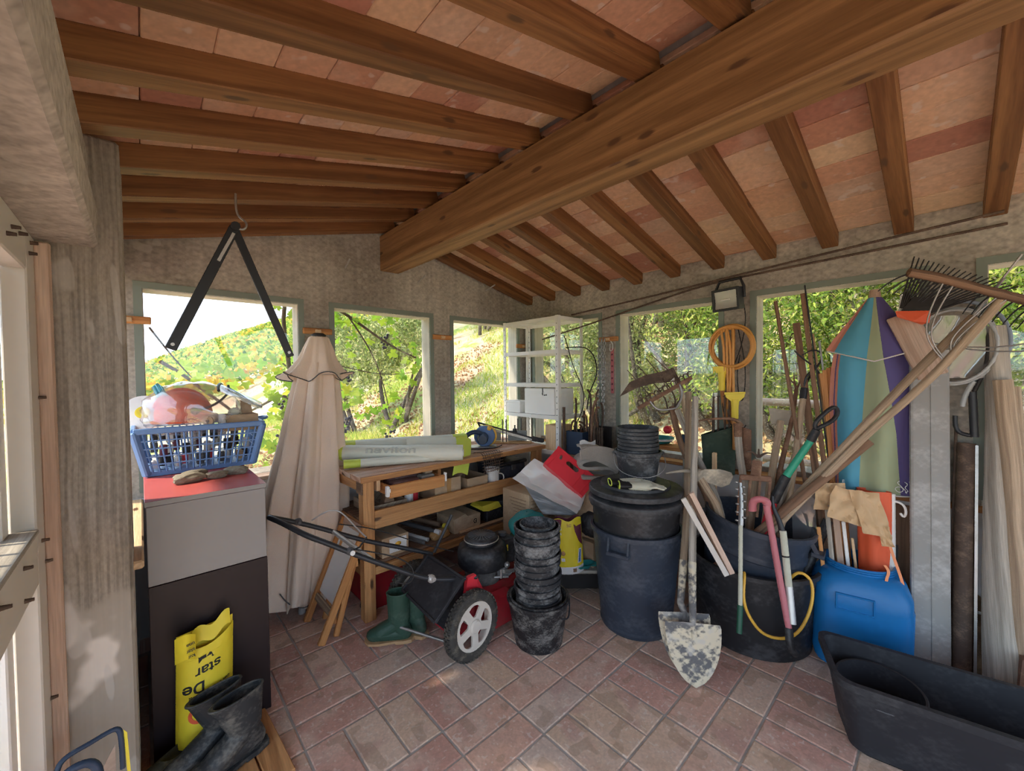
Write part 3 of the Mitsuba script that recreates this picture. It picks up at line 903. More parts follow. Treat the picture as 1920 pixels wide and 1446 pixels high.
gp = np.column_stack([pts, ground_z(pts[:, 0], pts[:, 1]) + 0.02])
solo('fallen_leaves', leaves(gp, 0.09, 0.055, r), 'm_leaf_brown', 'dry brown leaves lying on the ground outside', 'fallen leaves', kind='stuff')

# ------------------------------------------------------------------ bins, buckets, pots
def vessel(r0, r1, h, t=0.004, rim=0.006, rimh=0.012, foot=0.0, at=(0, 0, 0), axis=None, n=40, bands=()):
    """A round tapering open vessel, with a rolled rim and optional outside bands (height, out, half-width)."""
    pr = [(0, 0), (r0 - 0.006, 0), (r0, 0.006)]
    R = lambda z: r0 + (r1 - r0) * z / h
    for (z, o, w) in sorted(bands):
        pr += [(R(z - w), z - w), (R(z) + o, z - w * 0.6), (R(z) + o, z + w * 0.6), (R(z + w), z + w)]
    pr += [(R(h - rimh), h - rimh), (r1 + rim, h - rimh + 0.002), (r1 + rim, h - 0.002), (r1 + rim * 0.5, h), (r1 - t, h - 0.001), (R(h - rimh) - t, h - rimh), (r0 - t, 0.012), (0, 0.012)]
    return lathe(pr, n, at, axis, 38)


def ring_wire(c, R, r, axis=(0, 0, 1), a0=0, a1=360, n=28, sq=1.0):
    M = frame(c, axis, None, (0.2, 0.1, 0.97) if abs(axis[2]) < 0.9 else (1, 0, 0))
    th = np.radians(np.linspace(a0, a1, n))
    p = np.stack([0 * th, np.cos(th) * R, np.sin(th) * R * sq], -1) @ M[:3, :3].T + M[:3, 3]
    return tube(p, r, 7, closed=False)


# tall blue-grey rubbish bin with a second bin and lids in it
BX, BY = 2.185, 1.282
t = thing('rubbish_bin', 'tall dark blue-grey plastic bin standing on the floor between the pot stack and the shovel', 'bin')
part(t, 'body', vessel(0.205, 0.258, 0.60, 0.005, 0.010, 0.028, at=(BX, BY, 0), n=56, bands=[(0.03, 0.004, 0.012)]), 'm_bin_blue')
for a in (189.6, 9.6):
    M = np.eye(4)
    M[:3, 3] = (BX, BY, 0)
    M = M @ rotm((0, 0, 1), a)
    h = cat([bar((0.252, -0.058, 0.585), (0.268, -0.058, 0.505), 0.010, 0.016, (1, 0, 0)), bar((0.252, 0.058, 0.585), (0.268, 0.058, 0.505), 0.010, 0.016, (1, 0, 0)), box(0.246, 0.285, -0.066, 0.066, 0.487, 0.508, 0.004)])
    part(t, 'handle', h.tf(M), 'm_bin_blue')
t = thing('black_tub', 'black plastic tub nested in the top of the tall blue-grey bin', 'tub')
part(t, 'body', vessel(0.225, 0.258, 0.40, 0.004, 0.011, 0.030, at=(BX + 0.004, BY + 0.004, 0.345), n=56), 'm_black')
LX, LY = BX + 0.008, BY + 0.008
def lid_prof(z, R):
    return [(0, z), (R - 0.012, z), (R - 0.008, z - 0.012), (R, z - 0.012), (R + 0.002, z + 0.012), (R - 0.006, z + 0.022), (R * 0.86, z + 0.028), (R * 0.76, z + 0.030), (R * 0.74, z + 0.047), (R * 0.70, z + 0.052), (0, z + 0.054)]
solo('bin_lid', lathe(lid_prof(0.748, 0.276), 56, (LX, LY, 0)), 'm_lid', 'black round lid lying directly on the nested tub, lower of two', 'lid', 'lids on the tall bin')
q = [(0, 0), (0.262, 0), (0.268, -0.010), (0.274, -0.008), (0.275, 0.016), (0.268, 0.024), (0.205, 0.030), (0.203, 0.045), (0.197, 0.049), (0.0, 0.050)]
solo('bin_lid', lathe([(a, b + 0.802) for a, b in q], 56, (LX + 0.004, LY + 0.003, 0)), 'm_lid', 'black round lid under the pail and gloves, upper of two', 'lid', 'lids on the tall bin')

# pail with nested pots on the lid
PX, PY, PZ = 2.262, 1.310, 0.853
t = thing('pail', 'black builders pail with a wire handle standing on the bin lid', 'bucket')
part(t, 'body', vessel(0.108, 0.138, 0.178, 0.004, 0.006, 0.018, at=(PX, PY, PZ), bands=[(0.145, 0.004, 0.006)]), 'm_pail')
hd = [(PX + 0.10, PY - 0.112, PZ + 0.160), (PX + 0.02, PY - 0.165, PZ + 0.085), (PX - 0.09, PY - 0.115, PZ + 0.040), (PX - 0.135, PY + 0.02, PZ + 0.055), (PX - 0.12, PY + 0.085, PZ + 0.10), (PX - 0.085, PY + 0.115, PZ + 0.160)]
part(t, 'handle', tube(spline(hd, 30), 0.0028, 7), 'm_steel', 'wire handle hanging down the front')
for a in ((PX + 0.10, PY - 0.112), (PX - 0.085, PY + 0.115)):
    part(t, 'handle_lug', ball((a[0], a[1], PZ + 0.158), 0.012, 1), 'm_pail')
names = ['bottom', 'second', 'third', 'fourth', 'fifth', 'sixth', 'seventh', 'eighth', 'ninth', 'tenth', 'eleventh', 'twelfth', 'thirteenth', 'fourteenth']
for k in range(7):
    solo('plant_pot', vessel(0.092, 0.119 + 0.0015 * math.sin(k * 2.3), 0.125, 0.003, 0.005, 0.019, at=(PX + 0.003 * math.sin(k), PY + 0.003 * math.cos(2 * k), PZ + 0.062 + 0.0225 * k), n=32), 'm_pail',
         f'ribbed grey plastic pot nested in the pail on the bin, {names[k]} counted from below', 'pot', 'pots nested in the pail')

# gloves
def glove(c, ang, mat, label, cuff='m_ink'):
    M = frame(c, (math.cos(ang), math.sin(ang), 0), (-math.sin(ang), math.cos(ang), 0))
    balls = []
    H = lambda a, ra, b, rb: manifold3d.Manifold.hull_points(np.vstack([np.asarray(trimesh.creation.icosphere(2, ra).vertices) * (1, 1, 0.62) + a, np.asarray(trimesh.creation.icosphere(2, rb).vertices) * (1, 1, 0.62) + b]))
    body = H((0, 0.0, 0.016), 0.036, (0.07, 0, 0.017), 0.040)
    for i, (y, l) in enumerate([(-0.033, 0.060), (-0.011, 0.075), (0.012, 0.070), (0.034, 0.050)]):
        body = body + H((0.075, y * 0.9, 0.015), 0.013, (0.085 + l * 0.55, y * 1.15, 0.022), 0.0115) + H((0.085 + l * 0.55, y * 1.15, 0.022), 0.0115, (0.095 + l, y * 1.25, 0.013), 0.010)
    body = body + H((0.02, 0.034, 0.015), 0.014, (0.060, 0.066, 0.014), 0.011)
    m = mfd(body.refine_to_length(0.008))
    s = trimesh.Trimesh(m.v, m.f)
    trimesh.smoothing.filter_taubin(s, iterations=8)
    t = thing('work_glove', label, 'glove', 'work gloves on the bin lid')
    part(t, 'hand', Mesh(s.vertices, s.faces).tf(M), mat, None, True)
    ring = [[(-0.075 + 0.022 * j, 0.040 * math.cos(a) * (1.05 - 0.04 * j), 0.020 + (0.019 - 0.002 * j) * math.sin(a)) for a in np.linspace(0, 2 * PI, 19)[:-1]] for j in range(4)]
    part(t, 'cuff', sheet(ring, 0.003, closed_u=True).tf(M), cuff, 'dark knitted cuff with a lime edge')
    part(t, 'cuff_edge', tube([(-0.076, 0.042 * math.cos(a), 0.020 + 0.0195 * math.sin(a)) for a in np.linspace(0, 2 * PI, 20)[:-1]], 0.0035, 6, closed=True).tf(M), 'm_lime', 'lime green edging')


plain('m_glove', (0.50, 0.50, 0.40), 0.85)
GZ = 0.852
glove((2.060, 1.290, GZ), math.radians(-42), 'm_glove', 'pale work glove with black cuff, flat on the lid beside the pail')
glove((2.035, 1.210, GZ), math.radians(-52), 'm_glove', 'pale work glove with fingers towards the front of the lid')

# stack of pots in two buckets
TX, TY = 1.622, 1.563
t = thing('mortar_bucket', 'black builders bucket smeared with lime, outer of two, holding the tall pot stack', 'bucket', 'buckets under the pot stack')
part(t, 'body', vessel(0.132, 0.172, 0.262, 0.005, 0.006, 0.014, at=(TX, TY, 0)), 'm_bucket')
part(t, 'handle', tube(spline([(TX + 0.115, TY - 0.13, 0.245), (TX + 0.03, TY - 0.19, 0.20), (TX - 0.02, TY - 0.19, 0.215)], 12), 0.004, 7), 'm_black_metal')
solo('mortar_bucket', vessel(0.122, 0.160, 0.235, 0.004, 0.006, 0.014, at=(TX + 0.003, TY, 0.034)), 'm_bucket', 'black builders bucket nested inside the outer one under the pot stack', 'bucket', 'buckets under the pot stack')
for k in range(13):
    sx, sy = 0.004 * math.sin(1.7 * k) - 0.0004 * k, 0.004 * math.cos(2.1 * k)
    solo('plant_pot', vessel(0.100, 0.1235 + 0.002 * math.sin(2.7 * k), 0.165, 0.0035, 0.0055, 0.026, at=(TX + sx, TY + sy, 0.062 + 0.0362 * k), n=36), 'm_pot',
         f'dusty black plastic pot in the tall stack, {names[k]} counted from below', 'pot', 'pots in the tall stack')
solo('plant_pot', vessel(0.080, 0.098, 0.12, 0.003, 0.004, 0.015, at=(TX + 0.004, TY + 0.004, 0.552), n=36), 'm_pot', 'smaller black pot standing inside the topmost pot of the tall stack', 'pot')

# big round tub with the tool bin in it
UX, UY = 2.600, 0.775
t = thing('round_tub', 'big round black rubber tub on the floor holding the tool bin', 'tub')
part(t, 'body', vessel(0.288, 0.322, 0.450, 0.007, 0.012, 0.026, at=(UX, UY, 0), n=60), 'm_black')
AX = np.array([0.02, -0.155, 0.985])
t = thing('tool_bin', 'dark blue-grey plastic bin tilted inside the round tub, full of garden tools', 'bin')
B0 = np.array([2.575, 0.838, 0.03])
part(t, 'body', vessel(0.205, 0.268, 0.66, 0.005, 0.010, 0.030, at=B0, axis=AX, n=56, bands=[(0.50, 0.006, 0.02)]), 'm_bin_blue')
M = frame(B0, AX, None, (1, 0, 0)) @ np.array([[0, 0, 1, 0], [1, 0, 0, 0], [0, 1, 0, 0], [0, 0, 0, 1.0]])
for a in (187, 7):
    h = cat([bar((0.258, -0.055, 0.62), (0.290, -0.055, 0.575), 0.010, 0.02, (1, 0, 0)), bar((0.258, 0.055, 0.62), (0.290, 0.055, 0.575), 0.010, 0.02, (1, 0, 0)), box(0.262, 0.322, -0.062, 0.062, 0.555, 0.578, 0.004)])
    part(t, 'handle', h.tf(M @ rotm((0, 0, 1), a)), 'm_bin_blue')
# yellow hose loop hanging over the tub's rim
loop = [(2.30, 0.735, 0.40), (2.275, 0.712, 0.466), (2.235, 0.700, 0.43), (2.21, 0.690, 0.34), (2.24, 0.655, 0.238), (2.285, 0.606, 0.180), (2.372, 0.525, 0.176), (2.425, 0.475, 0.265), (2.462, 0.458, 0.37), (2.470, 0.475, 0.455), (2.455, 0.515, 0.474), (2.45, 0.56, 0.41)]
solo('hose_loop', tube(spline(loop, 60), 0.0075, 9), 'm_amber', 'loop of amber yellow hose hanging over the front of the round tub', 'hose')

# blue open-topped barrel
def barrel():
    secs = [(0.155, 0.0), (0.178, 0.012), (0.192, 0.06), (0.196, 0.24), (0.197, 0.345), (0.193, 0.355), (0.192, 0.40), (0.175, 0.455), (0.150, 0.482)]
    th = np.linspace(0, 2 * PI, 73)[:-1]
    def ring(r, z, e, inset=True):
        c, s = np.cos(th), np.sin(th)
        k = (np.abs(c) ** e + np.abs(s) ** e) ** (-1 / e)
        return np.stack([r * k * c, r * k * s * 1.02, np.full_like(th, z)], -1)
    P = [ring(r, z, 4.5 if z < 0.42 else 3.2) for r, z in secs]
    V = [ring(0.001, 0, 2)] + P + [ring(0.142, 0.49, 2), ring(0.142, 0.52, 2), ring(0.134, 0.52, 2), ring(0.134, 0.47, 2), ring(0.17, 0.44, 3), ring(0.185, 0.30, 4), ring(0.185, 0.02, 4), ring(0.001, 0.02, 2)]
    V = np.array(V)
    m, n = V.shape[:2]
    i = np.arange(n)
    F = []
    for j in range(m - 1):
        a, b = j * n + i, (j + 1) * n + i
        a2, b2 = j * n + (i + 1) % n, (j + 1) * n + (i + 1) % n
        F += [np.stack([a, a2, b2], 1), np.stack([a, b2, b], 1)]
    return Mesh(V.reshape(-1, 3), np.vstack(F))


t = thing('plastic_barrel', 'bright blue square-shouldered plastic barrel, open, behind the black trough', 'barrel')
KX, KY = 2.740, 0.315
MB = np.eye(4); MB[:3, 3] = (KX, KY, 0); MB = MB @ rotm((0, 0, 1), 12)
part(t, 'body', barrel().tf(MB), 'm_barrel', None, 35)
part(t, 'thread', cat([lathe([(0.142, 0.497 + 0.010 * k), (0.148, 0.499 + 0.010 * k), (0.142, 0.502 + 0.010 * k)], 40, (KX, KY, 0)) for k in range(2)]), 'm_barrel')
fr = cat([box(-0.2015, -0.192, -0.075, 0.075, 0.405, 0.413, 0.002), box(-0.2015, -0.192, -0.075, 0.075, 0.330, 0.338, 0.002), box(-0.2015, -0.192, -0.075, -0.067, 0.330, 0.413, 0.002), box(-0.2015, -0.192, 0.067, 0.075, 0.330, 0.413, 0.002)])
part(t, 'label_panel', fr.move(0.0, 0.03, -0.01).tf(MB), 'm_barrel', 'raised rectangular panel frame')

# long black trough with a bucket in it
TQ = frame((2.292, 0.398, 0), (0.20, -0.98, 0), (0.98, 0.20, 0)) @ np.array([[1, -0.16, 0, 0], [0, 1, 0, 0], [0, 0, 1, 0], [0, 0, 0, 1.0]])       # x along, y towards the wall
def trough(Lx, W, h, t=0.006):
    def rr(x0, x1, y0, y1, r, z, n=6):
        c = []
        for (cx, cy, a0) in ((x1 - r, y1 - r, 0), (x0 + r, y1 - r, 90), (x0 + r, y0 + r, 180), (x1 - r, y0 + r, 270)):
            c += [(cx + r * math.cos(math.radians(a)), cy + r * math.sin(math.radians(a)), z) for a in np.linspace(a0, a0 + 90, n)]
        return c
    i = 0.05
    L = [rr(0.45, 0.55, -W / 2 - 0.02, -W / 2 + 0.02, 0.01, 0), rr(i + 0.02, Lx - i, -W + i, -i, 0.04, 0), rr(i, Lx - i, -W + i - 0.01, -i + 0.01, 0.045, 0.012), rr(0.008, Lx, -W, 0, 0.05, h - 0.03), rr(-0.012, Lx + 0.012, -W - 0.016, 0.016, 0.055, h - 0.028), rr(-0.012, Lx + 0.012, -W - 0.016, 0.016, 0.055, h),
         rr(0.006, Lx - 0.006, -W + 0.006, -0.006, 0.048, h), rr(0.010, Lx - 0.006, -W + 0.008, -0.008, 0.048, h - 0.03), rr(i + 0.006, Lx - i - 0.006, -W + i, -i, 0.04, 0.018), rr(0.45, 0.55, -W / 2 - 0.02, -W / 2 + 0.02, 0.01, 0.018)]
    V = np.array(L)
    m, n = V.shape[:2]
    k = np.arange(n)
    F = []
    for j in range(m - 1):
        a, b = j * n + k, (j + 1) * n + k
        a2, b2 = j * n + (k + 1) % n, (j + 1) * n + (k + 1) % n
        F += [np.stack([a, a2, b2], 1), np.stack([a, b2, b], 1)]
    for j, s in ((0, -1), (m - 1, 1)):
        q = j * n + np.arange(1, n - 1)
        tri = np.stack([np.full(n - 2, j * n), q, q + 1], 1)
        F.append(tri if s > 0 else tri[:, ::-1])
    return Mesh(V.reshape(-1, 3), np.vstack(F))


solo('trough', trough(1.02, 0.325, 0.30).tf(TQ), 'm_trough', 'long black rubber trough on the floor in front of the wooden posts', 'trough', smooth=30)
t = thing('feed_bucket', 'black bucket tilted inside the long trough', 'bucket')
part(t, 'body', vessel(0.108, 0.136, 0.215, 0.004, 0.006, 0.014, at=(2.170, 0.185, 0.026), axis=(-0.06, -0.02, 1.0)), 'm_trough')
part(t, 'handle', ring_wire((2.158, 0.180, 0.232), 0.143, 0.003, (-0.06, -0.02, 1.0), 150, 330), 'm_dark_grey', 'thin handle lying on the rim')

# ------------------------------------------------------------------ left side: cabinet, basket, boots
t = thing('cabinet', 'tall grey and aubergine cabinet with a red top by the pillar', 'cabinet')
CX0, CX1, CY0, CY1, CZ = 0.002, 0.402, 2.082, 2.93, 1.03
part(t, 'body', cat([box(CX0 + 0.004, CX0 + 0.02, CY0 + 0.02, CY1, 0.0, CZ - 0.02, 0.001), box(CX1 - 0.02, CX1 - 0.004, CY0 + 0.02, CY1, 0.0, CZ - 0.02, 0.001), box(CX0 + 0.02, CX1 - 0.02, CY1 - 0.02, CY1, 0, CZ - 0.02)]), 'm_aubergine')
part(t, 'upper_panel', box(CX0, CX1 - 0.002, CY0, CY0 + 0.02, 0.698, CZ - 0.022, 0.0015), 'm_grey_panel', 'plain grey upper panel')
part(t, 'lower_panel', box(CX0, CX1, CY0, CY0 + 0.02, 0.0, 0.695, 0.0015), 'm_aubergine', 'dark aubergine lower panel')
part(t, 'top', box(CX0 - 0.004, CX1 + 0.002, CY0 - 0.004, CY1, CZ - 0.02, CZ, 0.002), 'm_red_top', 'glossy faded red top board')
part(t, 'edge_strip', box(CX0 - 0.004, CX1 + 0.002, CY0 - 0.0055, CY0 - 0.004, CZ - 0.0195, CZ - 0.0005), 'm_grey_panel')
plain('m_slate', (0.27, 0.235, 0.18), 0.9)
dusty('m_stone', (0.22, 0.19, 0.14), (0.36, 0.32, 0.26), 0.9, 0.9, 22.0)
for c, s, a, l in [((0.150, 2.345, CZ + 0.020), (0.058, 0.036, 0.022), 12, 'largest, at the front left'), ((0.175, 2.425, CZ + 0.018), (0.055, 0.028, 0.020), 25, 'behind the largest one'),
                   ((0.255, 2.35, CZ + 0.016), (0.042, 0.026, 0.017), 8, 'in the middle of the row'), ((0.335, 2.385, CZ + 0.018), (0.050, 0.030, 0.020), -25, 'at the right end')]:
    M = np.eye(4); M[:3, 3] = c
    solo('stone', rock((0, 0, 0), s, int(a + 40)).tf(M @ rotm((0, 0, 1), a)), 'm_stone', f'flat rough stone on the red cabinet top, {l}', 'stone', 'stones on the cabinet')

# laundry basket of oddments on the cabinet
t = thing('laundry_basket', 'blue plastic lattice basket full of oddments on the cabinet', 'basket')
b0 = np.array([[0.012, 2.600], [0.440, 2.585], [0.455, 2.90], [0.012, 2.90]])
b1 = np.array([[-0.035, 2.560], [0.488, 2.545], [0.50, 2.945], [-0.035, 2.945]])
z0, z1 = CZ + 0.002, 1.262
cor = lambda i, s: np.r_[b0[i] + (b1[i] - b0[i]) * s, z0 + (z1 - z0) * s]
part(t, 'base', hull([cor(i, 0) for i in range(4)] + [cor(i, 0.10) for i in range(4)]), 'm_blue_basket')
part(t, 'rim', cat([bar(cor(i, 0.97), cor((i + 1) % 4, 0.97), 0.020, 0.028, (0, 0, 1), 0.004) for i in range(4)]), 'm_blue_basket')
for i in range(4):
    part(t, 'corner', bar(cor(i, 0.02), cor(i, 0.97), 0.030, 0.030, (1, 1, 0), 0.006), 'm_blue_basket')
lat = []
for i in range(4):
    j = (i + 1) % 4
    n = 17 if i % 2 == 0 else 12
    for k in range(1, n):
        lat.append(bar(cor(i, 0.08) + (cor(j, 0.08) - cor(i, 0.08)) * k / n, cor(i, 0.94) + (cor(j, 0.94) - cor(i, 0.94)) * k / n, 0.006, 0.005, (1, 1, 0)))
    for s in (0.25, 0.42, 0.59, 0.76):
        lat.append(bar(cor(i, s), cor(j, s), 0.006, 0.006, (0, 0, 1)))
k = part(t, 'lattice', cat(lat), 'm_blue_basket')
labels[k] = {'kind': 'stuff', 'label': 'square lattice sides of the basket'}
lug = spline([(0.495, 2.70, 1.262), (0.535, 2.72, 1.27), (0.545, 2.76, 1.272), (0.535, 2.80, 1.27), (0.495, 2.82, 1.262)], 14)
part(t, 'grip', tube(lug, 0.008, 8), 'm_blue_basket', 'loop grip at the end of the rim')

# what lies in and on the basket
t = thing('safety_helmet', 'orange-red forestry helmet wrapped in clear plastic on top of the basket', 'helmet')
HX, HY, HZ = 0.155, 2.70, 1.262
th, ph = np.meshgrid(np.linspace(0, 2 * PI, 33)[:-1], np.linspace(0.04, PI / 2 + 0.30, 14))
dome = np.stack([HX + (0.118 + 0.008 * np.cos(th)) * np.sin(ph) * np.cos(th), HY + 0.105 * np.sin(ph) * np.sin(th), HZ + 0.055 + 0.125 * np.cos(ph)], -1)
part(t, 'shell', sheet(dome, 0.004, closed_u=True), 'm_orange_red')
part(t, 'ridge', tube([(HX - 0.11 * math.cos(a), HY, HZ + 0.062 + 0.122 * math.sin(a)) for a in np.linspace(0.25, PI - 0.25, 20)], 0.010, 8), 'm_orange_red')
part(t, 'brim', lathe([(0.112, 0.0), (0.135, -0.004), (0.137, 0.004), (0.114, 0.012)], 32, (HX + 0.01, HY, HZ + 0.022)), 'm_orange_red')
part(t, 'ear_hinge', cat([ball((HX + 0.045, HY - 0.108, HZ + 0.075), 0.020, 2, (1, 0.5, 1)), tube(spline([(HX + 0.045, HY - 0.112, HZ + 0.075), (HX + 0.12, HY - 0.09, HZ + 0.10), (HX + 0.19, HY - 0.05, HZ + 0.16), (HX + 0.20, HY, HZ + 0.20)], 14), 0.006, 7)]), 'm_black_metal', 'black hinge and bracket for the visor')
vis = [[(HX + 0.165 + 0.19 * u - 0.02 * math.cos(v * 3), HY - 0.10 + 0.19 * v, HZ + 0.175 + 0.035 * math.sin(v * PI) - 0.11 * u) for v in np.linspace(0, 1, 10)] for u in np.linspace(0, 1, 8)]
scene['m_film'] = {'type': 'blendbsdf', 'weight': 0.06, 'a': {'type': 'thindielectric'}, 'b': {'type': 'twosided', 'bsdf': {'type': 'roughplastic', 'diffuse_reflectance': {'type': 'rgb', 'value': [0.80, 0.82, 0.84]}, 'alpha': 0.12}}}
part(t, 'visor', sheet(vis, 0.002), 'm_film', 'clear visor raised beside the shell')
part(t, 'visor_frame', tube([np.array(vis[0][0]), *[np.array(p) for p in vis[0]], np.array(vis[-1][-1])][1:], 0.007, 7), 'm_black_metal')
def crumple(c, R, seed, squash, n=34, amp=0.16):
    th, ph = np.meshgrid(np.linspace(0, 2 * PI, n + 1)[:-1], np.linspace(0.05, PI - 0.9, n // 2))
    d = np.stack([np.sin(ph) * np.cos(th), np.sin(ph) * np.sin(th), np.cos(ph)], -1)
    k = 1 + amp * (meshkit.fbm(d * 2.6 + seed, 4, seed) - 0.5) * 2 + amp * 0.5 * np.abs(meshkit.fbm(d * 7 + seed, 3, seed + 5) - 0.5)
    return np.asarray(c) + d * R * k[..., None] * np.asarray(squash)
solo('plastic_bag', sheet(crumple((HX + 0.05, HY, HZ + 0.06), 0.17, 4, (1.22, 0.82, 0.98)), 0.0012, 50, closed_u=True), 'm_film', 'crumpled clear plastic bag wrapped round the orange helmet', 'bag')
tail = [[(HX - 0.075 + 0.022 * v - 0.02 * u, HY - 0.03 + 0.01 * math.sin(v * 9), HZ + 0.165 + 0.055 * u - 0.02 * abs(v)) for v in np.linspace(-1, 1, 9)] for u in np.linspace(0, 1, 5)]
plain('m_cyan_film', (0.25, 0.62, 0.74), 0.25)
solo('bag_knot', sheet(tail, 0.0015), 'm_cyan_film', 'knotted blue end of the clear bag sticking up above the helmet', 'bag tie')
solo('plastic_wrapper', sheet([[(0.33 + 0.17 * u + 0.01 * math.sin(7 * v), 2.63 + 0.12 * v, 1.445 - 0.11 * u + 0.012 * math.sin(9 * v + 4 * u)) for v in np.linspace(0, 1, 12)] for u in np.linspace(0, 1, 12)], 0.0015), 'm_film', 'sheet of clear wrapping lying over the visor', 'wrapping')
solo('plastic_wrapper', sheet([[(0.355 + 0.11 * u, 2.655 + 0.05 * v, 1.447 - 0.085 * u + 0.006 * math.sin(9 * v + 4 * u)) for v in np.linspace(0, 1, 8)] for u in np.linspace(0, 1, 8)], 0.0012), 'm_cyan_film', 'strip of blue printed wrapping beside the visor', 'wrapping')
t = thing('tape_reel', 'big white cardboard reel at the left end of the basket', 'reel')
part(t, 'flange', lathe([(0.030, -0.006), (0.088, -0.006), (0.090, 0), (0.088, 0.006), (0.030, 0.006), (0.030, -0.006)], 40, (0.005, 2.80, 1.33), (-0.25, -0.9, 0.25)), 'm_white')
part(t, 'core', lathe([(0.0, -0.010), (0.029, -0.010), (0.030, 0.012), (0.018, 0.014), (0, 0.010)], 24, (0.005, 2.80, 1.33), (-0.25, -0.9, 0.25)), 'm_yellow', 'yellow core')
t = thing('cardboard_tray', 'small open cardboard box at the right end of the basket', 'box')
def open_box(x0, x1, y0, y1, z0, z1, w=0.004):
    return cat([box(x0, x1, y0, y1, z0, z0 + w), box(x0, x1, y0, y0 + w, z0, z1), box(x0, x1, y1 - w, y1, z0, z1), box(x0, x0 + w, y0, y1, z0, z1), box(x1 - w, x1, y0, y1, z0, z1)])
part(t, 'body', open_box(0.325, 0.475, 2.60, 2.75, 1.22, 1.305), 'm_card')
part(t, 'flap', hull([(0.395, 2.752, 1.303), (0.475, 2.752, 1.303), (0.395, 2.756, 1.305), (0.475, 2.756, 1.305), (0.40, 2.785, 1.375), (0.470, 2.785, 1.375), (0.40, 2.789, 1.375), (0.470, 2.789, 1.375)]), 'm_card')
solo('twine_ball', ball((0.375, 2.66, 1.31), 0.032, 2), 'm_glove', 'pale ball of twine in the cardboard box on the basket', 'twine')
solo('bottle_cap', lathe([(0, 0), (0.018, 0), (0.018, 0.05), (0.012, 0.06), (0, 0.06)], 18, (0.310, 2.60, 1.255)), 'm_white', 'white screw cap beside the cardboard box on the basket', 'cap')
t = thing('paper_roll', 'tan paper roll lying in front of the helmet', 'roll')
part(t, 'body', lathe([(0.008, 0), (0.024, 0), (0.024, 0.11), (0.008, 0.11), (0.008, 0)], 20, (0.245, 2.565, 1.285), (0.35, 0.9, 0.1)), 'm_card')
r = np.random.default_rng(12)
mats = ['m_paper', 'm_dark', 'm_brown', 'm_red', 'm_grey_plastic', 'm_card', 'm_dark_grey', 'm_steel', 'm_light_metal', 'm_maroon']
words = ['white', 'black', 'brown', 'red', 'grey', 'tan', 'charcoal', 'steel', 'silvery', 'maroon']
for k in range(40):
    layer = k // 14
    i = k % 14
    x, y, z = 0.045 + 0.029 * i + r.uniform(-0.003, 0.003), 2.635 + 0.075 * (k % 3) + r.uniform(-0.01, 0.01), CZ + 0.032 + 0.062 * layer
    mi_ = int(r.integers(0, 10))
    if k % 2:
        m = lathe([(0, 0), (0.015, 0), (0.016, 0.004), (0.016, 0.045), (0.013, 0.052), (0.0, 0.053)], 14, (x, y, z))
        nm, ct = 'small_jar', 'jar'
    else:
        m = box(x - 0.016, x + 0.014, y - 0.022, y + 0.022, z, z + r.uniform(0.035, 0.056), 0.003)
        nm, ct = 'small_carton', 'carton'
    ord_ = ['leftmost', 'second from the left', 'third from the left', 'fourth from the left', 'fifth from the left', 'sixth from the left', 'seventh from the left', 'eighth from the left', 'sixth from the right', 'fifth from the right', 'fourth from the right', 'third from the right', 'second from the right', 'rightmost'][i]
    solo(nm, m, mats[mi_], f'{words[mi_]} {"jar" if k % 2 else "carton"} seen through the basket lattice, {["bottom", "middle", "top"][layer]} layer, {ord_}', ct, 'oddments inside the blue basket')


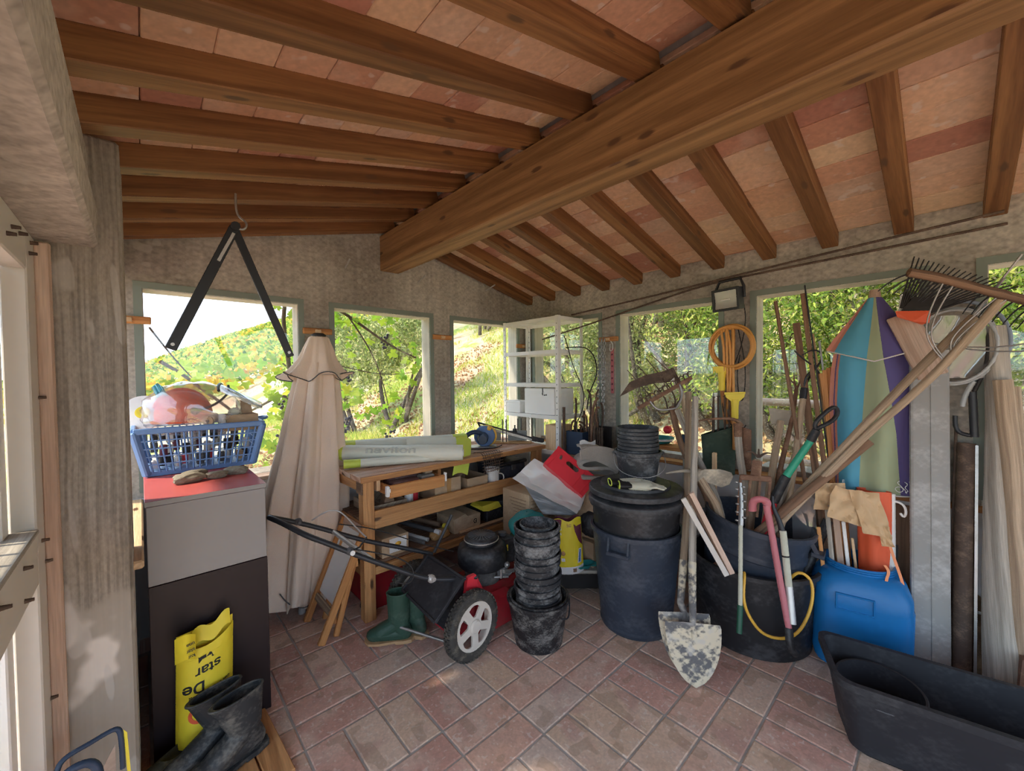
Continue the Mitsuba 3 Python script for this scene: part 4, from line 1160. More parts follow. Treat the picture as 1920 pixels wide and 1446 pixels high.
def boot(base, d, h, mat, name, label, group, L=0.27, open_l=0.075, open_w=0.045, sole=None, lean=(0, 0), cat_='boot'):
    """A rubber boot: heel above base, toe towards d; the shaft's mouth has the half-widths open_l, open_w."""
    M = frame(base, (d[0], d[1], 0), (-d[1], d[0], 0))
    def el(c, a, b, z):
        return [(c[0] + a * math.cos(q), c[1] + b * math.sin(q), z) for q in np.linspace(0, 2 * PI, 21)[:-1]]
    def sph(x, z, rx, ry, rz):
        return np.asarray(trimesh.creation.icosphere(2, 1.0).vertices) * (rx, ry, rz) + (x, 0, z)
    H = lambda *p: manifold3d.Manifold.hull_points(np.vstack([np.asarray(q, float) for q in p]))
    lx, ly = lean
    ank = 0.115
    shaft = H(el((0.055 + lx, ly), open_l, open_w, h), el((0.050, 0), 0.058, 0.044, ank))
    foot = H(sph(0.025, 0.048, 0.048, 0.036, 0.045), sph(0.055, 0.115, 0.052, 0.043, 0.045)) + H(sph(0.055, 0.105, 0.050, 0.042, 0.040), sph(0.15, 0.055, 0.045, 0.047, 0.043)) + H(sph(0.025, 0.046, 0.045, 0.036, 0.044), sph(0.15, 0.05, 0.045, 0.047, 0.040)) + H(sph(0.15, 0.050, 0.045, 0.047, 0.040), sph(L - 0.065, 0.042, 0.045, 0.041, 0.034))
    body = (shaft + foot).refine_to_length(0.014)
    m = mfd(body)
    s = trimesh.Trimesh(m.v, m.f)
    trimesh.smoothing.filter_taubin(s, iterations=10)
    top = manifold3d.Manifold.cube((1, 1, 1), True).translate((0, 0, h + 0.494))
    solid = manifold3d.Manifold(manifold3d.Mesh(np.asarray(s.vertices, np.float32), np.asarray(s.faces, np.uint32)))
    cav = H(el((0.055 + lx, ly), open_l - 0.005, open_w - 0.005, h + 0.02), el((0.050, 0), 0.050, 0.036, 0.09))
    t = thing(name, label, cat_, group)
    part(t, 'upper', mfd(solid - top - cav).tf(M), mat, None, 40)
    ring = [(0.055 + lx + (open_l - 0.002) * math.cos(q), ly + (open_w - 0.002) * math.sin(q), h - 0.008) for q in np.linspace(0, 2 * PI, 29)[:-1]]
    part(t, 'rim', tube(ring, 0.0045, 7, closed=True).tf(M), mat)
    out = Polygon([(x, y) for x, y in [(-0.028, 0), (-0.02, 0.028), (0.02, 0.038), (0.07, 0.036), (0.15, 0.050), (0.21, 0.045), (L - 0.02, 0.022), (L - 0.012, 0), (L - 0.02, -0.022), (0.21, -0.045), (0.15, -0.050), (0.07, -0.036), (0.02, -0.038), (-0.02, -0.028)]]).buffer(0.004)
    part(t, 'sole', cat([prism(out, 0.013).move(0, 0, 0.002), prism(out.intersection(rect(-0.1, -0.1, 0.065, 0.1)), 0.012).move(0, 0, -0.004)]).move(0, 0, 0.004).tf(M), sole or mat)


dB = np.array([-0.96, -0.28]) / math.hypot(0.96, 0.28)
boot((0.315, 1.868, 0.026), dB, 0.262, 'm_boot_black', 'rubber_boot', 'dusty black rubber boot standing nearest the camera on the plank', 'black rubber boots by the cabinet', open_l=0.095, open_w=0.038, lean=(0.02, 0))
boot((0.255, 1.955, 0.026), dB, 0.262, 'm_boot_black', 'rubber_boot', 'dusty black rubber boot just in front of the yellow sack', 'black rubber boots by the cabinet', open_l=0.095, open_w=0.036, lean=(0.02, 0))


def clog(base, d, label):
    M = frame(base, (d[0], d[1], 0), (-d[1], d[0], 0))
    sph = lambda x, z, rx, ry, rz: np.asarray(trimesh.creation.icosphere(3, 1.0).vertices) * (rx, ry, rz) + (x, 0, z)
    H = lambda *p: manifold3d.Manifold.hull_points(np.vstack(p))
    b = H(sph(0.03, 0.045, 0.05, 0.036, 0.042), sph(0.15, 0.045, 0.05, 0.048, 0.042)) + H(sph(0.15, 0.045, 0.05, 0.048, 0.042), sph(0.215, 0.036, 0.05, 0.040, 0.032))
    b = b - manifold3d.Manifold.hull_points(np.vstack([sph(0.03, 0.09, 0.036, 0.026, 0.05), sph(0.09, 0.10, 0.04, 0.030, 0.05)]))
    t = thing('rubber_clog', label, 'clog', 'old rubber clogs by the cabinet')
    part(t, 'upper', mfd(b.refine_to_length(0.02)).tf(M), 'm_boot_mossy', None, 40)
    part(t, 'sole', prism(Polygon([(-0.02, -0.03), (0.06, -0.036), (0.15, -0.05), (0.25, -0.03), (0.265, 0), (0.25, 0.03), (0.15, 0.05), (0.06, 0.036), (-0.02, 0.03)]).buffer(0.003), 0.014).tf(M), 'm_dark_grey')


dusty('m_boot_mossy', (0.045, 0.045, 0.034), (0.15, 0.145, 0.10), 0.7, 0.7, 14.0)
clog((0.125, 2.035, 0.002), (-0.80, -0.60), 'mossy old rubber clog against the cabinet, farther from the camera')
clog((0.150, 1.925, 0.002), (-0.80, -0.60), 'mossy old rubber clog between the yellow sack and the black boots')
for i, (x0, x1, y0, y1, l) in enumerate([(0.295, 0.385, 1.66, 2.065, 'right-hand one under the black boots'), (0.20, 0.292, 1.60, 1.98, 'left-hand one under the black boots')]):
    solo('pine_board', box(x0, x1, y0, y1, 0.002, 0.024, 0.003).tf(rotm((0, 0, 1), 3, ((x0 + x1) / 2, (y0 + y1) / 2, 0))).wood((0.05, 1, 0)), 'm_bench', f'orange pine board lying on the floor, {l}', 'board', 'boards under the boots')

# yellow sack
t = thing('paper_sack', 'crumpled yellow sack with upside-down black print leaning on the cabinet', 'sack')
def sack_pt(u, v, back=0):
    """u across 0..1, v up 0..1."""
    x = 0.065 + 0.185 * u + 0.012 * v
    th = 0.075 * (math.sin(PI * min(max(u, 0), 1)) ** 0.6) * (1 - 0.55 * v) + 0.006
    wr = 0.012 * (meshkit.fbm(np.array([u * 3.0, v * 5.0, back * 3.0]), 3, 4) - 0.5)
    return np.array([x, 2.055 - (th if not back else 0.0) - 0.006 + wr * (0 if back else 1), 0.055 + (0.39 if not back else 0.43) * v + (0.02 * u if back else 0.035 * u - 0.03 * math.sin(PI * u) * (v > 0.85))])
def sack_front(u, v):
    return sack_pt(u, v)
part(t, 'front', sheet([[sack_pt(u, v) for u in np.linspace(0, 1, 22)] for v in np.linspace(0, 1, 26)], 0.0015, 50), 'm_yellow')
part(t, 'back', sheet([[sack_pt(u, v, 1) for u in np.linspace(0, 1, 8)] for v in np.linspace(0, 1, 12)], 0.0015, 50), 'm_yellow')
part(t, 'bottom', sheet([[sack_pt(u, 0) * (1 - w) + sack_pt(u, 0, 1) * w for u in np.linspace(0, 1, 10)] for w in np.linspace(0, 1, 4)], 0.0015), 'm_yellow')
part(t, 'folded_corner', sheet([[(0.070 + 0.062 * u, 1.995 - 0.028 * math.sin(PI * u * 0.9) - 0.012 * v, 0.455 + 0.055 * v + 0.02 * math.sin(PI * u)) for u in np.linspace(0, 1, 10)] for v in np.linspace(-1, 1, 10)], 0.0015, 50), 'm_yellow', 'corner turned down with print on it')
part(t, 'inner_fold', sheet([[(0.125 + 0.125 * u, 2.02 - 0.010 * math.sin(PI * u) + 0.018 * v, 0.435 + 0.045 * u + 0.055 * v + 0.012 * math.sin(9 * u)) for u in np.linspace(0, 1, 14)] for v in np.linspace(0, 1, 6)], 0.0015, 50), 'm_yellow')
def on_sack(s, h, u0, v0, mat='m_ink', bold=True, squeeze=1.0):
    m = text(s, h, np.eye(4), bold, 0.0008, squeeze)
    P = m.v.copy()
    out = np.array([sack_pt(u0 - p[0] / 0.185, v0 - p[1] / 0.41) for p in P])
    m.v = out + np.stack([0 * P[:, 2], -0.0015 - P[:, 2], 0 * P[:, 2]], 1)
    return m
part(t, 'print', cat([on_sack('De', 0.040, 0.48, 0.60), on_sack('star', 0.034, 0.76, 0.74), on_sack('Das Bodenhilfsmittel', 0.010, 0.92, 0.49), on_sack('ke', 0.034, 0.64, 0.88)]), 'm_ink', 'black lettering printed upside down')
def on_sack_ring(u0, v0, R, w):
    q = [[sack_pt(u0 + (R + w * k) / 0.185 * math.cos(a), v0 + (R + w * k) / 0.41 * math.sin(a)) + np.array([0, -0.0022, 0]) for k in (0, 1)] for a in np.linspace(0, 2 * PI, 26)]
    return sheet(q, 0.0008)
part(t, 'ring_print', on_sack_ring(0.38, 0.30, 0.024, 0.012), 'm_orange_red', 'orange ring printed on the sack')
part(t, 'ring_print', on_sack_ring(0.74, 0.34, 0.014, 0.010), 'm_orange_red')
part(t, 'fold_print', cat([text(s, 0.011, frame((0.128, 1.958, z), (-1, 0.1, -0.25), None, (0, -1, 0.2)), True, 0.0008).move(0, 0, 0) for s, z in (('une', 0.492), ('star', 0.468), ('kur', 0.445))]), 'm_ink', 'black lettering on the turned-down corner')

# hacksaw leaning at the foot of the pillar
t = thing('hacksaw', 'dark blue hacksaw standing on the floor against the pillar', 'saw')
hs = spline([(-0.200, 1.66, 0.395), (-0.190, 1.68, 0.428), (-0.145, 1.70, 0.432), (-0.100, 1.72, 0.430), (-0.080, 1.725, 0.425), (-0.072, 1.725, 0.395), (-0.070, 1.72, 0.30)], 40)
part(t, 'frame', tube(hs, 0.007, 8, flat=1.0), 'm_dark_blue')
part(t, 'handle', tube(spline([(-0.200, 1.66, 0.385), (-0.175, 1.66, 0.405), (-0.135, 1.67, 0.395), (-0.118, 1.67, 0.345), (-0.13, 1.67, 0.29)], 20), 0.011, 8), 'm_dark_blue', 'curved dark blue grip')
part(t, 'blade', hull([(-0.066, 1.725, 0.415), (-0.066, 1.727, 0.415), (-0.058, 1.72, 0.405), (-0.050, 1.70, 0.02), (-0.050, 1.702, 0.02), (-0.040, 1.695, 0.02)]), 'm_yellow_paint', 'thin blade painted yellow')
part(t, 'blade_guard', hull([(-0.160, 1.69, 0.25), (-0.105, 1.715, 0.34), (-0.085, 1.72, 0.385), (-0.085, 1.72, 0.25), (-0.160, 1.693, 0.25), (-0.105, 1.718, 0.34), (-0.085, 1.723, 0.385), (-0.085, 1.723, 0.25)]), 'm_steel')

# beige parasol leaning at the window post
tex('m_beige_cloth', lambda p, n, uv: mix((0.70, 0.56, 0.45), (0.80, 0.665, 0.55), fbm(p.x * 9, p.y * 9, p.z * 4)) * (0.93 + 0.14 * fbm(p.x * 300, p.y * 300, p.z * 300)), 0.9, 0.15)
t = thing('beige_parasol', 'large closed beige parasol leaning on the post between two windows', 'parasol')
def para(z_r, folds, amp, seed, hem=None, n=120):
    rows = []
    for (z, R) in z_r:
        s = (1.77 - z) / 1.75
        c = np.array([0.880 - 0.170 * s ** 1.1, 2.855 - 0.075 * s])
        a = np.linspace(0, 2 * PI, n + 1)[:-1]
        k = amp * min(1, (1.80 - z) / 0.25)
        w = 1 + k * np.cos(folds * a + 0.6 * np.sin(2 * a) + 0.4 * s) + 0.35 * k * np.cos((2 * folds + 1) * a + 2.0 * s + seed)
        zz = z + (hem or 0) * np.cos(folds * a + 0.9) * (z == z_r[-1][0])
        rows.append(np.stack([c[0] + R * w * np.cos(a), c[1] + 0.52 * R * w * np.sin(a), np.broadcast_to(zz, a.shape)], -1))
    return np.array(rows)
part(t, 'canopy', sheet(para([(1.60, 0.085), (1.50, 0.105), (1.40, 0.118), (1.25, 0.135), (1.10, 0.150), (0.95, 0.170), (0.80, 0.188), (0.65, 0.198), (0.50, 0.198), (0.35, 0.192), (0.22, 0.186), (0.12, 0.176), (0.085, 0.168)], 7, 0.30, 1.0, 0.03), 0.003, 60, closed_u=True), 'm_beige_cloth')
part(t, 'vent_flap', sheet(para([(1.775, 0.045), (1.765, 0.062), (1.70, 0.085), (1.62, 0.105), (1.555, 0.138), (1.520, 0.172), (1.508, 0.192)], 5, 0.26, 2.0, 0.03), 0.003, 60, closed_u=True), 'm_beige_cloth', 'flared cap of cloth at the top')
hemline = para([(1.520, 0.172), (1.508, 0.192)], 5, 0.26, 2.0, 0.03)[1]
part(t, 'piping', tube(np.vstack([hemline]), 0.0035, 6, closed=True), 'm_dark_grey', 'dark edging of the cap')
part(t, 'cap', lathe([(0, 0.012), (0.03, 0.010), (0.045, 0.0), (0.045, -0.012), (0, -0.012)], 24, (0.880, 2.855, 1.785)), 'm_dark')
part(t, 'pole', rod((0.72, 2.785, 0.0), (0.87, 2.85, 1.75), 0.021, seed=3), 'm_grey_plastic')
part(t, 'tie_cord', tube(spline([(0.585, 2.72, 0.20), (0.62, 2.70, 0.14), (0.66, 2.675, 0.11), (0.72, 2.67, 0.09), (0.80, 2.69, 0.15), (0.84, 2.72, 0.20)], 24), 0.0035, 6), 'm_dark_grey')

# hanging black bracket
t = thing('folding_bracket', 'black steel tow bar folded open, hanging from the rafters in front of the left window', 'bracket')
apex = np.array([0.330, 2.200, 2.185])
part(t, 'arm', cat([bar(apex, (0.094, 2.19, 1.625), 0.040, 0.012, (0, -1, 0), 0.003)]), 'm_black_metal')
part(t, 'arm', cat([bar(apex + (0, 0.014, 0), (0.545, 2.20, 1.605), 0.034, 0.012, (0, -1, 0), 0.003)]), 'm_black_metal')
part(t, 'grey_strip', bar(apex + (-0.005, -0.009, -0.03), (0.265, 2.19, 2.02), 0.012, 0.004, (0, -1, 0)), 'm_light_metal', 'bare metal strip')
for p in [(0.101, 2.183, 1.645), (0.538, 2.193, 1.625)]:
    part(t, 'bolt_hole', rod((p[0], p[1] - 0.002, p[2]), (p[0], p[1] + 0.004, p[2]), 0.007, seed=1), 'm_light_metal')
part(t, 'hinge', rod(apex + (0, -0.03, 0), apex + (0, 0.05, 0), 0.018, seed=1), 'm_black_metal')
part(t, 'hook', tube(spline([apex + (0.0, 0, 0.0), apex + (0.035, 0, 0.0), apex + (0.045, 0, 0.03), apex + (0.02, 0.01, 0.055), apex + (0.01, 0.02, 0.16)], 20), 0.005, 7), 'm_steel', 'steel hook at the top')

# ------------------------------------------------------------------ garden tools in the bins and along the right wall
# axes of the tools in metres (points along each piece)
PT = {
'shovel1_shaft': [(1.975,0.848,0.305),(2.099,0.903,0.498),(2.251,0.963,0.788),(2.527,1.068,1.354)],
'shovel1_blade': [(1.877,0.952,0.314),(2.055,0.733,0.293),(2.043,0.728,0.224),(1.987,0.749,0.123),(1.911,0.81,0.051),(1.857,0.884,0.169),(1.854,0.93,0.253)],
'shovel2_shaft': [(1.998,0.922,0.296),(2.113,0.958,0.475),(2.271,1.011,0.712),(2.576,1.133,1.38)],
'scythe': [(2.371,1.51,1.35),(2.424,1.465,1.446),(2.499,1.397,1.492),(2.584,1.32,1.516),(2.635,1.274,1.537),(2.653,1.256,1.515),(2.644,1.263,1.475),(2.622,1.283,1.443),(2.543,1.356,1.437),(2.455,1.436,1.406),(2.395,1.489,1.364)],
'scythe_handle': [(2.648,1.261,1.504),(2.658,1.222,1.414),(2.655,1.192,1.255),(2.573,1.002,0.642)],
'fork_t1': [(2.442,1.492,1.529),(2.506,1.359,1.345),(2.507,1.329,1.286),(2.526,1.283,1.238),(2.568,1.245,1.255)],
'fork_t2': [(2.491,1.448,1.565),(2.564,1.306,1.369),(2.567,1.274,1.299),(2.557,1.255,1.258),(2.578,1.236,1.265)],
'fork_t3': [(2.538,1.407,1.608),(2.595,1.28,1.426),(2.6,1.246,1.369),(2.6,1.231,1.32),(2.581,1.233,1.272)],
'fork_t4': [(2.565,1.382,1.633),(2.627,1.281,1.515),(2.653,1.227,1.454),(2.645,1.205,1.379),(2.6,1.217,1.303),(2.578,1.236,1.265)],
'fork_handle': [(2.573,1.24,1.265),(2.549,1.145,0.991),(2.523,0.983,0.708)],
'rake_bar': [(2.371,1.372,1.278),(2.634,1.137,1.475)],
'rake_handle': [(2.519,1.239,1.39),(2.54,1.189,1.27),(2.553,1.03,0.907),(2.517,0.919,0.692)],
'mattock_head': [(2.378,0.987,0.915)],
'mattock_spike': [(2.246,1.122,0.918),(2.322,1.039,0.934),(2.378,0.987,0.921)],
'mattock_blade': [(2.352,0.997,0.927),(2.392,0.962,0.945),(2.46,0.899,0.944),(2.505,0.857,0.925),(2.511,0.85,0.903),(2.494,0.864,0.857),(2.462,0.894,0.839),(2.412,0.94,0.864),(2.372,0.978,0.883)],
'mattock_handle': [(2.376,0.989,0.912),(2.401,0.935,0.808),(2.422,0.899,0.725)],
'bag_front': [(2.772,1.132,1.078),(2.862,0.944,1.15),(2.825,0.94,0.835),(2.753,1.114,0.806)],
'hoe_head': [(2.609,1.096,1.195),(2.649,1.033,1.21),(2.703,0.956,1.215),(2.73,0.904,1.206),(2.737,0.869,1.169)],
'hoe_blade': [(2.732,0.874,1.169),(2.744,0.821,1.152),(2.727,0.815,0.913),(2.719,0.863,0.89)],
'hoe_handle': [(2.714,0.889,1.149),(2.679,0.862,0.979),(2.618,0.798,0.674)],
'hose_c': [(2.949,1.004,1.698)],
'sqg1': [(2.862,1.037,1.518),(2.887,1.001,1.143)],
'sqg1h': [(2.828,1.068,1.522),(2.886,1.002,1.532)],
'sqg2': [(2.839,0.943,1.333),(2.835,0.941,1.153)],
'sqg2h': [(2.812,0.982,1.347),(2.873,0.885,1.341)],
'orange_stick': [(2.92,0.994,1.814),(2.865,0.968,1.148)],
'flood': [(2.807,0.995,1.968),(2.915,0.951,2.009)],
'a': [(2.907,0.739,1.943),(2.953,0.611,1.424),(2.994,0.519,1.014)],
'b': [(2.974,0.645,1.804),(2.974,0.591,1.43),(2.957,0.525,1.018)],
'c': [(2.983,0.615,1.98),(2.989,0.568,1.559),(3.013,0.47,0.922)],
'd': [(2.97,0.602,2.027),(2.997,0.533,1.526),(3.008,0.45,0.99)],
'e': [(3.008,0.57,1.734),(3.007,0.55,1.494),(2.997,0.489,1.018)],
'f': [(2.976,0.53,1.685),(2.972,0.479,1.243),(2.992,0.438,0.994)],
'canes': [(2.945,0.498,1.513),(2.962,0.484,1.525),(2.975,0.471,1.531),(2.974,0.458,1.503),(2.943,0.513,1.494),(2.938,0.459,0.937),(2.944,0.399,0.945)],
'cult': [(2.843,0.575,1.408),(2.695,0.599,0.893),(2.634,0.61,0.753)],
'cult_tines0': [(2.843,0.575,1.418),(2.847,0.561,1.483),(2.872,0.526,1.525),(2.883,0.503,1.577),(2.865,0.508,1.616),(2.832,0.539,1.626),(2.816,0.566,1.609),(2.815,0.581,1.6)],
'cult_tines1': [(2.783,0.61,1.625),(2.816,0.578,1.582),(2.867,0.53,1.525),(2.887,0.496,1.457),(2.899,0.482,1.387),(2.888,0.49,1.325)],
'cult_tines2': [(2.843,0.575,1.418),(2.89,0.549,1.495),(2.919,0.537,1.548),(2.928,0.544,1.583),(2.919,0.566,1.596)],
'fork2': [(2.871,0.618,1.419),(2.795,0.626,1.215),(2.671,0.651,0.95),(2.614,0.657,0.807)],
'fork2_t': [(2.871,0.618,1.419),(2.894,0.612,1.457),(2.875,0.629,1.445),(2.901,0.619,1.476),(2.86,0.642,1.439)],
'flathoe': [(2.744,0.73,1.291),(2.811,0.614,1.274),(2.793,0.628,1.193),(2.742,0.715,1.197)],
'flathoe_h': [(2.761,0.671,1.215),(2.69,0.677,1.066),(2.572,0.682,0.81)],
'green_h': [(2.583,0.493,1.142),(2.53,0.589,0.946),(2.526,0.618,0.869)],
'green_grip': [(2.583,0.493,1.142),(2.582,0.468,1.201),(2.577,0.474,1.229),(2.601,0.441,1.285),(2.629,0.402,1.318),(2.626,0.39,1.297),(2.605,0.408,1.251),(2.576,0.447,1.22),(2.582,0.468,1.201)],
'pole1': [(2.562,0.608,0.755),(2.575,0.375,1.098),(2.540,0.070,1.542),(2.56,-0.064,1.724)],
'pole2': [(2.521,0.591,0.720),(2.560,0.280,1.180),(2.530,0.060,1.467),(2.492,-0.136,1.781)],
'pole3': [(2.477,0.605,0.747),(2.565,0.422,0.969),(2.626,0.264,1.16)],
'rake2_head': [(2.335,0.121,1.907),(2.383,0.036,1.876),(2.447,-0.093,1.813),(2.512,-0.196,1.766),(2.542,-0.279,1.722)],
'rake3_hub': [(2.733,0.146,1.813),(2.774,0.107,1.774)],
'clearhose_c': [(2.854,0.001,1.616)],
'grey_plank': [(2.813,0.065,1.572),(2.748,0.049,0.132)],
'pile_post': [(2.899,-0.056,1.156),(2.864,-0.052,0.726),(2.81,-0.049,0.132)],
'gpost': [(2.89,-0.137,1.702),(2.877,-0.155,1.243),(2.806,-0.169,0.487),(2.746,-0.178,0.179)],
'bpost': [(2.83,-0.159,1.458),(2.822,-0.194,1.016),(2.774,-0.219,0.532)],
'bpost2': [(2.921,-0.189,1.425),(2.907,-0.218,1.005),(2.901,-0.247,0.772)],
'lop1': [(2.358,0.635,0.816),(2.34,0.606,0.685),(2.302,0.551,0.419),(2.276,0.516,0.265)],
'lop1g': [(2.276,0.516,0.265),(2.259,0.501,0.183),(2.274,0.486,0.155)],
'lop2': [(2.359,0.562,0.705),(2.327,0.528,0.445),(2.289,0.504,0.285)],
'saw': [(2.269,0.727,0.712),(2.181,0.7,0.338),(2.142,0.692,0.216)],
'sawb': [(2.269,0.727,0.712),(2.296,0.733,0.83),(2.316,0.745,0.922)],
'slats': [(2.014,0.913,0.866),(2.132,0.765,0.518),(2.064,0.894,0.889),(2.175,0.753,0.519)],
'tube_black': [(2.79,0.45,0.677),(2.661,0.532,0.395)],
'rods': [(2.805,2.262,2.036),(2.902,0.899,2.151),(2.912,-0.154,2.245),(2.9,2.712,1.849),(2.917,1.211,2.113),(2.941,-0.169,2.171)],
'stripar': [(2.848,0.288,1.906),(2.837,0.264,0.858)],
'bark': [(2.828,-0.085,0.344),(2.846,-0.211,0.344)],
'strap': [(2.788,0.238,0.771),(2.738,0.196,0.61),(2.719,0.155,0.47),(2.707,0.15,0.397),(2.677,0.163,0.374),(2.652,0.188,0.416),(2.661,0.209,0.484),(2.684,0.203,0.523),(2.684,0.217,0.553)],
'chain': [(2.882,2.005,1.715),(2.835,2.021,0.924),(2.921,1.941,1.713)],
}
PT = {k: np.array(v) for k, v in PT.items()}

def toward(p, k):
    """The points drawn k of the way nearer to the room's middle, so that they clear the wall."""
    return CAM + (np.asarray(p) - CAM) * k


def plate(pts, t, bow=0.0):
    """A flat blade of thickness t through the outline."""
    p = np.asarray(pts, float)
    c = p.mean(0)
    u, s, vt = np.linalg.svd(p - c)
    n = vt[2] if vt[2] @ (CAM - c) > 0 else -vt[2]
    x, y = vt[0], np.cross(n, vt[0])
    q = np.stack([(p - c) @ x, (p - c) @ y], 1)
    M = np.eye(4)
    M[:3, 0], M[:3, 1], M[:3, 2], M[:3, 3] = x, y, n, c - n * t / 2
    m = trimesh.creation.extrude_polygon(Polygon(q).buffer(0), t, engine='earcut')
    m = m.subdivide_to_size(0.04)
    v = np.asarray(m.vertices).copy()
    if bow:
        e = np.abs(q).max(0)
        v[:, 2] += bow * (1 - (v[:, 1] / e[1]) ** 2)
    return Mesh(v, m.faces).tf(M).smooth(35)


def path(p, n=24):
    return spline(p, n)


def handle(t, pts, r, mat='m_handle', n=20, r1=None, name='handle', label=None):
    p = path(pts, n) if len(pts) > 2 else np.linspace(pts[0], pts[1], n)
    p = p + 0.0015 * (meshkit.noise(p * 9.0)[:, None] - 0.5)
    return part(t, name, tube(p, np.linspace(r, r1 or r, n), 12), mat, label)


# two shovels in front of the tub
def shovel_blade(tip, top, width, lean):
    tip, top = np.asarray(tip, float), np.asarray(top, float)
    ax = (top - tip)
    L = np.linalg.norm(ax)
    M = frame(tip, ax, (0.62, -0.78, 0.0))
    rows = []
    for s in np.linspace(0, 1, 15):
        w = width / 2 * (1 - (1 - s) ** 2.3) ** 0.62 if s < 0.99 else width / 2 * 0.97
        w = max(w, 0.004)
        r = []
        for q in np.linspace(-1, 1, 13):
            sh = -0.020 * abs(q) ** 1.5 * max(0, s - 0.72) / 0.28 * 1.6 if s > 0.72 else 0
            r.append((L * (s + sh), w * q, -0.020 * (1 - q * q) * (0.3 + 0.7 * s) + 0.012 * (s - 0.3) ** 2))
        rows.append(r)
    return sheet(rows, 0.003, 40).tf(M)


for i, (sh, lab, dd) in enumerate([(PT['shovel1_shaft'], 'front one, with a clay-caked pointed blade on the floor', 0), (PT['shovel2_shaft'], 'rear one, its blade behind the front shovel', 1)]):
    t = thing('shovel', f'long-handled shovel by the round tub, {lab}', 'shovel', 'shovels by the round tub')
    if i == 0:
        tip, top = np.array([1.912, 0.806, 0.004]), np.array([1.962, 0.842, 0.285])
    else:
        tip, top = np.array([1.955, 0.862, 0.006]), np.array([1.992, 0.900, 0.300])
    part(t, 'blade', shovel_blade(tip, top, 0.262 if i == 0 else 0.25, 0), 'm_shovel')
    s = path(sh, 30)
    part(t, 'socket', tube(np.vstack([[top + (tip - top) * 0.22 + (-0.01, -0.008, 0)], [top], s[1:9]]), np.linspace(0.016, 0.020, 10), 12), 'm_shovel', 'muddy steel socket')
    part(t, 'handle', tube(s[7:], 0.0185, 12), 'm_grey_wood' if i == 0 else 'm_handle')

# scythe, pitchfork, rake, mattock sticking out of the bin
t = thing('scythe', 'rusty scythe blade standing above the rakes in front of the window', 'scythe')
part(t, 'blade', plate(PT['scythe'], 0.003, 0.006), 'm_dark_rust')
part(t, 'tang', tube(path([PT['scythe'][4], PT['scythe_handle'][0], PT['scythe_handle'][1]], 8), 0.013, 8), 'm_dark_rust')
handle(t, [PT['scythe_handle'][1], PT['scythe_handle'][2], PT['scythe_handle'][3], (2.56, 0.86, 0.12)], 0.014, 'm_handle')
t = thing('pitchfork', 'four-tined pitchfork with a red-brown shaft, tines up in front of the scythe blade', 'pitchfork')
for k in (1, 2, 3, 4):
    p = path(PT[f'fork_t{k}'], 20)
    part(t, 'tine', tube(p, np.linspace(0.0025, 0.006, 20), 8), 'm_dark_rust')
part(t, 'ferrule', rod(PT['fork_handle'][0] + (0, 0.004, 0.02), PT['fork_handle'][0] + (PT['fork_handle'][1] - PT['fork_handle'][0]) * 0.25, 0.017), 'm_rust', 'rusty red ferrule')
handle(t, [PT['fork_handle'][0], PT['fork_handle'][1], PT['fork_handle'][2], (2.53, 0.90, 0.15)], 0.019, 'm_dark_wood')
t = thing('garden_rake', 'iron bow rake with hooped teeth and a pale shaft, head up beside the scythe', 'rake')
b0, b1 = PT['rake_bar']
part(t, 'bar', bar(b0, b1, 0.008, 0.026, (0.2, 0.1, 1), 0.002), 'm_rust')
ud = (b1 - b0) / np.linalg.norm(b1 - b0)
upv = np.cross(ud, np.cross((0, 0, 1.0), ud))
upv /= np.linalg.norm(upv)
tw = np.array([-0.75, -0.65, 0.0])
for k in range(13):
    c = b0 + (b1 - b0) * (k + 0.5) / 13
    part(t, 'tooth', tube(spline([c + upv * 0.008, c + upv * 0.035 + ud * 0.003, c + upv * 0.046 + ud * 0.012 + tw * 0.02, c + upv * 0.036 + ud * 0.024 + tw * 0.045], 8), np.linspace(0.005, 0.003, 8), 6), 'm_dark_rust')
m = (b0 + b1) / 2
for s in (-1, 1):
    part(t, 'bow', tube(spline([m + ud * 0.11 * s, m + ud * 0.09 * s + (0.01, -0.03, -0.06), PT['rake_handle'][1] + (0, 0.005, 0.01)], 14), 0.007, 8), 'm_steel')
handle(t, [PT['rake_handle'][1], PT['rake_handle'][2], PT['rake_handle'][3], (2.50, 0.86, 0.2)], 0.0185, 'm_grey_wood')
t = thing('mattock', 'muddy mattock with a pick and a broad blade at the tool bin rim', 'mattock')
sp = path(PT['mattock_spike'], 12)
part(t, 'pick', tube(sp, np.linspace(0.004, 0.017, 12), 8), 'm_soil_steel')
part(t, 'blade', plate(PT['mattock_blade'], 0.008, 0.006), 'm_soil_steel')
part(t, 'eye', ball(PT['mattock_head'] + (0.002, 0, -0.008), 0.036, 3, (0.8, 0.8, 1.05)), 'm_soil_steel')
handle(t, [PT['mattock_handle'][0], PT['mattock_handle'][1], PT['mattock_handle'][2], (2.49, 0.84, 0.3)], 0.022, 'm_handle')

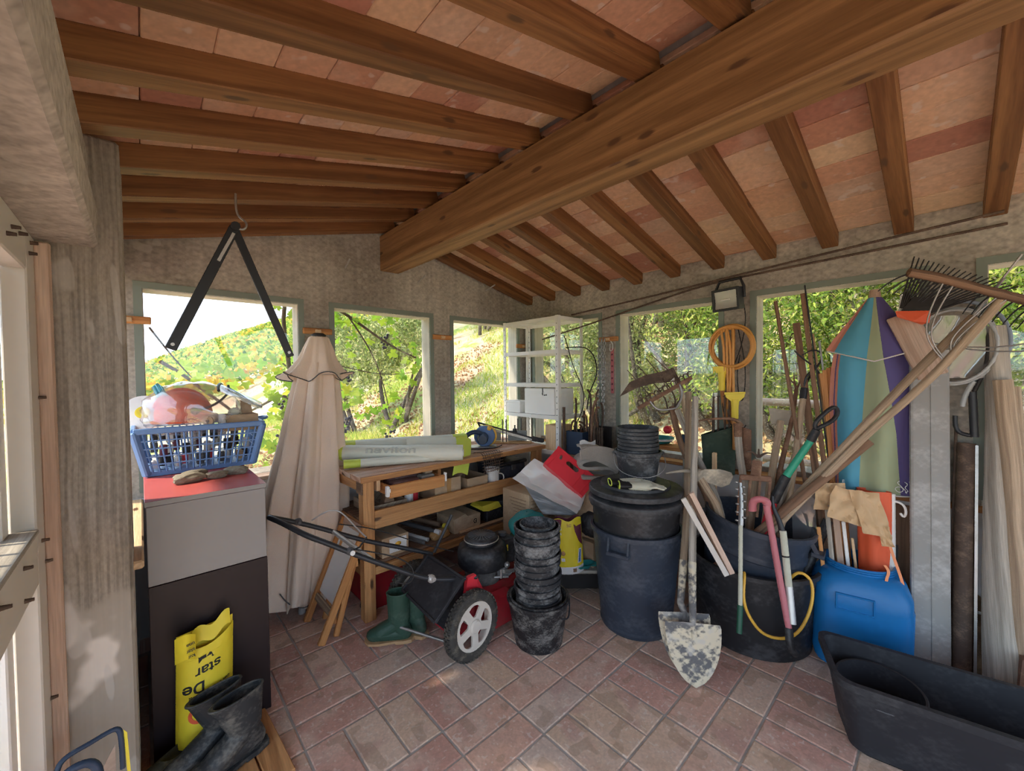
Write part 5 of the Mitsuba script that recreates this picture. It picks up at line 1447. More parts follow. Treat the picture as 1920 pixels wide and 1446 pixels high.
# canvas bag of stakes by the wall
t = thing('canvas_bag', 'dark green canvas bag holding rusty stakes, hanging at the post under the hose coil', 'bag')
q = PT['bag_front']
ctr = np.array([2.835, 1.025, 0])
rows = []
for s in np.linspace(0, 1, 9):
    l, r_ = q[3] + (q[0] - q[3]) * s, q[2] + (q[1] - q[2]) * s
    c = (l + r_) / 2 + np.array([0.028, 0.012, 0])
    h = np.linalg.norm(r_ - l) / 2
    d = (r_ - l) / np.linalg.norm(r_ - l)
    nrm = np.array([d[1], -d[0], 0])
    rows.append([c + d * h * math.cos(a) * (0.98 + 0.03 * math.sin(5 * a + 3 * s)) + nrm * 0.050 * math.sin(a) * (1 + 0.10 * math.sin(3 * a + 6 * s)) for a in np.linspace(0, 2 * PI, 41)[:-1]])
part(t, 'body', sheet(rows, 0.004, 50, closed_u=True), 'm_olive_canvas')
part(t, 'rim', tube(np.array(rows[-1]), 0.005, 6, closed=True), 'm_olive_canvas')
part(t, 'bottom', hull(np.vstack([np.array(rows[0]), np.array(rows[0]) + (0, 0, 0.006)])), 'm_olive_canvas')
for k, (dx, dy, h) in enumerate([(-0.02, 0.045, 1.34), (-0.005, 0.02, 1.345), (0.0, 0.055, 1.27), (0.01, -0.02, 1.345), (0.02, -0.045, 1.335)]):
    b = thing('iron_stake', f'rusty iron stake with a cross tip in the green canvas bag, {names[k]} from the left'.replace('bottom', 'first'), 'stake', 'stakes in the canvas bag')
    x, y = 2.84 + dx * 0.6, 1.03 + dy
    part(b, 'rod', rod((x + 0.005, y * 0.98 + 0.02, 0.83), (x, y, h), 0.0075, 0.006), 'm_dark_rust')
    part(b, 'tip', rod((x, y, h), (x - 0.002, y, h + 0.045), 0.003, 0.001, 6), 'm_dark_rust')
    part(b, 'cross_pin', rod((x - 0.008, y - 0.014, h + 0.002), (x + 0.008, y + 0.014, h + 0.002), 0.003, seed=2, n=6), 'm_dark_rust')
t = thing('grubbing_hoe', 'old hoe with a long curved iron neck and broad rusty blade under the yellow squeegees', 'hoe')
part(t, 'neck', tube(path(PT['hoe_head'], 20), np.linspace(0.004, 0.012, 20), 8), 'm_rust')
part(t, 'blade', plate(PT['hoe_blade'], 0.004, 0.01), 'm_rust')
part(t, 'socket', rod(PT['hoe_handle'][0] + (0, 0, 0.04), PT['hoe_handle'][0] + (PT['hoe_handle'][1] - PT['hoe_handle'][0]) * 0.25, 0.026, 0.023), 'm_rust')
handle(t, [PT['hoe_handle'][0], PT['hoe_handle'][1], PT['hoe_handle'][2], (2.58, 0.79, 0.2)], 0.021, 'm_grey_wood')
solo('timber_offcut', box(2.72, 2.745, 1.02, 1.045, 0.72, 0.985, 0.003).wood((0, 0, 1)), 'm_pine', 'short upright pine lath in front of the green canvas bag', 'lath')

# orange hose coil with two yellow squeegees and cords on the post
t = thing('hose_coil', 'coil of orange-brown garden hose hanging on the post below the floodlight', 'hose')
HC = np.array([2.885, 0.978, 1.675])
turns = 5
a = np.linspace(0.3, 2 * PI * turns + 0.5, 40 * turns)
rr = 0.128 + 0.007 * np.sin(a * 0.37) + 0.006 * np.cos(a * 1.21)
sp = np.stack([HC[0] - 0.012 + 0.022 * np.sin(a * 0.45), HC[1] + rr * np.cos(a), HC[2] + rr * 1.04 * np.sin(a) + 0.004 * np.sin(a * 0.8)], 1)
part(t, 'hose', tube(sp, 0.0085, 9), 'm_hose')
for k, (y0, y1) in enumerate([(1.025, 1.02), (0.985, 0.985)]):
    part(t, 'hanging_loop', tube(spline([(2.862, y0 + 0.02, 1.795), (2.855, y0, 1.70), (2.862, y0 - 0.004, 1.5), (2.87, y1, 1.30), (2.875, y1 - 0.012, 1.26), (2.87, y1 - 0.02, 1.32), (2.862, y1 - 0.02, 1.5), (2.855, y0 - 0.022, 1.72), (2.868, y0 - 0.015, 1.80)], 40), 0.0085, 9), 'm_hose')
sq = [((2.862, 1.035, 1.505), (2.885, 1.015, 1.16), 1.065, 1.0, 1.525, 'upper one, left of the post', 0.0), ((2.835, 0.945, 1.325), (2.85, 0.95, 1.00), 0.995, 0.895, 1.343, 'lower one, in front of the post', 0.0)]
for i, (p0, p1, ya, yb, z, l, _) in enumerate(sq):
    t = thing('squeegee', f'yellow plastic squeegee head on an orange wooden stick, {l}', 'squeegee', 'yellow squeegees on the post')
    part(t, 'stick', rod(np.array(p0) + (0, 0, -0.09), p1, 0.016, 0.015), 'm_orange_wood')
    part(t, 'socket', tube([np.array(p0) + (0, 0, -0.12), np.array(p0) + (0, 0, -0.05), np.array(p0) + (0, 0, 0.005)], [0.021, 0.021, 0.026], 12), 'm_yellow_paint')
    hd = prism([(-0.055, 0.022), (-0.052, 0.002), (-0.02, -0.028), (-0.012, -0.04), (0.012, -0.04), (0.02, -0.028), (0.052, 0.002), (0.055, 0.022)], 0.030).move(0, 0, -0.015)
    part(t, 'head', hd.tf(frame((p0[0], p0[1], z), (0.45, -0.89, 0.04), (0, 0, 1))), 'm_yellow_paint')
    if i == 0:
        part(t, 'teeth', cat([box(-0.052 + 0.014 * k, -0.045 + 0.014 * k, -0.002, 0.012, -0.022, 0.0) for k in range(8)]).move(0, 0, 0).tf(frame((p0[0], p0[1], z + 0.0), (0.45, -0.89, 0.04), (0.89, 0.45, 0))), 'm_yellow_paint')
    else:
        part(t, 'rubber', box(-0.06, 0.06, 0.020, 0.034, -0.004, 0.004).tf(frame((p0[0], p0[1], z), (0.45, -0.89, 0.04), (0, 0, 1))), 'm_yellow_paint')
solo('orange_stick', rod((2.92, 0.985, 1.80), (2.90, 0.985, 1.15), 0.013), 'm_orange_wood', 'thin orange stick hanging through the hose coil', 'stick')
for k, pts in enumerate([[(2.925, 0.935, 2.0), (2.90, 0.905, 1.85), (2.90, 0.955, 1.60), (2.87, 1.01, 1.45), (2.86, 1.03, 1.30), (2.855, 0.99, 1.18), (2.87, 0.92, 1.13), (2.90, 0.90, 1.16)],
                         [(2.90, 0.95, 1.80), (2.895, 0.915, 1.62), (2.90, 0.905, 1.45), (2.90, 0.925, 1.32), (2.895, 0.95, 1.45), (2.895, 0.935, 1.62)]]):
    solo('electric_cord', tube(spline(pts, 50), 0.0032, 7), 'm_dark', ['black lamp cord running down from the floodlight over the hose coil', 'loop of black cord hanging beside the orange hose'][k], 'cord')

# floodlight
t = thing('floodlight', 'black halogen floodlight clipped above the hose coil', 'floodlight')
FM = frame((2.862, 0.985, 1.985), (-0.95, 0.22, -0.12), None, (0, 0, 1))
part(t, 'housing', cat([hull([(0.045, y, z) for y in (-0.088, 0.088) for z in (-0.068, 0.068)] + [(0.0, y, z) for y in (-0.09, 0.09) for z in (-0.07, 0.07)] + [(-0.045, y, z) for y in (-0.055, 0.055) for z in (-0.05, 0.05)])]).tf(FM), 'm_black_metal')
part(t, 'bezel', cat([box(0.045, 0.058, -0.092, -0.076, -0.072, 0.072, 0.002), box(0.045, 0.058, 0.076, 0.092, -0.072, 0.072, 0.002), box(0.045, 0.058, -0.092, 0.092, 0.058, 0.072, 0.002), box(0.045, 0.058, -0.092, 0.092, -0.072, -0.058, 0.002)]).tf(FM), 'm_black_metal')
rf = [[(0.0455 + 0.007 * (v * v) , 0.074 * u, 0.056 * v) for u in np.linspace(-1, 1, 9)] for v in np.linspace(-1, 1, 9)]
part(t, 'reflector', sheet(rf, 0.001).tf(FM), 'm_light_metal', 'ribbed silver reflector')
part(t, 'lamp', rod((0.054, -0.03, 0), (0.054, 0.03, 0), 0.005, seed=1).tf(FM), 'm_white')
part(t, 'bracket', tube([np.array(p) for p in [(0.0, -0.094, 0.0), (0.0, -0.096, 0.07), (-0.01, -0.07, 0.125), (-0.01, 0.07, 0.125), (0.0, 0.096, 0.07), (0.0, 0.094, 0.0)]], 0.009, 8).tf(FM), 'm_black_metal')

# iron rods hung along the wall
for k, pts in enumerate([[(2.80, 2.26, 2.028), (2.86, 1.6, 2.085), (2.87, 0.90, 2.140), (2.845, 0.35, 2.175), (2.83, -0.155, 2.205)], [(2.895, 2.70, 1.850), (2.90, 2.0, 1.968), (2.913, 1.21, 2.108), (2.90, 0.86, 2.130), (2.91, 0.3, 2.150), (2.92, -0.17, 2.168)]]):
    solo('iron_rod', tube(spline(pts, 40), 0.0065, 8), 'm_dark_rust', ['long bent iron rod along the right wall just under the rafters, upper of two', 'long iron rod slanting down the right wall to the shelf unit, lower of two'][k], 'rod', 'iron rods along the right wall')

# sticks standing in the barrel
def barrel_stick(key, name, label, catg, mat, r, foot, rect_w=None, group=None, k=0.965):
    p = toward(PT[key], k)
    top, mid = p[0], p[1]
    foot = np.array(foot)
    d = mid - top
    if rect_w:
        return solo(name, wbar(foot, top, rect_w, r * 2, (1, 0.2, 0), 0.002), mat, label, catg, group)
    return solo(name, rod(foot, top, r, r * 0.92), mat, label, catg, group)


barrel_stick('a', 'garden_stake', 'thin reddish-brown stake leaning left out of the blue barrel, farthest left', 'stake', 'm_dark_wood', 0.011, (2.70, 0.42, 0.05), None, 'stakes in the barrel')
barrel_stick('b', 'garden_stake', 'flat brown lath standing in the blue barrel, widest of the stakes', 'stake', 'm_dark_wood', 0.009, (2.76, 0.40, 0.05), 0.036, 'stakes in the barrel')
barrel_stick('c', 'garden_stake', 'tall dark square stake standing in the blue barrel, tallest of the wooden ones', 'stake', 'm_dark_wood', 0.011, (2.79, 0.37, 0.05), 0.024, 'stakes in the barrel')
barrel_stick('d', 'garden_stake', 'thin dark iron rod in the blue barrel reaching the window head', 'stake', 'm_black_metal', 0.0045, (2.80, 0.34, 0.05), None, 'stakes in the barrel')
barrel_stick('e', 'garden_stake', 'pale yellow bamboo cane in the blue barrel', 'stake', 'm_bamboo' if 'm_bamboo' in scene else 'm_pine', 0.009, (2.82, 0.33, 0.05), None, 'stakes in the barrel')
barrel_stick('f', 'garden_stake', 'short thin steel rod in the blue barrel beside the orange canes', 'stake', 'm_steel', 0.006, (2.78, 0.31, 0.05), None, 'stakes in the barrel')
for k in range(5):
    p = toward(PT['canes'][k], 0.965)
    solo('cane', wbar((2.79 + 0.012 * k, 0.38 - 0.015 * k, 0.05), p, 0.020, 0.014, (1, 0, 0), 0.002), 'm_orange_wood', f'orange-brown wooden slat in the blue barrel beside the striped parasol, {"first second third fourth fifth".split()[k]} from the left', 'slat', 'orange slats in the barrel')
for k, (x, y, w, m, l) in enumerate([(2.66, 0.40, 0.020, 'm_grey_wood', 'grey'), (2.675, 0.365, 0.028, 'm_pink_wood', 'pinkish'), (2.69, 0.335, 0.016, 'm_white', 'white-painted'), (2.635, 0.43, 0.018, 'm_orange_wood', 'orange'), (2.70, 0.30, 0.012, 'm_pine', 'thin pine')]):
    solo('short_lath', wbar((x + 0.03, y - 0.02, 0.06), (x - 0.01, y + 0.035, 0.80 - 0.04 * k), w, 0.010, (1, 0.4, 0), 0.002), m, f'{l} lath standing at the front of the blue barrel under the brown paper', 'lath', 'laths in the barrel')

# tools in the tool bin, right half
t = thing('cultivator', 'hand cultivator with three black curved tines, standing before the stakes', 'cultivator')
for k in range(3):
    p = path(PT[f'cult_tines{k}'], 26)
    part(t, 'tine', tube(p, np.linspace(0.004, 0.007, 26) if k == 1 else np.linspace(0.007, 0.003, 26), 8), 'm_black_metal')
part(t, 'ferrule', rod(PT['cult'][0], PT['cult'][0] + (PT['cult'][1] - PT['cult'][0]) * 0.12, 0.019, 0.018), 'm_black_metal')
handle(t, [PT['cult'][0], PT['cult'][1], PT['cult'][2], (2.55, 0.70, 0.3)], 0.0165, 'm_handle')
t = thing('weeding_fork', 'slim rusty iron weeder with a split tip, left of the cultivator', 'weeder')
part(t, 'shaft', tube(path(PT['fork2'], 20), np.linspace(0.010, 0.016, 20), 10), 'm_rust')
for k, e in enumerate([(2.898, 0.605, 1.475), (2.862, 0.648, 1.455), (2.875, 0.632, 1.485)]):
    part(t, 'prong', tube(spline([PT['fork2'][0] + (0, 0, -0.02), PT['fork2'][0] + (np.array(e) - PT['fork2'][0]) * 0.5 + (0, 0.006 * (k - 1), 0), e], 8), np.linspace(0.006, 0.0025, 8), 6), 'm_rust')
t = thing('draw_hoe', 'flat square-bladed hoe, blade up, in front of the window', 'hoe')
part(t, 'blade', plate(PT['flathoe'], 0.003), 'm_soil_steel')
handle(t, [PT['flathoe_h'][0], PT['flathoe_h'][1], PT['flathoe_h'][2], (2.52, 0.72, 0.3)], 0.019, 'm_handle')
for k, (p0, p1, m, l) in enumerate([((2.62, 0.755, 1.00), (2.53, 0.775, 0.45), 'm_handle', 'short grey-brown tool handle left of the hoe'), ((2.60, 0.60, 0.92), (2.53, 0.70, 0.45), 'm_grey_wood', 'pale worn tool handle behind the green one'), ((2.70, 0.58, 1.05), (2.56, 0.72, 0.4), 'm_handle', 'brown tool handle behind the D-grip')]):
    solo('wooden_stick', rod(p0, p1, 0.018, 0.02), m, l, 'stick', 'loose tool shafts in the bin')
t = thing('garden_claw', 'small black claw on a short handle left of the square hoe', 'claw')
cc = np.array([2.628, 0.748, 1.01])
for e in ((-0.03, 0.055, 0.03), (0.0, 0.0, 0.05), (0.03, -0.055, 0.025)):
    part(t, 'tine', tube(spline([cc, cc + np.array(e) * 0.6 + (0, 0, 0.012), cc + np.array(e)], 8), np.linspace(0.008, 0.003, 8), 6), 'm_dark_rust')
t = thing('spade', 'green-shafted spade with a black D-grip sticking up from the tool bin', 'spade')
part(t, 'shaft', rod(PT['green_h'][1], PT['green_h'][0], 0.019, 0.017), 'm_green_tool', 'bright green shaft')
part(t, 'sleeve', rod(PT['green_h'][0], PT['green_grip'][1], 0.022, 0.019), 'm_black')
part(t, 'grip', tube(spline(PT['green_grip'][1:], 30), 0.0105, 9), 'm_black', 'black D-shaped grip')
part(t, 'lower_sleeve', rod(PT['green_h'][1], (2.515, 0.645, 0.80), 0.023, 0.025), 'm_black')
part(t, 'socket', rod((2.515, 0.645, 0.80), (2.50, 0.72, 0.50), 0.022, 0.02), 'm_red')
# bark-like rusty fork head at the front of the bin
t = thing('spading_fork', 'rusty digging fork head in the middle of the tool bin', 'fork')
fc = np.array([2.44, 0.71, 0.93])
fx = np.array([0.45, -0.86, 0.0]) / 0.97
part(t, 'yoke', bar(fc - fx * 0.075, fc + fx * 0.075, 0.018, 0.03, (0, 0, 1), 0.004), 'm_rust')
for k in range(4):
    c = fc + fx * (-0.07 + 0.0467 * k)
    part(t, 'tine', bar(c, c + (0.015, 0.02, -0.22), 0.014, 0.010, (1, 0.3, 0), 0.002), 'm_rust')
part(t, 'strap', bar(fc + (0, 0, 0.0), fc + (0.03, 0.0, 0.09), 0.05, 0.008, (1, 0, 0), 0.002), 'm_rust')

# long poles and hay rakes reaching to the upper right
def onward(p, z):
    d = p[0] - p[1]
    return p[0] + d * (z - p[0][2]) / d[2]


t = thing('hay_rake', 'long wooden hay rake slanting up right, its toothed bar crossing the window post', 'rake')
p = PT['pole2']
handle(t, [p[3], p[2], p[1], p[0], onward(p, 0.35)], 0.0165, 'm_handle', 40)
h = PT['rake2_head']
hp = path(h, 40)
part(t, 'head', tube(hp, 0.0165 + 0.003 * meshkit.noise(hp * 25), 10), 'm_dark_wood', 'rough wooden head bar')
hd = (h[-1] - h[0]) / np.linalg.norm(h[-1] - h[0])
for k in range(17):
    c = h[0] + (h[-1] - h[0]) * (0.03 + k / 18.0)
    c = hp[np.argmin(np.linalg.norm(hp - c, axis=1))]
    e = np.array([0.03, 0.105, -0.055]) if k < 9 else np.array([0.10, 0.06, -0.075])
    part(t, 'tine', tube(spline([c, c + e * 0.55 + (0, 0, 0.012), c + e], 7), np.linspace(0.0035, 0.002, 7), 6), 'm_black_metal')
for s in (0.25, 0.32, 0.62, 0.68):
    c = h[0] + (h[-1] - h[0]) * s
    part(t, 'stay_wire', tube(spline([c, (c + p[2]) / 2 + (0.01, 0.03, 0.0), p[2] + (p[3] - p[2]) * (0.15 + 0.3 * s)], 12), 0.003, 6), 'm_steel')
t = thing('long_pole', 'long weathered pole with a split end slanting up right above the hay rake shaft', 'pole')
p = PT['pole1']
handle(t, [p[3], p[2], p[1], p[0], onward(p, 0.35)], 0.0175, 'm_handle', 40, name='shaft')
for e in ((2.50, -0.14, 1.86), (2.47, -0.18, 1.94)):
    part(t, 'stay_wire', tube(spline([p[3] + (p[2] - p[3]) * 0.12, (p[3] + np.array(e)) / 2 + (0, 0, 0.004), e], 8), 0.004, 6), 'm_steel')
for e in ((2.40, -0.33, 1.64), (2.38, -0.36, 1.60)):
    part(t, 'stay_wire', tube(spline([p[2] + (0.02, -0.02, 0.08), (p[2] + np.array(e)) / 2, e], 8), 0.003, 6), 'm_steel')
p = PT['pole3']
solo('short_pole', tube(np.linspace(p[2], onward(p, 0.4), 12), 0.0215, 12), 'm_dark_wood', 'short dark wooden handle slanting right, lowest of three crossing the striped parasol', 'handle')
t = thing('leaf_rake', 'black-tined leaf rake with a bright red hub behind the hay rake', 'rake')
hb = np.array([2.765, 0.125, 1.775])
part(t, 'hub', hull([hb + np.array(e) for e in [(-0.02, 0.062, 0.022), (-0.02, 0.055, -0.008), (0.02, 0.055, 0.02), (0.0, -0.055, -0.045), (0.0, -0.06, 0.012), (0.03, -0.055, 0.01), (0.03, -0.03, -0.05), (-0.02, 0.0, -0.035)]]), 'm_orange_red', 'bright red plastic hub')
rx, rz = np.array([0.25, -0.60, 0.42]), np.array([-0.12, 0.40, 0.70])
for k in range(20):
    s = (k - 9.5) / 9.5
    b = hb + np.array([0.01, -0.055 * s * 0.8, 0.018 - 0.02 * s])
    e = hb + np.array([0.03, -0.16 - 0.16 * s, 0.185 - 0.10 * s])
    part(t, 'tine', tube(spline([b, (b + e) / 2 + (0, 0, 0.006), e], 7), np.linspace(0.005, 0.0028, 7), 6), 'm_dark')
part(t, 'spreader', hull([hb + np.array(e) for e in [(0.0, 0.045, 0.02), (0.006, -0.06, 0.0), (0.004, 0.0, 0.085), (0.006, -0.15, 0.05), (0.012, 0.045, 0.02), (0.012, -0.06, 0.0), (0.012, 0.0, 0.085), (0.014, -0.15, 0.05)]]), 'm_dark')
solo('pale_board', box(-0.018, 0.018, -0.055, 0.055, -0.28, 0.05, 0.004).tf(frame((2.80, 0.155, 1.735), (1, 0.2, 0), (0, 0.93, -0.35))).wood((0.1, 0.35, 0.93)), 'm_pink_wood', 'pale board end behind the striped parasol under the red rake hub', 'board')

# clear hose coil in a bag
t = thing('clear_hose_coil', 'coil of clear ribbed suction hose hanging on the window post', 'hose')
cc = np.array([2.862, -0.005, 1.615])
a = np.linspace(0, 2 * PI * 3.0, 150)
sp = np.stack([cc[0] + 0.010 * np.sin(a * 0.5) - 0.01, cc[1] + (0.142 + 0.006 * np.sin(a * 0.4)) * np.cos(a), cc[2] + (0.178 + 0.006 * np.cos(a * 0.3)) * np.sin(a)], 1)
plain('m_clear_hose', (0.38, 0.39, 0.39), 0.2)
part(t, 'hose', tube(sp, 0.0065 + 0.0014 * np.sin(np.arange(150) * 2.6), 8), 'm_clear_hose')
sp2 = np.stack([cc[0] + 0.02 + 0 * a[:100], cc[1] + 0.165 * np.cos(a[:100]) - 0.012, cc[2] + 0.02 + 0.195 * np.sin(a[:100])], 1)
part(t, 'outer_hose', tube(sp2, 0.0085, 8), 'm_slate_hose' if 'm_slate_hose' in scene else plain('m_slate_hose', (0.20, 0.24, 0.30), 0.35), 'slate-blue outer turn')
part(t, 'tail', tube(spline([cc + (0, -0.07, -0.165), cc + (-0.005, -0.045, -0.23), cc + (-0.01, -0.035, -0.285)], 30), 0.010 + 0.0018 * np.sin(np.arange(30) * 2.6), 8), 'm_clear_hose')
wrap = [[(cc[0] - 0.005 + 0.02 * math.sin(5 * u + 3 * v) * 0.6, cc[1] + 0.125 * u * (1 - 0.2 * v * v), cc[2] + 0.15 * v) for u in np.linspace(-1, 1, 22)] for v in np.linspace(-1, 1, 22)]
solo('plastic_wrap', sheet(wrap, 0.0015, 60), 'm_film', 'crinkled clear plastic stretched inside the clear hose coil', 'wrapping')
t = thing('pruning_lever', 'black cable lever clamp hanging above the dark iron post', 'lever')
part(t, 'body', tube(spline([(2.865, -0.072, 1.40), (2.862, -0.076, 1.30), (2.86, -0.080, 1.19)], 10), 0.015, 10), 'm_black_metal')
part(t, 'arm', tube(spline([(2.868, -0.018, 1.285), (2.864, -0.030, 1.21), (2.862, -0.072, 1.195)], 10), 0.009, 8), 'm_black_metal')
part(t, 'cable', tube(spline([(2.87, -0.06, 1.80), (2.865, -0.115, 1.65), (2.865, -0.105, 1.50), (2.865, -0.076, 1.40)], 20), 0.008, 8), 'm_dark')
solo('electric_cable', tube(spline([(2.885, 0.155, 1.60), (2.88, 0.152, 1.40), (2.875, 0.165, 1.15), (2.875, 0.160, 0.95)], 20), 0.0065, 7), 'm_dark', 'black cord hanging left of the grey board', 'cord')

# posts leaning on the right wall
t = thing('fence_board', 'wide grey weathered fence board with a ridge down its middle, standing behind the trough', 'board')
A0, A1 = np.array([2.742, 0.048, 0.0]), np.array([2.835, 0.072, 1.60])
sec = prism([(-0.068, -0.010), (-0.060, -0.014), (-0.002, -0.018), (0.0, -0.022), (0.004, -0.018), (0.060, -0.014), (0.068, -0.010), (0.068, 0.012), (-0.068, 0.012)], np.linalg.norm(A1 - A0))
Mx = frame(A0, A1 - A0, (0.30, -0.954, 0)) @ np.array([[0, 0, 1, 0], [1, 0, 0, 0], [0, 1, 0, 0], [0, 0, 0, 1.0]])
dusty('m_grey_board', (0.30, 0.295, 0.28), (0.47, 0.465, 0.45), 0.9, 0.85, 11.0)
part(t, 'board', sec.tf(Mx), 'm_grey_board')
t = thing('iron_post', 'dark brown iron post standing right of the grey fence board', 'post')
part(t, 'post', tube([(2.775, -0.050, 0.0), (2.835, -0.052, 0.6), (2.885, -0.056, 1.155)], [0.036, 0.034, 0.031], 10), 'm_dark_rust')
part(t, 'edge_strip', bar((2.75, -0.092, 0.0), (2.868, -0.088, 1.15), 0.010, 0.006, (1, 0, 0)), 'm_steel', 'bright metal strip along one side')
solo('thin_rod', rod((2.85, -0.010, 0.0), (2.89, -0.022, 1.22), 0.006), 'm_dark_rust', 'thin rusty rod between the fence board and the dark iron post', 'rod')
t = thing('round_post', 'grey weathered round wooden post with a rusty shoe, standing behind the trough', 'post')
pp = path(np.vstack([PT['gpost'], [(2.72, -0.182, 0.0)]]), 40)
rad = np.interp(pp[:, 2], [0, 0.3, 0.8, 1.25, 1.7], [0.072, 0.066, 0.056, 0.044, 0.037]) * (1 + 0.05 * (meshkit.noise(pp * 7) - 0.5))
part(t, 'post', tube(pp, rad, 18), 'm_grey_wood')
part(t, 'shoe', hull([(2.652, -0.20, 0.05), (2.652, -0.215, 0.30), (2.662, -0.235, 0.32), (2.690, -0.26, 0.30), (2.690, -0.255, 0.05), (2.70, -0.20, 0.05), (2.70, -0.21, 0.30), (2.705, -0.25, 0.2)]), 'm_rust', 'rusty iron shoe')
for k, (key, l, foot, r0) in enumerate([('bpost', 'front one', (2.70, -0.235, 0.0), 0.036), ('bpost2', 'rear one', (2.82, -0.27, 0.0), 0.034)]):
    p = np.vstack([PT[key], [foot]])
    solo('brown_post', tube(path(p, 24), np.linspace(r0 * 0.85, r0 * 1.05, 24), 14), 'm_handle', f'brown round wooden post leaning right of the grey round post, {l}', 'post', 'brown posts at the right edge')
for k, (y, z0, z1, x, l) in enumerate([(-0.06, 0.0, 0.44, 2.93, 'left one'), (-0.20, 0.0, 0.40, 2.93, 'right one')]):
    solo('bark_slab', rock((x - 0.022, y - 0.02, 0.20), (0.022, 0.085, 0.235), 50 + k).tf(np.eye(4)), 'm_bark_slab' if 'm_bark_slab' in scene else dusty('m_bark_slab', (0.15, 0.095, 0.055), (0.30, 0.20, 0.115), 0.9, 0.9, 18.0), f'slab of brown bark with pale fungus leaning on the wall behind the posts, {l}', 'bark', 'bark slabs against the wall')
for k, (y, z) in enumerate([(-0.075, 0.40), (-0.105, 0.355), (-0.06, 0.33), (-0.085, 0.26)]):
    solo('bracket_fungus', ball((2.888, y, z), 0.011 - 0.0015 * k, 2, (0.4, 1, 0.8)), 'm_white', 'small white fungus spot on the left bark slab', 'fungus', 'fungus spots on the bark')
solo('wall_board', box(2.915, 2.935, 0.13, 0.245, 0.0, 0.80, 0.003).wood((0, 0, 1)), 'm_dark_wood', 'brown board standing against the wall behind the grey fence board', 'board')
for k in range(3):
    solo('dark_slat', box(2.905, 2.918, 0.175 + 0.032 * k, 0.200 + 0.032 * k, 0.0, 0.585 + 0.012 * k, 0.002).wood((0, 0, 1)), ['m_dark_grey', 'm_grey_wood', 'm_dark_grey'][k], f'narrow dark slat behind the blue barrel, {["right one", "middle one", "left one"][k]} of three', 'slat', 'slats behind the barrel')
solo('wall_panel', box(2.925, 2.942, 0.40, 0.72, 0.0, 0.72, 0.003).wood((0, 0, 1)), 'm_brown', 'brown board against the wall behind the black pipe', 'board')

# things hooked over the front of the bins
t = thing('lopper', 'red lopper with a black grip hanging over the front of the tool bin', 'lopper', 'loppers on the tool bin')
part(t, 'arm', tube(path(PT['lop1'], 24), np.linspace(0.017, 0.0145, 24), 10), 'm_pink_red', 'faded red tubular arm')
hk = [PT['lop1'][0], PT['lop1'][0] + (0.0, 0.0, 0.02), PT['lop1'][0] + (-0.012, 0.030, 0.028), PT['lop1'][0] + (-0.015, 0.055, 0.010), PT['lop1'][0] + (-0.010, 0.06, -0.04)]
part(t, 'head', tube(spline(hk, 16), 0.021, 9, flat=0.6), 'm_pink_red', 'hooked red head')
part(t, 'grip', tube(path(PT['lop1g'], 14), 0.0185, 10), 'm_black', 'black rubber grip')
t = thing('lopper', 'lopper with beige and silver arm hanging beside the red one', 'lopper', 'loppers on the tool bin')
l2 = PT['lop2']
part(t, 'upper_arm', rod(l2[0], l2[1], 0.016), 'm_glove', 'beige upper arm')
part(t, 'lower_arm', rod(l2[1], l2[2], 0.0175), 'm_light_metal', 'silver lower arm')
part(t, 'band', rod(l2[0] + (l2[1] - l2[0]) * 0.45, l2[0] + (l2[1] - l2[0]) * 0.48, 0.0168, seed=1), 'm_dark')
part(t, 'blade', tube(spline([l2[0] + (0, 0, -0.02), l2[0] + (0.004, 0.02, 0.05), l2[0] + (0.01, 0.045, 0.11), l2[0] + (0.02, 0.05, 0.16)], 16), np.linspace(0.016, 0.006, 16), 8, flat=0.5), 'm_black_metal', 'black hooked blades')
t = thing('pruning_saw', 'thin pruning saw with white shaft and green grip hanging before the tub', 'saw')
s0, s1, s2 = PT['saw']
part(t, 'shaft', rod(s0, s1, 0.0105), 'm_glove', 'off-white shaft')
part(t, 'grip', rod(s1, s2, 0.0135), 'm_dark_green', 'dark green grip')
b = path(PT['sawb'], 12)
part(t, 'blade', tube(b, np.linspace(0.014, 0.008, 12), 8, flat=0.35), 'm_steel')
part(t, 'teeth', cat([ball(b[k] + (-0.006, 0.018 if k % 2 else -0.016, 0), 0.007, 1, (0.5, 1.3, 0.8)) for k in range(1, 12)]), 'm_steel')
sl = PT['slats']
for k, (a0, a1, m, l) in enumerate([(sl[0], sl[1], 'm_white_paint', 'leftmost'), ((sl[0] + sl[2]) / 2 + (0.02, 0, 0), (sl[1] + sl[3]) / 2 + (0.02, 0, 0), 'm_dark_wood', 'middle, dark'), (sl[2], sl[3], 'm_pink_wood', 'rightmost')]):
    a0, a1 = np.array(a0), np.array(a1)
    solo('frame_slat', wbar(a0, a1 + (a1 - a0) * 0.1, 0.026, 0.014, (-0.8, -0.5, 0.1), 0.002), m, f'slat of an old frame leaning between the tall bin and the tool bin, {l}', 'slat', 'frame slats beside the tool bin')
tb = PT['tube_black']
solo('black_pipe', tube([tb[0], tb[0] + (tb[1] - tb[0]) * 1.25], 0.024, 14), 'm_black', 'black plastic pipe slanting between the tool bin and the blue barrel', 'pipe')
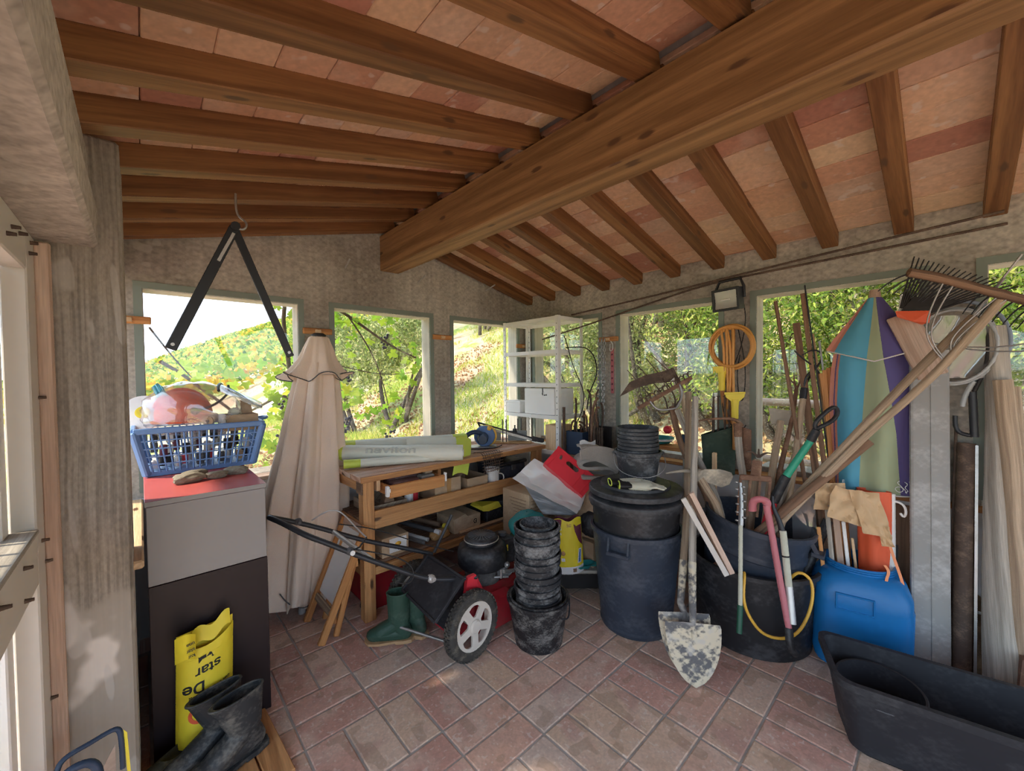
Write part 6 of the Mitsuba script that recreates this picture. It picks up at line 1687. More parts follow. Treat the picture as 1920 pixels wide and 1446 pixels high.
# plastic sheeting over the bin's rim, brown paper, orange bag, parasol, strap
solo('plastic_sheet', sheet([[(2.72 - 0.05 * u + 0.012 * math.sin(6 * v), 0.50 + 0.10 * u - 0.02 * v, 0.80 - 0.44 * v + 0.02 * math.sin(5 * u)) for u in np.linspace(0, 1, 12)] for v in np.linspace(0, 1, 16)], 0.002, 50), 'm_film', 'milky plastic sheet hanging behind the tool bin handle', 'sheet')
tex('m_kraft', lambda p, n, uv: mix((0.50, 0.33, 0.17), (0.66, 0.46, 0.27), fbm(p.x * 14, p.y * 14, p.z * 14)), 0.6, 0.35)
def kraft(c, su, sv, du, dv, seed, n=16):
    r = []
    for v in np.linspace(0, 1, n):
        row = []
        for u in np.linspace(0, 1, n):
            q = np.array(c) + np.array(du) * (u - 0.5) * su + np.array(dv) * (v - 0.5) * sv
            k = 0.05 * (meshkit.fbm(np.array([u * 3.0 + seed, v * 3.0, seed * 2.0]), 3, seed) - 0.5) + 0.012 * abs(math.sin(7 * u + 5 * v + seed))
            row.append(q + np.array([-0.8, -0.4, 0.3]) * k)
        r.append(row)
    return sheet(r, 0.0012, 35)
t = thing('brown_paper', 'crumpled brown wrapping paper over the laths in the blue barrel', 'paper')
part(t, 'left_fold', kraft((2.655, 0.425, 0.845), 0.14, 0.14, (0.5, -0.85, 0.05), (-0.1, 0.0, -1), 2), 'm_kraft')
part(t, 'middle_fold', kraft((2.64, 0.345, 0.815), 0.17, 0.17, (0.5, -0.8, -0.25), (-0.35, 0.1, -0.9), 5), 'm_kraft')
part(t, 'right_fold', kraft((2.675, 0.265, 0.79), 0.13, 0.22, (0.5, -0.8, -0.1), (-0.05, -0.25, -0.95), 8), 'm_kraft')
part(t, 'lower_tip', kraft((2.685, 0.212, 0.685), 0.05, 0.10, (0.5, -0.8, 0.0), (0.0, -0.2, -0.95), 11, 8), 'm_kraft')
t = thing('orange_parasol', 'orange-red folded beach parasol standing in the blue barrel', 'parasol')
part(t, 'canopy', sheet([[(2.77 + 0.036 * math.cos(a) * (1 + 0.15 * math.cos(4 * a)), 0.250 + 0.060 * math.sin(a) * (1 + 0.12 * math.cos(4 * a)) + 0.012 * v, 0.46 + 0.43 * v) for a in np.linspace(0, 2 * PI, 33)[:-1]] for v in np.linspace(0, 1, 6)], 0.003, 50, closed_u=True), 'm_orange_red')
t = thing('white_pole', 'white plastic parasol pole with a hook standing in the blue barrel', 'pole')
part(t, 'pole', rod((2.745, 0.185, 0.10), (2.79, 0.197, 0.88), 0.0165, seed=1), 'm_white')
part(t, 'hook', tube(spline([(2.785, 0.185, 0.845), (2.785, 0.155, 0.835), (2.782, 0.142, 0.80), (2.782, 0.150, 0.775), (2.782, 0.162, 0.79)], 14), 0.006, 7), 'm_white')
solo('strap', sheet([[q + np.array([0, 0, 1]) * 0 + np.array([0.5, -0.85, 0.0]) * (w - 0.5) * 0.013 for w in (0, 0.5, 1)] for q in path(PT['strap'] + np.array([-0.03, -0.01, 0]), 50)], 0.0015), 'm_strap', 'orange webbing strap looping down over the blue barrel', 'strap')

# striped parasol
t = thing('striped_parasol', 'closed beach parasol with turquoise, green and violet panels in front of the window', 'parasol')
plain('m_turq', (0.10, 0.36, 0.50), 0.75)
plain('m_sage', (0.33, 0.38, 0.235), 0.75)
plain('m_violet', (0.095, 0.075, 0.21), 0.75)
plain('m_coral', (0.56, 0.235, 0.175), 0.75)
plain('m_pale_trim', (0.62, 0.58, 0.55), 0.7)
SP = np.array([2.838, 0.272, 0])
fwd = np.array([-0.9955, -0.095, 0]); side = np.array([0.095, -0.9955, 0])    # towards the room, towards the right
cols = [('m_coral', 0), ('m_turq', 1), ('m_sage', 2), ('m_violet', 3)]
def edges(z):
    return [-1.12, -0.90, np.interp(z, [0.865, 1.2, 1.6, 1.9], [-0.36, -0.28, -0.16, -0.1]), np.interp(z, [0.865, 1.2, 1.6, 1.9], [0.70, 0.52, 0.20, 0.15]), 1.0]
def panel(prof, k, n=9, wav=0.012, ph=0.0, dip=0.0):
    """prof: rows of (z, half width, depth); u from -1 (left) to 1 (right) across the front."""
    rows = []
    for (z, hw, dp) in prof:
        rr_ = []
        for u in np.linspace(edges(z)[k], edges(z)[k + 1], n):
            d = dp * (1 - min(1, abs(u)) ** 2.2) + wav * math.sin(7 * u + ph) * min(1, hw / 0.1)
            rr_.append(SP + side * hw * u + fwd * d + np.array([0, 0, z - dip * (1 - abs(u)) * (prof[0][0] - z) / (prof[0][0] - prof[-1][0])]))
        rows.append(rr_)
    return sheet(rows, 0.003, 60)
body = [(1.60, 0.150, 0.050), (1.50, 0.160, 0.060), (1.35, 0.165, 0.065), (1.18, 0.163, 0.060), (1.00, 0.155, 0.055), (0.865, 0.152, 0.052)]
caps = [(1.885, 0.028, 0.030), (1.85, 0.048, 0.038), (1.76, 0.100, 0.060), (1.68, 0.147, 0.078), (1.615, 0.180, 0.090)]
for (m, k), nm in zip(cols, ('coral', 'turquoise', 'sage green', 'violet')):
    part(t, 'panel', panel(body, k), m, f'{nm} panel')
    part(t, 'flap', panel(caps, k, 9, 0.006, 0.0, 0.06), m, f'{nm} flap of the top tier')
back = [[SP + side * hw * u - fwd * 0.045 * (1 - abs(u) ** 2) + np.array([0, 0, z]) for u in np.linspace(-1, 1, 9)] for (z, hw, dp) in caps[:3] + body]
part(t, 'back', sheet(back, 0.003, 60), 'm_violet')
trim = [SP + side * 0.180 * u + fwd * (0.092 * (1 - min(1, abs(u)) ** 2.2)) + np.array([0, 0, 1.612 - 0.06 * (1 - min(1, abs(u)))]) for u in np.linspace(-1.1, 1, 24)]
part(t, 'trim', tube(trim, 0.004, 6), 'm_pale_trim')
trim = [SP + side * 0.152 * u + fwd * (0.054 * (1 - min(1, abs(u)) ** 2.2)) + np.array([0, 0, 0.866]) for u in np.linspace(-1.08, 1, 24)]
part(t, 'hem', tube(trim, 0.004, 6), 'm_pale_trim')
part(t, 'ferrule', lathe([(0, 0.022), (0.020, 0.020), (0.024, 0.0), (0.027, -0.03), (0, -0.03)], 20, SP + (0, 0, 1.908)), 'm_pink_wood', 'pale wooden cap')
part(t, 'pole', rod(SP + (-0.0, 0.0, 0.12), SP + (0, 0, 1.9), 0.016, seed=1), 'm_white')
fM = lambda u, z, rot=0: frame(SP + side * 0.152 * u + fwd * (0.054 * (1 - abs(u) ** 2.2) + 0.018) + np.array([0, 0, z]), side * math.cos(rot) + np.array([0, 0, math.sin(rot)]), None, fwd)
part(t, 'lettering', text('EY', 0.016, fM(-0.82, 0.900), True), 'm_white', 'white letters EY')
lg = [(0.000, 0.0), (0.022, 0.010), (0.030, 0.030), (0.018, 0.042), (0.004, 0.030), (0.012, 0.014), (0.034, 0.020), (0.050, 0.034), (0.060, 0.026)]
def logo(pts, M, r=0.0016):
    q = spline([(x, y, 0.001) for x, y in pts], 50)
    return tube(q, r, 6).tf(M)
part(t, 'logo', cat([logo(lg, fM(0.84, 0.885, PI / 2)), logo([(0.0, -0.018), (0.02, -0.012), (0.045, -0.014), (0.064, -0.008)], fM(0.84, 0.885, PI / 2)), logo([(0.004, 0.006), (0.015, -0.004), (0.03, 0.006), (0.045, -0.002), (0.058, 0.008)], fM(0.84, 0.885, PI / 2))]), 'm_white', 'white handwriting-like emblem')

# ------------------------------------------------------------------ workbench with what is on and under it
t = thing('workbench', 'long orange pine workbench with two lower shelves along the far wall', 'workbench')
WX0, WX1, WY0, WY1, WT = 0.945, 2.56, 2.372, 2.965, 0.902
for k in range(4):
    y0 = WY0 + k * (WY1 - WY0) / 4
    part(t, 'top_board', box(WX0, WX1 + 0.02 * (k % 2), y0 + 0.001, y0 + (WY1 - WY0) / 4 - 0.001, WT - 0.034, WT, 0.003).wood((1, 0, 0)), 'm_bench_top')
part(t, 'front_edge', box(WX0 + 0.002, WX1, WY0 - 0.012, WY0, WT - 0.036, WT - 0.001, 0.002).wood((1, 0, 0)), 'm_bench')
for x in (0.968, 2.47):
    for y in (2.388, 2.865):
        part(t, 'leg', box(x, x + 0.07, y, y + 0.07, 0.0, WT - 0.036, 0.003).wood((0, 0, 1)), 'm_bench')
part(t, 'apron', box(0.962, 0.985, 2.46, 2.865, 0.80, 0.866, 0.003).wood((0, 1, 0)), 'm_bench')
part(t, 'bracket', box(0.955, 0.968, 2.385, 2.46, 0.79, 0.866, 0.003).wood((0, 1, 0)), 'm_dark_wood')
part(t, 'front_rail', box(1.04, 2.47, 2.392, 2.42, 0.560, 0.672, 0.004).wood((1, 0, 0), 11), 'm_bench')
part(t, 'side_rail', box(0.975, 1.0, 2.458, 2.865, 0.555, 0.60, 0.003).wood((0, 1, 0)), 'm_bench')
part(t, 'lower_rail', box(1.04, 2.47, 2.392, 2.42, 0.275, 0.325, 0.003).wood((1, 0, 0)), 'm_bench')
part(t, 'lower_side_rail', box(0.975, 1.0, 2.458, 2.865, 0.265, 0.325, 0.003).wood((0, 1, 0)), 'm_bench')
for k in range(4):
    y0 = 2.422 + 0.125 * k
    part(t, 'upper_shelf_board', box(0.985, 2.53, y0, y0 + 0.121, 0.595, 0.613, 0.002).wood((1, 0, 0)), 'm_dark_wood')
    part(t, 'lower_shelf_board', box(0.985, 2.53, y0, y0 + 0.121, 0.325, 0.343, 0.002).wood((1, 0, 0)), 'm_dark_wood')
d = part(t, 'drawer', cat([box(1.10, 1.495, 2.305, 2.322, 0.757, 0.835, 0.003)]).wood((1, 0, 0)), 'm_orange_wood', 'pulled-out orange drawer')
part(d, 'side', box(1.105, 1.117, 2.322, 2.72, 0.765, 0.83, 0.002).wood((0, 1, 0)), 'm_orange_wood')
part(d, 'side', box(1.478, 1.49, 2.322, 2.72, 0.765, 0.83, 0.002).wood((0, 1, 0)), 'm_orange_wood')
part(d, 'bottom', box(1.117, 1.478, 2.322, 2.72, 0.765, 0.772).wood((0, 1, 0)), 'm_pine')
part(d, 'runner_end', cat([box(1.078, 1.098, 2.298, 2.325, 0.77, 0.835, 0.003), box(1.085, 1.10, 2.290, 2.30, 0.795, 0.82, 0.003)]), 'm_white')
part(d, 'runner_end', box(1.497, 1.510, 2.300, 2.325, 0.79, 0.85, 0.003), 'm_white')
part(t, 'hanger', box(1.06, 1.085, 2.40, 2.62, 0.79, 0.866, 0.003).wood((0, 0, 1)), 'm_pine')
part(t, 'hanger', box(1.515, 1.54, 2.42, 2.62, 0.74, 0.866, 0.003).wood((0, 0, 1)), 'm_orange_wood')
for k, (x0, x1, y0, z0, z1, m, l) in enumerate([(1.15, 1.34, 2.36, 0.774, 0.832, 'm_maroon_brick', 'front dark red one'), (1.16, 1.40, 2.46, 0.774, 0.845, 'm_maroon_brick', 'rear dark red one'), (1.36, 1.46, 2.37, 0.774, 0.838, 'm_grey_wood', 'grey one')]):
    if 'm_maroon_brick' not in scene:
        dusty('m_maroon_brick', (0.17, 0.075, 0.065), (0.26, 0.17, 0.145), 0.8, 0.9, 25.0)
    solo('wood_block', box(x0, x1, y0, y0 + 0.075, z0, z1, 0.008), m, f'rough block in the workbench drawer, {l}', 'block', 'blocks in the drawer')
solo('mallet', cat([rod((1.20, 2.46, 0.86), (1.40, 2.42, 0.872), 0.013, seed=4), box(1.39, 1.45, 2.38, 2.46, 0.846, 0.898, 0.006).wood((0, 1, 0))]), 'm_handle', 'pale wooden mallet lying on the blocks in the drawer', 'mallet')

# upper shelf
SZ = 0.6135
t = thing('wooden_tray', 'shallow wooden tray at the left of the upper bench shelf', 'tray')
part(t, 'body', open_box(1.06, 1.30, 2.47, 2.78, SZ, SZ + 0.065, 0.010).wood((0, 1, 0)), 'm_brown_tray' if 'm_brown_tray' in scene else 'm_handle')
solo('wood_wedge', hull([(1.14, 2.50, SZ + 0.012), (1.235, 2.47 + 0.02, SZ + 0.012), (1.17, 2.50, SZ + 0.13), (1.205, 2.50, SZ + 0.13), (1.14, 2.56, SZ + 0.012), (1.235, 2.56, SZ + 0.012), (1.17, 2.55, SZ + 0.13), (1.205, 2.55, SZ + 0.13)]), 'm_grey_wood' and 'm_brown', 'grey-brown wedge standing in the wooden tray', 'wedge')
for k, (x, y, m, l) in enumerate([(1.345, 2.53, 'm_white', 'white'), (1.40, 2.56, 'm_red', 'red'), (1.445, 2.63, 'm_light_metal', 'silver')]):
    t = thing('paint_can', f'small {l} can beside the tray on the upper bench shelf', 'can')
    part(t, 'body', lathe([(0, 0), (0.030, 0), (0.030, 0.075), (0.027, 0.080), (0, 0.080)], 20, (x, y, SZ)), m)
    part(t, 'lid', lathe([(0, 0.080), (0.024, 0.080), (0.026, 0.085), (0, 0.086)], 20, (x, y, SZ)), 'm_light_metal')
solo('black_tool', hull([(1.36, 2.44, SZ), (1.46, 2.42, SZ), (1.46, 2.47, SZ), (1.37, 2.48, SZ), (1.38, 2.45, SZ + 0.03), (1.45, 2.44, SZ + 0.025)]), 'm_dark_grey', 'dark tool lying before the cans on the upper shelf', 'tool')
t = thing('cardboard_box', 'open brown cardboard box with tape stripe on the upper bench shelf', 'box')
part(t, 'body', open_box(1.50, 1.72, 2.44, 2.76, SZ, SZ + 0.150), 'm_card')
plain('m_tape', (0.42, 0.24, 0.095), 0.4)
part(t, 'tape', box(1.60, 1.635, 2.4385, 2.440, SZ, SZ + 0.150), 'm_tape', 'brown packing tape')
part(t, 'flap', hull([(1.72, 2.45, SZ + 0.148), (1.72, 2.75, SZ + 0.148), (1.723, 2.45, SZ + 0.15), (1.723, 2.75, SZ + 0.15), (1.80, 2.46, SZ + 0.175), (1.80, 2.74, SZ + 0.175), (1.80, 2.46, SZ + 0.178), (1.80, 2.74, SZ + 0.178)]), 'm_card')
t = thing('cardboard_box', 'open cardboard box with a white printed lower edge, left of the white jug', 'box')
part(t, 'body', open_box(1.78, 1.975, 2.44, 2.74, SZ, SZ + 0.115), 'm_card')
part(t, 'label', box(1.78, 1.976, 2.4385, 2.440, SZ + 0.002, SZ + 0.042), 'm_white', 'white printed strip')
part(t, 'lettering', text('EDEKA'[:0] + 'garden', 0.011, frame((1.80, 2.4383, SZ + 0.018), (1, 0, 0), None, (0, -1, 0)), True, 0.0006), 'm_dark_blue')
t = thing('jug', 'white plastic measuring jug with a handle on the upper bench shelf', 'jug')
part(t, 'body', lathe([(0, 0), (0.046, 0), (0.050, 0.010), (0.052, 0.09), (0.050, 0.10), (0.062, 0.150), (0.059, 0.150), (0.046, 0.10), (0.046, 0.012), (0, 0.012)], 28, (2.055, 2.475, SZ)), 'm_white')
part(t, 'handle', tube(spline([(2.105, 2.455, SZ + 0.10), (2.135, 2.44, SZ + 0.09), (2.135, 2.44, SZ + 0.04), (2.105, 2.455, SZ + 0.02)], 14), 0.005, 7), 'm_white')
t = thing('tool_case', 'dark blue-grey plastic case with a black lid right of the white jug', 'case')
part(t, 'body', box(2.15, 2.45, 2.50, 2.80, SZ, SZ + 0.135, 0.010), 'm_bin_blue')
part(t, 'lid', box(2.12, 2.46, 2.485, 2.81, SZ + 0.136, SZ + 0.165, 0.008), 'm_black')
part(t, 'latch', box(2.28, 2.33, 2.488, 2.50, SZ + 0.09, SZ + 0.135, 0.003), 'm_dark_grey')

# lower shelf
LZ2 = 0.3435
t = thing('cardboard_box', 'closed cardboard box with a yellow emblem at the left of the lower bench shelf', 'box')
part(t, 'body', box(1.10, 1.285, 2.43, 2.78, LZ2, LZ2 + 0.125, 0.002), 'm_card')
part(t, 'end_label', box(1.15, 1.27, 2.4285, 2.430, LZ2 + 0.02, LZ2 + 0.11), 'm_paper', 'pale end panel')
part(t, 'emblem', cat([ball((1.21, 2.428, LZ2 + 0.07), 0.018, 2, (1.2, 0.08, 0.8))]), 'm_amber', 'yellow emblem')
for k, (p0, p1, r_, m, l) in enumerate([((1.33, 2.85, LZ2 + 0.10), (1.52, 2.45, LZ2 + 0.055), 0.016, 'm_dark_grey', 'dark grey, with a white end'), ((1.30, 2.75, LZ2 + 0.05), (1.44, 2.44, LZ2 + 0.025), 0.014, 'm_grey_plastic', 'light grey, at the front'), ((1.42, 2.88, LZ2 + 0.10), (1.60, 2.55, LZ2 + 0.06), 0.018, 'm_brown', 'brown'), ((1.34, 2.72, LZ2 + 0.025), (1.40, 2.43, LZ2 + 0.018), 0.013, 'm_steel', 'steel')]):
    solo('pipe_offcut', rod(p0, p1, r_, seed=2), m, f'pipe offcut lying on the lower bench shelf, {l}', 'pipe', 'pipe offcuts on the lower shelf')
solo('white_cuff', rod((1.512, 2.467, LZ2 + 0.057), (1.530, 2.43, LZ2 + 0.052), 0.0185, seed=2), 'm_white', 'white plastic sleeve on the end of the dark pipe offcut', 'sleeve')
solo('yellow_cap', lathe([(0, 0), (0.020, 0), (0.022, 0.03), (0, 0.032)], 16, (1.615, 2.52, LZ2 + 0.055), (0.45, -0.85, -0.1)), 'm_yellow_paint', 'yellow cap on the end of the brown pipe offcut', 'cap')
solo('firewood', rock((1.55, 2.47, LZ2 + 0.028), (0.075, 0.045, 0.032), 9), 'm_tape', 'chunk of split orange-brown wood at the front of the lower shelf', 'wood')
t = thing('cardboard_box', 'brown cardboard box with a dark mark, half open, on the lower bench shelf', 'box')
part(t, 'body', box(1.66, 1.90, 2.44, 2.68, LZ2, LZ2 + 0.105, 0.002), 'm_card')
part(t, 'flap', hull([(1.66, 2.44, LZ2 + 0.106), (1.78, 2.44, LZ2 + 0.106), (1.66, 2.68, LZ2 + 0.106), (1.78, 2.68, LZ2 + 0.106), (1.76, 2.44, LZ2 + 0.128), (1.76, 2.68, LZ2 + 0.128)]), 'm_card')
part(t, 'print', text('G', 0.034, frame((1.83, 2.4385, LZ2 + 0.038), (1, 0, 0), None, (0, -1, 0)), True, 0.0006), 'm_ink', 'dark printed mark')
t = thing('toolbox', 'black toolbox with a yellow handle bar and grey lid on the lower bench shelf', 'toolbox')
part(t, 'body', box(1.98, 2.36, 2.46, 2.74, LZ2, LZ2 + 0.095, 0.008), 'm_black')
part(t, 'lid', box(2.06, 2.36, 2.47, 2.74, LZ2 + 0.096, LZ2 + 0.135, 0.008), 'm_dark_grey')
part(t, 'yellow_bar', hull([(1.94, 2.45, LZ2 + 0.10), (1.99, 2.44, LZ2 + 0.095), (2.12, 2.445, LZ2 + 0.10), (2.10, 2.46, LZ2 + 0.145), (1.95, 2.60, LZ2 + 0.145), (1.92, 2.60, LZ2 + 0.12), (1.94, 2.47, LZ2 + 0.135)]), 'm_yellow_paint', 'yellow side')
solo('lower_plank', box(1.70, 2.46, 2.425, 2.445, LZ2, LZ2 + 0.012).move(0, 0, 0).wood((1, 0, 0)), 'm_pine', 'narrow lath along the front of the lower bench shelf', 'lath')
t = thing('red_crate', 'dark red crate on the floor under the workbench', 'crate')
part(t, 'body', open_box(1.05, 1.42, 2.50, 2.85, 0.0, 0.225, 0.008), 'm_red_metal')
solo('wire_coil', tube(spline([(1.02, 2.47, 0.02), (1.06, 2.48, 0.09), (0.99, 2.52, 0.05), (1.06, 2.44, 0.03), (1.02, 2.49, 0.08), (0.99, 2.46, 0.02)], 40), 0.004, 6), 'm_dark', 'tangle of dark cable on the floor behind the bench leg', 'cable')

# rolled banners across the bench
def roll(p0, p1, r, key_mat, seed, flat=0.85):
    p0, p1 = np.array(p0), np.array(p1)
    a = np.linspace(0, 2 * PI * 2.4, 90)
    rows = []
    d = (p1 - p0) / np.linalg.norm(p1 - p0)
    n = np.cross(d, (0, 0, 1.0))
    n /= np.linalg.norm(n)
    u = np.cross(n, d)
    for s in np.linspace(0, 1, 18):
        c = p0 + (p1 - p0) * s
        R = r * (1.0 - 0.36 * (1 - a / a[-1])) * (1 + 0.03 * math.sin(9 * s + seed))
        rows.append(c + n * (R * np.cos(a))[:, None] + u * (flat * R * np.sin(a))[:, None])
    return np.array(rows), d, n, u


plain('m_banner', (0.66, 0.67, 0.57), 0.5)
plain('m_banner_ink', (0.47, 0.49, 0.43), 0.6)
RA0, RA1 = np.array([0.985, 2.86, 0.975]), np.array([1.665, 2.330, 0.958])
rows, d, n, u = roll(RA0, RA1, 0.066, None, 1)
t = thing('banner_roll', 'rolled printed banner lying diagonally across the workbench, front one', 'banner', 'rolled banners on the workbench')
part(t, 'roll', sheet(rows[1:17], 0.003, 50), 'm_banner')
part(t, 'end_band', sheet(rows[:2], 0.0035, 50), 'm_lime', 'lime green end')
part(t, 'end_band', sheet(rows[16:], 0.0035, 50), 'm_banner')
part(t, 'core', lathe([(0.020, 0), (0.024, 0), (0.024, 0.01), (0.020, 0.01), (0.020, 0)], 24, RA1 - d * 0.004, d), 'm_white')
tm = text('naviton', 0.050, np.eye(4), True, 0.0006, 1.45)
Lr = np.linalg.norm(RA1 - RA0)
R = 0.0695
ang = (tm.v[:, 1] - 0.02) / R + 0.55
s = 0.20 + tm.v[:, 0]
tm.v = RA0 + d * s[:, None] + (n * (R * np.cos(ang))[:, None] + u * (0.87 * R * np.sin(ang))[:, None]) * (1 + tm.v[:, 2:3])
part(t, 'lettering', tm, 'm_banner_ink', 'large pale letters')
RB0, RB1 = np.array([1.02, 2.915, 0.985]), np.array([1.86, 2.56, 0.985])
rows, d, n, u = roll(RB0, RB1, 0.075, None, 4, 0.9)
t = thing('banner_roll', 'rolled banner with lime green ends behind the front one', 'banner', 'rolled banners on the workbench')
part(t, 'roll', sheet(rows[2:16], 0.003, 50), 'm_banner')
part(t, 'end_band', sheet(rows[:3], 0.0035, 50), 'm_lime', 'lime green end')
part(t, 'end_band', sheet(rows[15:], 0.0035, 50), 'm_lime', 'lime green end')
fl = [[(1.705 + 0.155 * v - 0.10 * u_ ** 1.5, 2.47 - 0.09 * u_ + 0.03 * v, 1.040 - 0.028 * v - 0.245 * u_ ** 1.3 + 0.02 * math.sin(PI * v)) for v in np.linspace(0, 1, 8)] for u_ in np.linspace(0, 1, 12)]
part(t, 'loose_end', sheet(fl, 0.003, 50), 'm_lime', 'lime green end hanging over the bench edge')
fl = [[(1.40 + 0.32 * v - 0.02 * u_, 2.66 - 0.16 * v - 0.05 * u_, 1.058 - 0.012 * v - 0.05 * u_ ** 1.3) for v in np.linspace(0, 1, 10)] for u_ in np.linspace(0, 1, 8)]
part(t, 'loose_fold', sheet(fl, 0.003, 50), 'm_banner')
RC0, RC1 = np.array([0.955, 2.66, 0.935]), np.array([1.50, 2.44, 0.932])
rows, d, n, u = roll(RC0, RC1, 0.031, None, 2, 0.9)
t = thing('banner_roll', 'thin banner roll with a lime green end lying lowest on the bench', 'banner', 'rolled banners on the workbench')
part(t, 'roll', sheet(rows[3:], 0.002, 50), 'm_banner')
part(t, 'end_band', sheet(rows[:4], 0.0025, 50), 'm_lime', 'lime green end')

# wire mesh over the bench edge
t = thing('wire_mesh', 'piece of dark wire mesh hanging over the front edge of the bench beside the banners', 'mesh')
for k in range(9):
    part(t, 'wire', tube(spline([(1.86 + 0.022 * k, 2.46 - 0.004 * k, 0.912), (1.865 + 0.022 * k, 2.375, 0.918), (1.865 + 0.02 * k, 2.345, 0.88), (1.86 + 0.018 * k, 2.335, 0.775)], 14), 0.0022, 5), 'm_dark_rust')
for k in range(7):
    z = 0.905 - 0.021 * k
    part(t, 'wire', tube([(1.85, 2.35 - 0.002 * k, z), (1.95, 2.348 - 0.002 * k, z + 0.004), (2.05, 2.342 - 0.002 * k, z + 0.01)], 0.0022, 5), 'm_dark_rust')

# circular saw, mitre box with frame saw
t = thing('circular_saw', 'blue and yellow electric circular saw on the workbench', 'saw')
c = np.array([2.10, 2.66, 0.906])
part(t, 'base_plate', box(-0.10, 0.12, -0.07, 0.07, 0, 0.006).tf(frame(c, (0.8, -0.6, 0), (0.6, 0.8, 0))), 'm_steel')
FMs = frame(c, (0.8, -0.6, 0), (0.6, 0.8, 0))
part(t, 'guard', lathe([(0, -0.016), (0.082, -0.016), (0.088, -0.008), (0.088, 0.010), (0.080, 0.016), (0, 0.016)], 32, (FMs @ np.array([0.02, 0.0, 0.088, 1]))[:3], (0.75, 0.65, 0.05)), 'm_saw_blue' if 'm_saw_blue' in scene else plain('m_saw_blue', (0.10, 0.17, 0.33), 0.45))
part(t, 'lower_guard', lathe([(0.0, 0.017), (0.085, 0.017), (0.091, 0.022), (0.091, 0.030), (0, 0.031)], 32, (FMs @ np.array([0.03, -0.005, 0.088, 1]))[:3], (0.75, 0.65, 0.05)), 'm_amber', 'yellow edge guard')
part(t, 'motor', tube([(FMs @ np.array(q + (1,)))[:3] for q in [(0.0, -0.13, 0.075), (0.0, -0.09, 0.075), (0.005, -0.02, 0.08)]], [0.036, 0.044, 0.047], 16), 'm_dark_blue')
part(t, 'grip', tube(spline([(FMs @ np.array(q + (1,)))[:3] for q in [(0.0, -0.06, 0.11), (-0.05, -0.08, 0.135), (-0.12, -0.10, 0.115), (-0.15, -0.10, 0.06), (-0.11, -0.09, 0.02)]], 20), 0.019, 9), 'm_dark_blue')
part(t, 'knob', ball((FMs @ np.array([0.06, -0.02, 0.155, 1]))[:3], 0.020, 2), 'm_amber')
part(t, 'cord', tube(spline([(2.01, 2.70, 0.93), (1.95, 2.74, 0.915), (1.90, 2.66, 0.912), (1.98, 2.56, 0.911), (2.12, 2.52, 0.911), (2.24, 2.57, 0.912)], 40), 0.004, 6), 'm_dark')
t = thing('mitre_saw', 'grey mitre box with a long frame saw and upright guide rods on the workbench', 'saw')
c = np.array([2.40, 2.60, 0.905])
part(t, 'base', hull([(2.25, 2.72, 0.905), (2.49, 2.47, 0.905), (2.55, 2.52, 0.905), (2.30, 2.78, 0.905), (2.25, 2.72, 0.918), (2.49, 2.47, 0.918), (2.55, 2.52, 0.918), (2.30, 2.78, 0.918)]), 'm_tape', 'wooden base')
dusty('m_cast_grey', (0.23, 0.25, 0.245), (0.36, 0.38, 0.37), 0.8, 0.6, 12.0)
part(t, 'fence', bar((2.27, 2.80, 0.965), (2.36, 2.72, 0.965), 0.016, 0.085, (0, 0, 1), 0.003), 'm_cast_grey')
part(t, 'fence', bar((2.40, 2.67, 0.965), (2.52, 2.55, 0.965), 0.022, 0.088, (0, 0, 1), 0.003), 'm_cast_grey')
for (x, y) in ((2.335, 2.665), (2.36, 2.645), (2.475, 2.62), (2.50, 2.60)):
    part(t, 'guide_rod', rod((x, y, 0.915), (x, y, 1.115), 0.0055, seed=1), 'm_dark_grey')
part(t, 'saw_back', bar((2.18, 2.82, 1.09), (2.55, 2.44, 0.935), 0.008, 0.014, (0, 0, 1), 0.001), 'm_black_metal')
part(t, 'saw_blade', bar((2.20, 2.81, 1.055), (2.54, 2.45, 0.925), 0.002, 0.022, (0, 0, 1)), 'm_steel')
part(t, 'saw_end', bar((2.18, 2.82, 1.09), (2.20, 2.81, 1.045), 0.008, 0.014, (1, 0, 0), 0.001), 'm_black_metal')
part(t, 'grip', hull([np.array((2.54, 2.44, 0.945)) + e for e in np.array([(-0.03, 0.03, 0.025), (0.03, -0.03, 0.0), (-0.03, 0.04, -0.02), (0.03, -0.03, -0.035), (-0.02, 0.015, 0.02), (0.04, -0.045, 0.0), (-0.02, 0.02, -0.02), (0.04, -0.04, -0.03)])]), 'm_black')
solo('clamp', cat([box(2.42, 2.45, 2.60, 2.63, 0.99, 1.03, 0.004), rod((2.435, 2.615, 1.03), (2.435, 2.615, 1.06), 0.006, seed=1)]), 'm_black_metal', 'small black clamp on top of the mitre box', 'clamp')

# ------------------------------------------------------------------ shelf unit and the corner
t = thing('shelf_unit', 'white perforated steel shelf unit in the far right corner', 'shelf unit')
HX0, HX1, HY0, HY1 = 2.588, 2.925, 2.235, 2.93
def angle_post(x, y, sx, sy):
    return cat([box(min(x, x + sx * 0.034), max(x, x + sx * 0.034), min(y, y + sy * 0.002), max(y, y + sy * 0.002), 0, 2.007), box(min(x, x + sx * 0.002), max(x, x + sx * 0.002), min(y, y + sy * 0.034), max(y, y + sy * 0.034), 0, 2.007)])
for (x, y, sx, sy) in ((HX0, HY0, 1, 1), (HX1, HY0, -1, 1), (HX0, HY1, 1, -1), (HX1, HY1, -1, -1)):
    p_ = part(t, 'post', angle_post(x, y, sx, sy), 'm_shelf')
    for k in range(20):
        z = 0.95 + 0.052 * k
        part(p_, 'hole', rod((x - 0.0006 * sx, y + sy * 0.018, z), (x + sx * 0.0026, y + sy * 0.018, z), 0.005, n=8, seed=1), 'm_dark_grey')
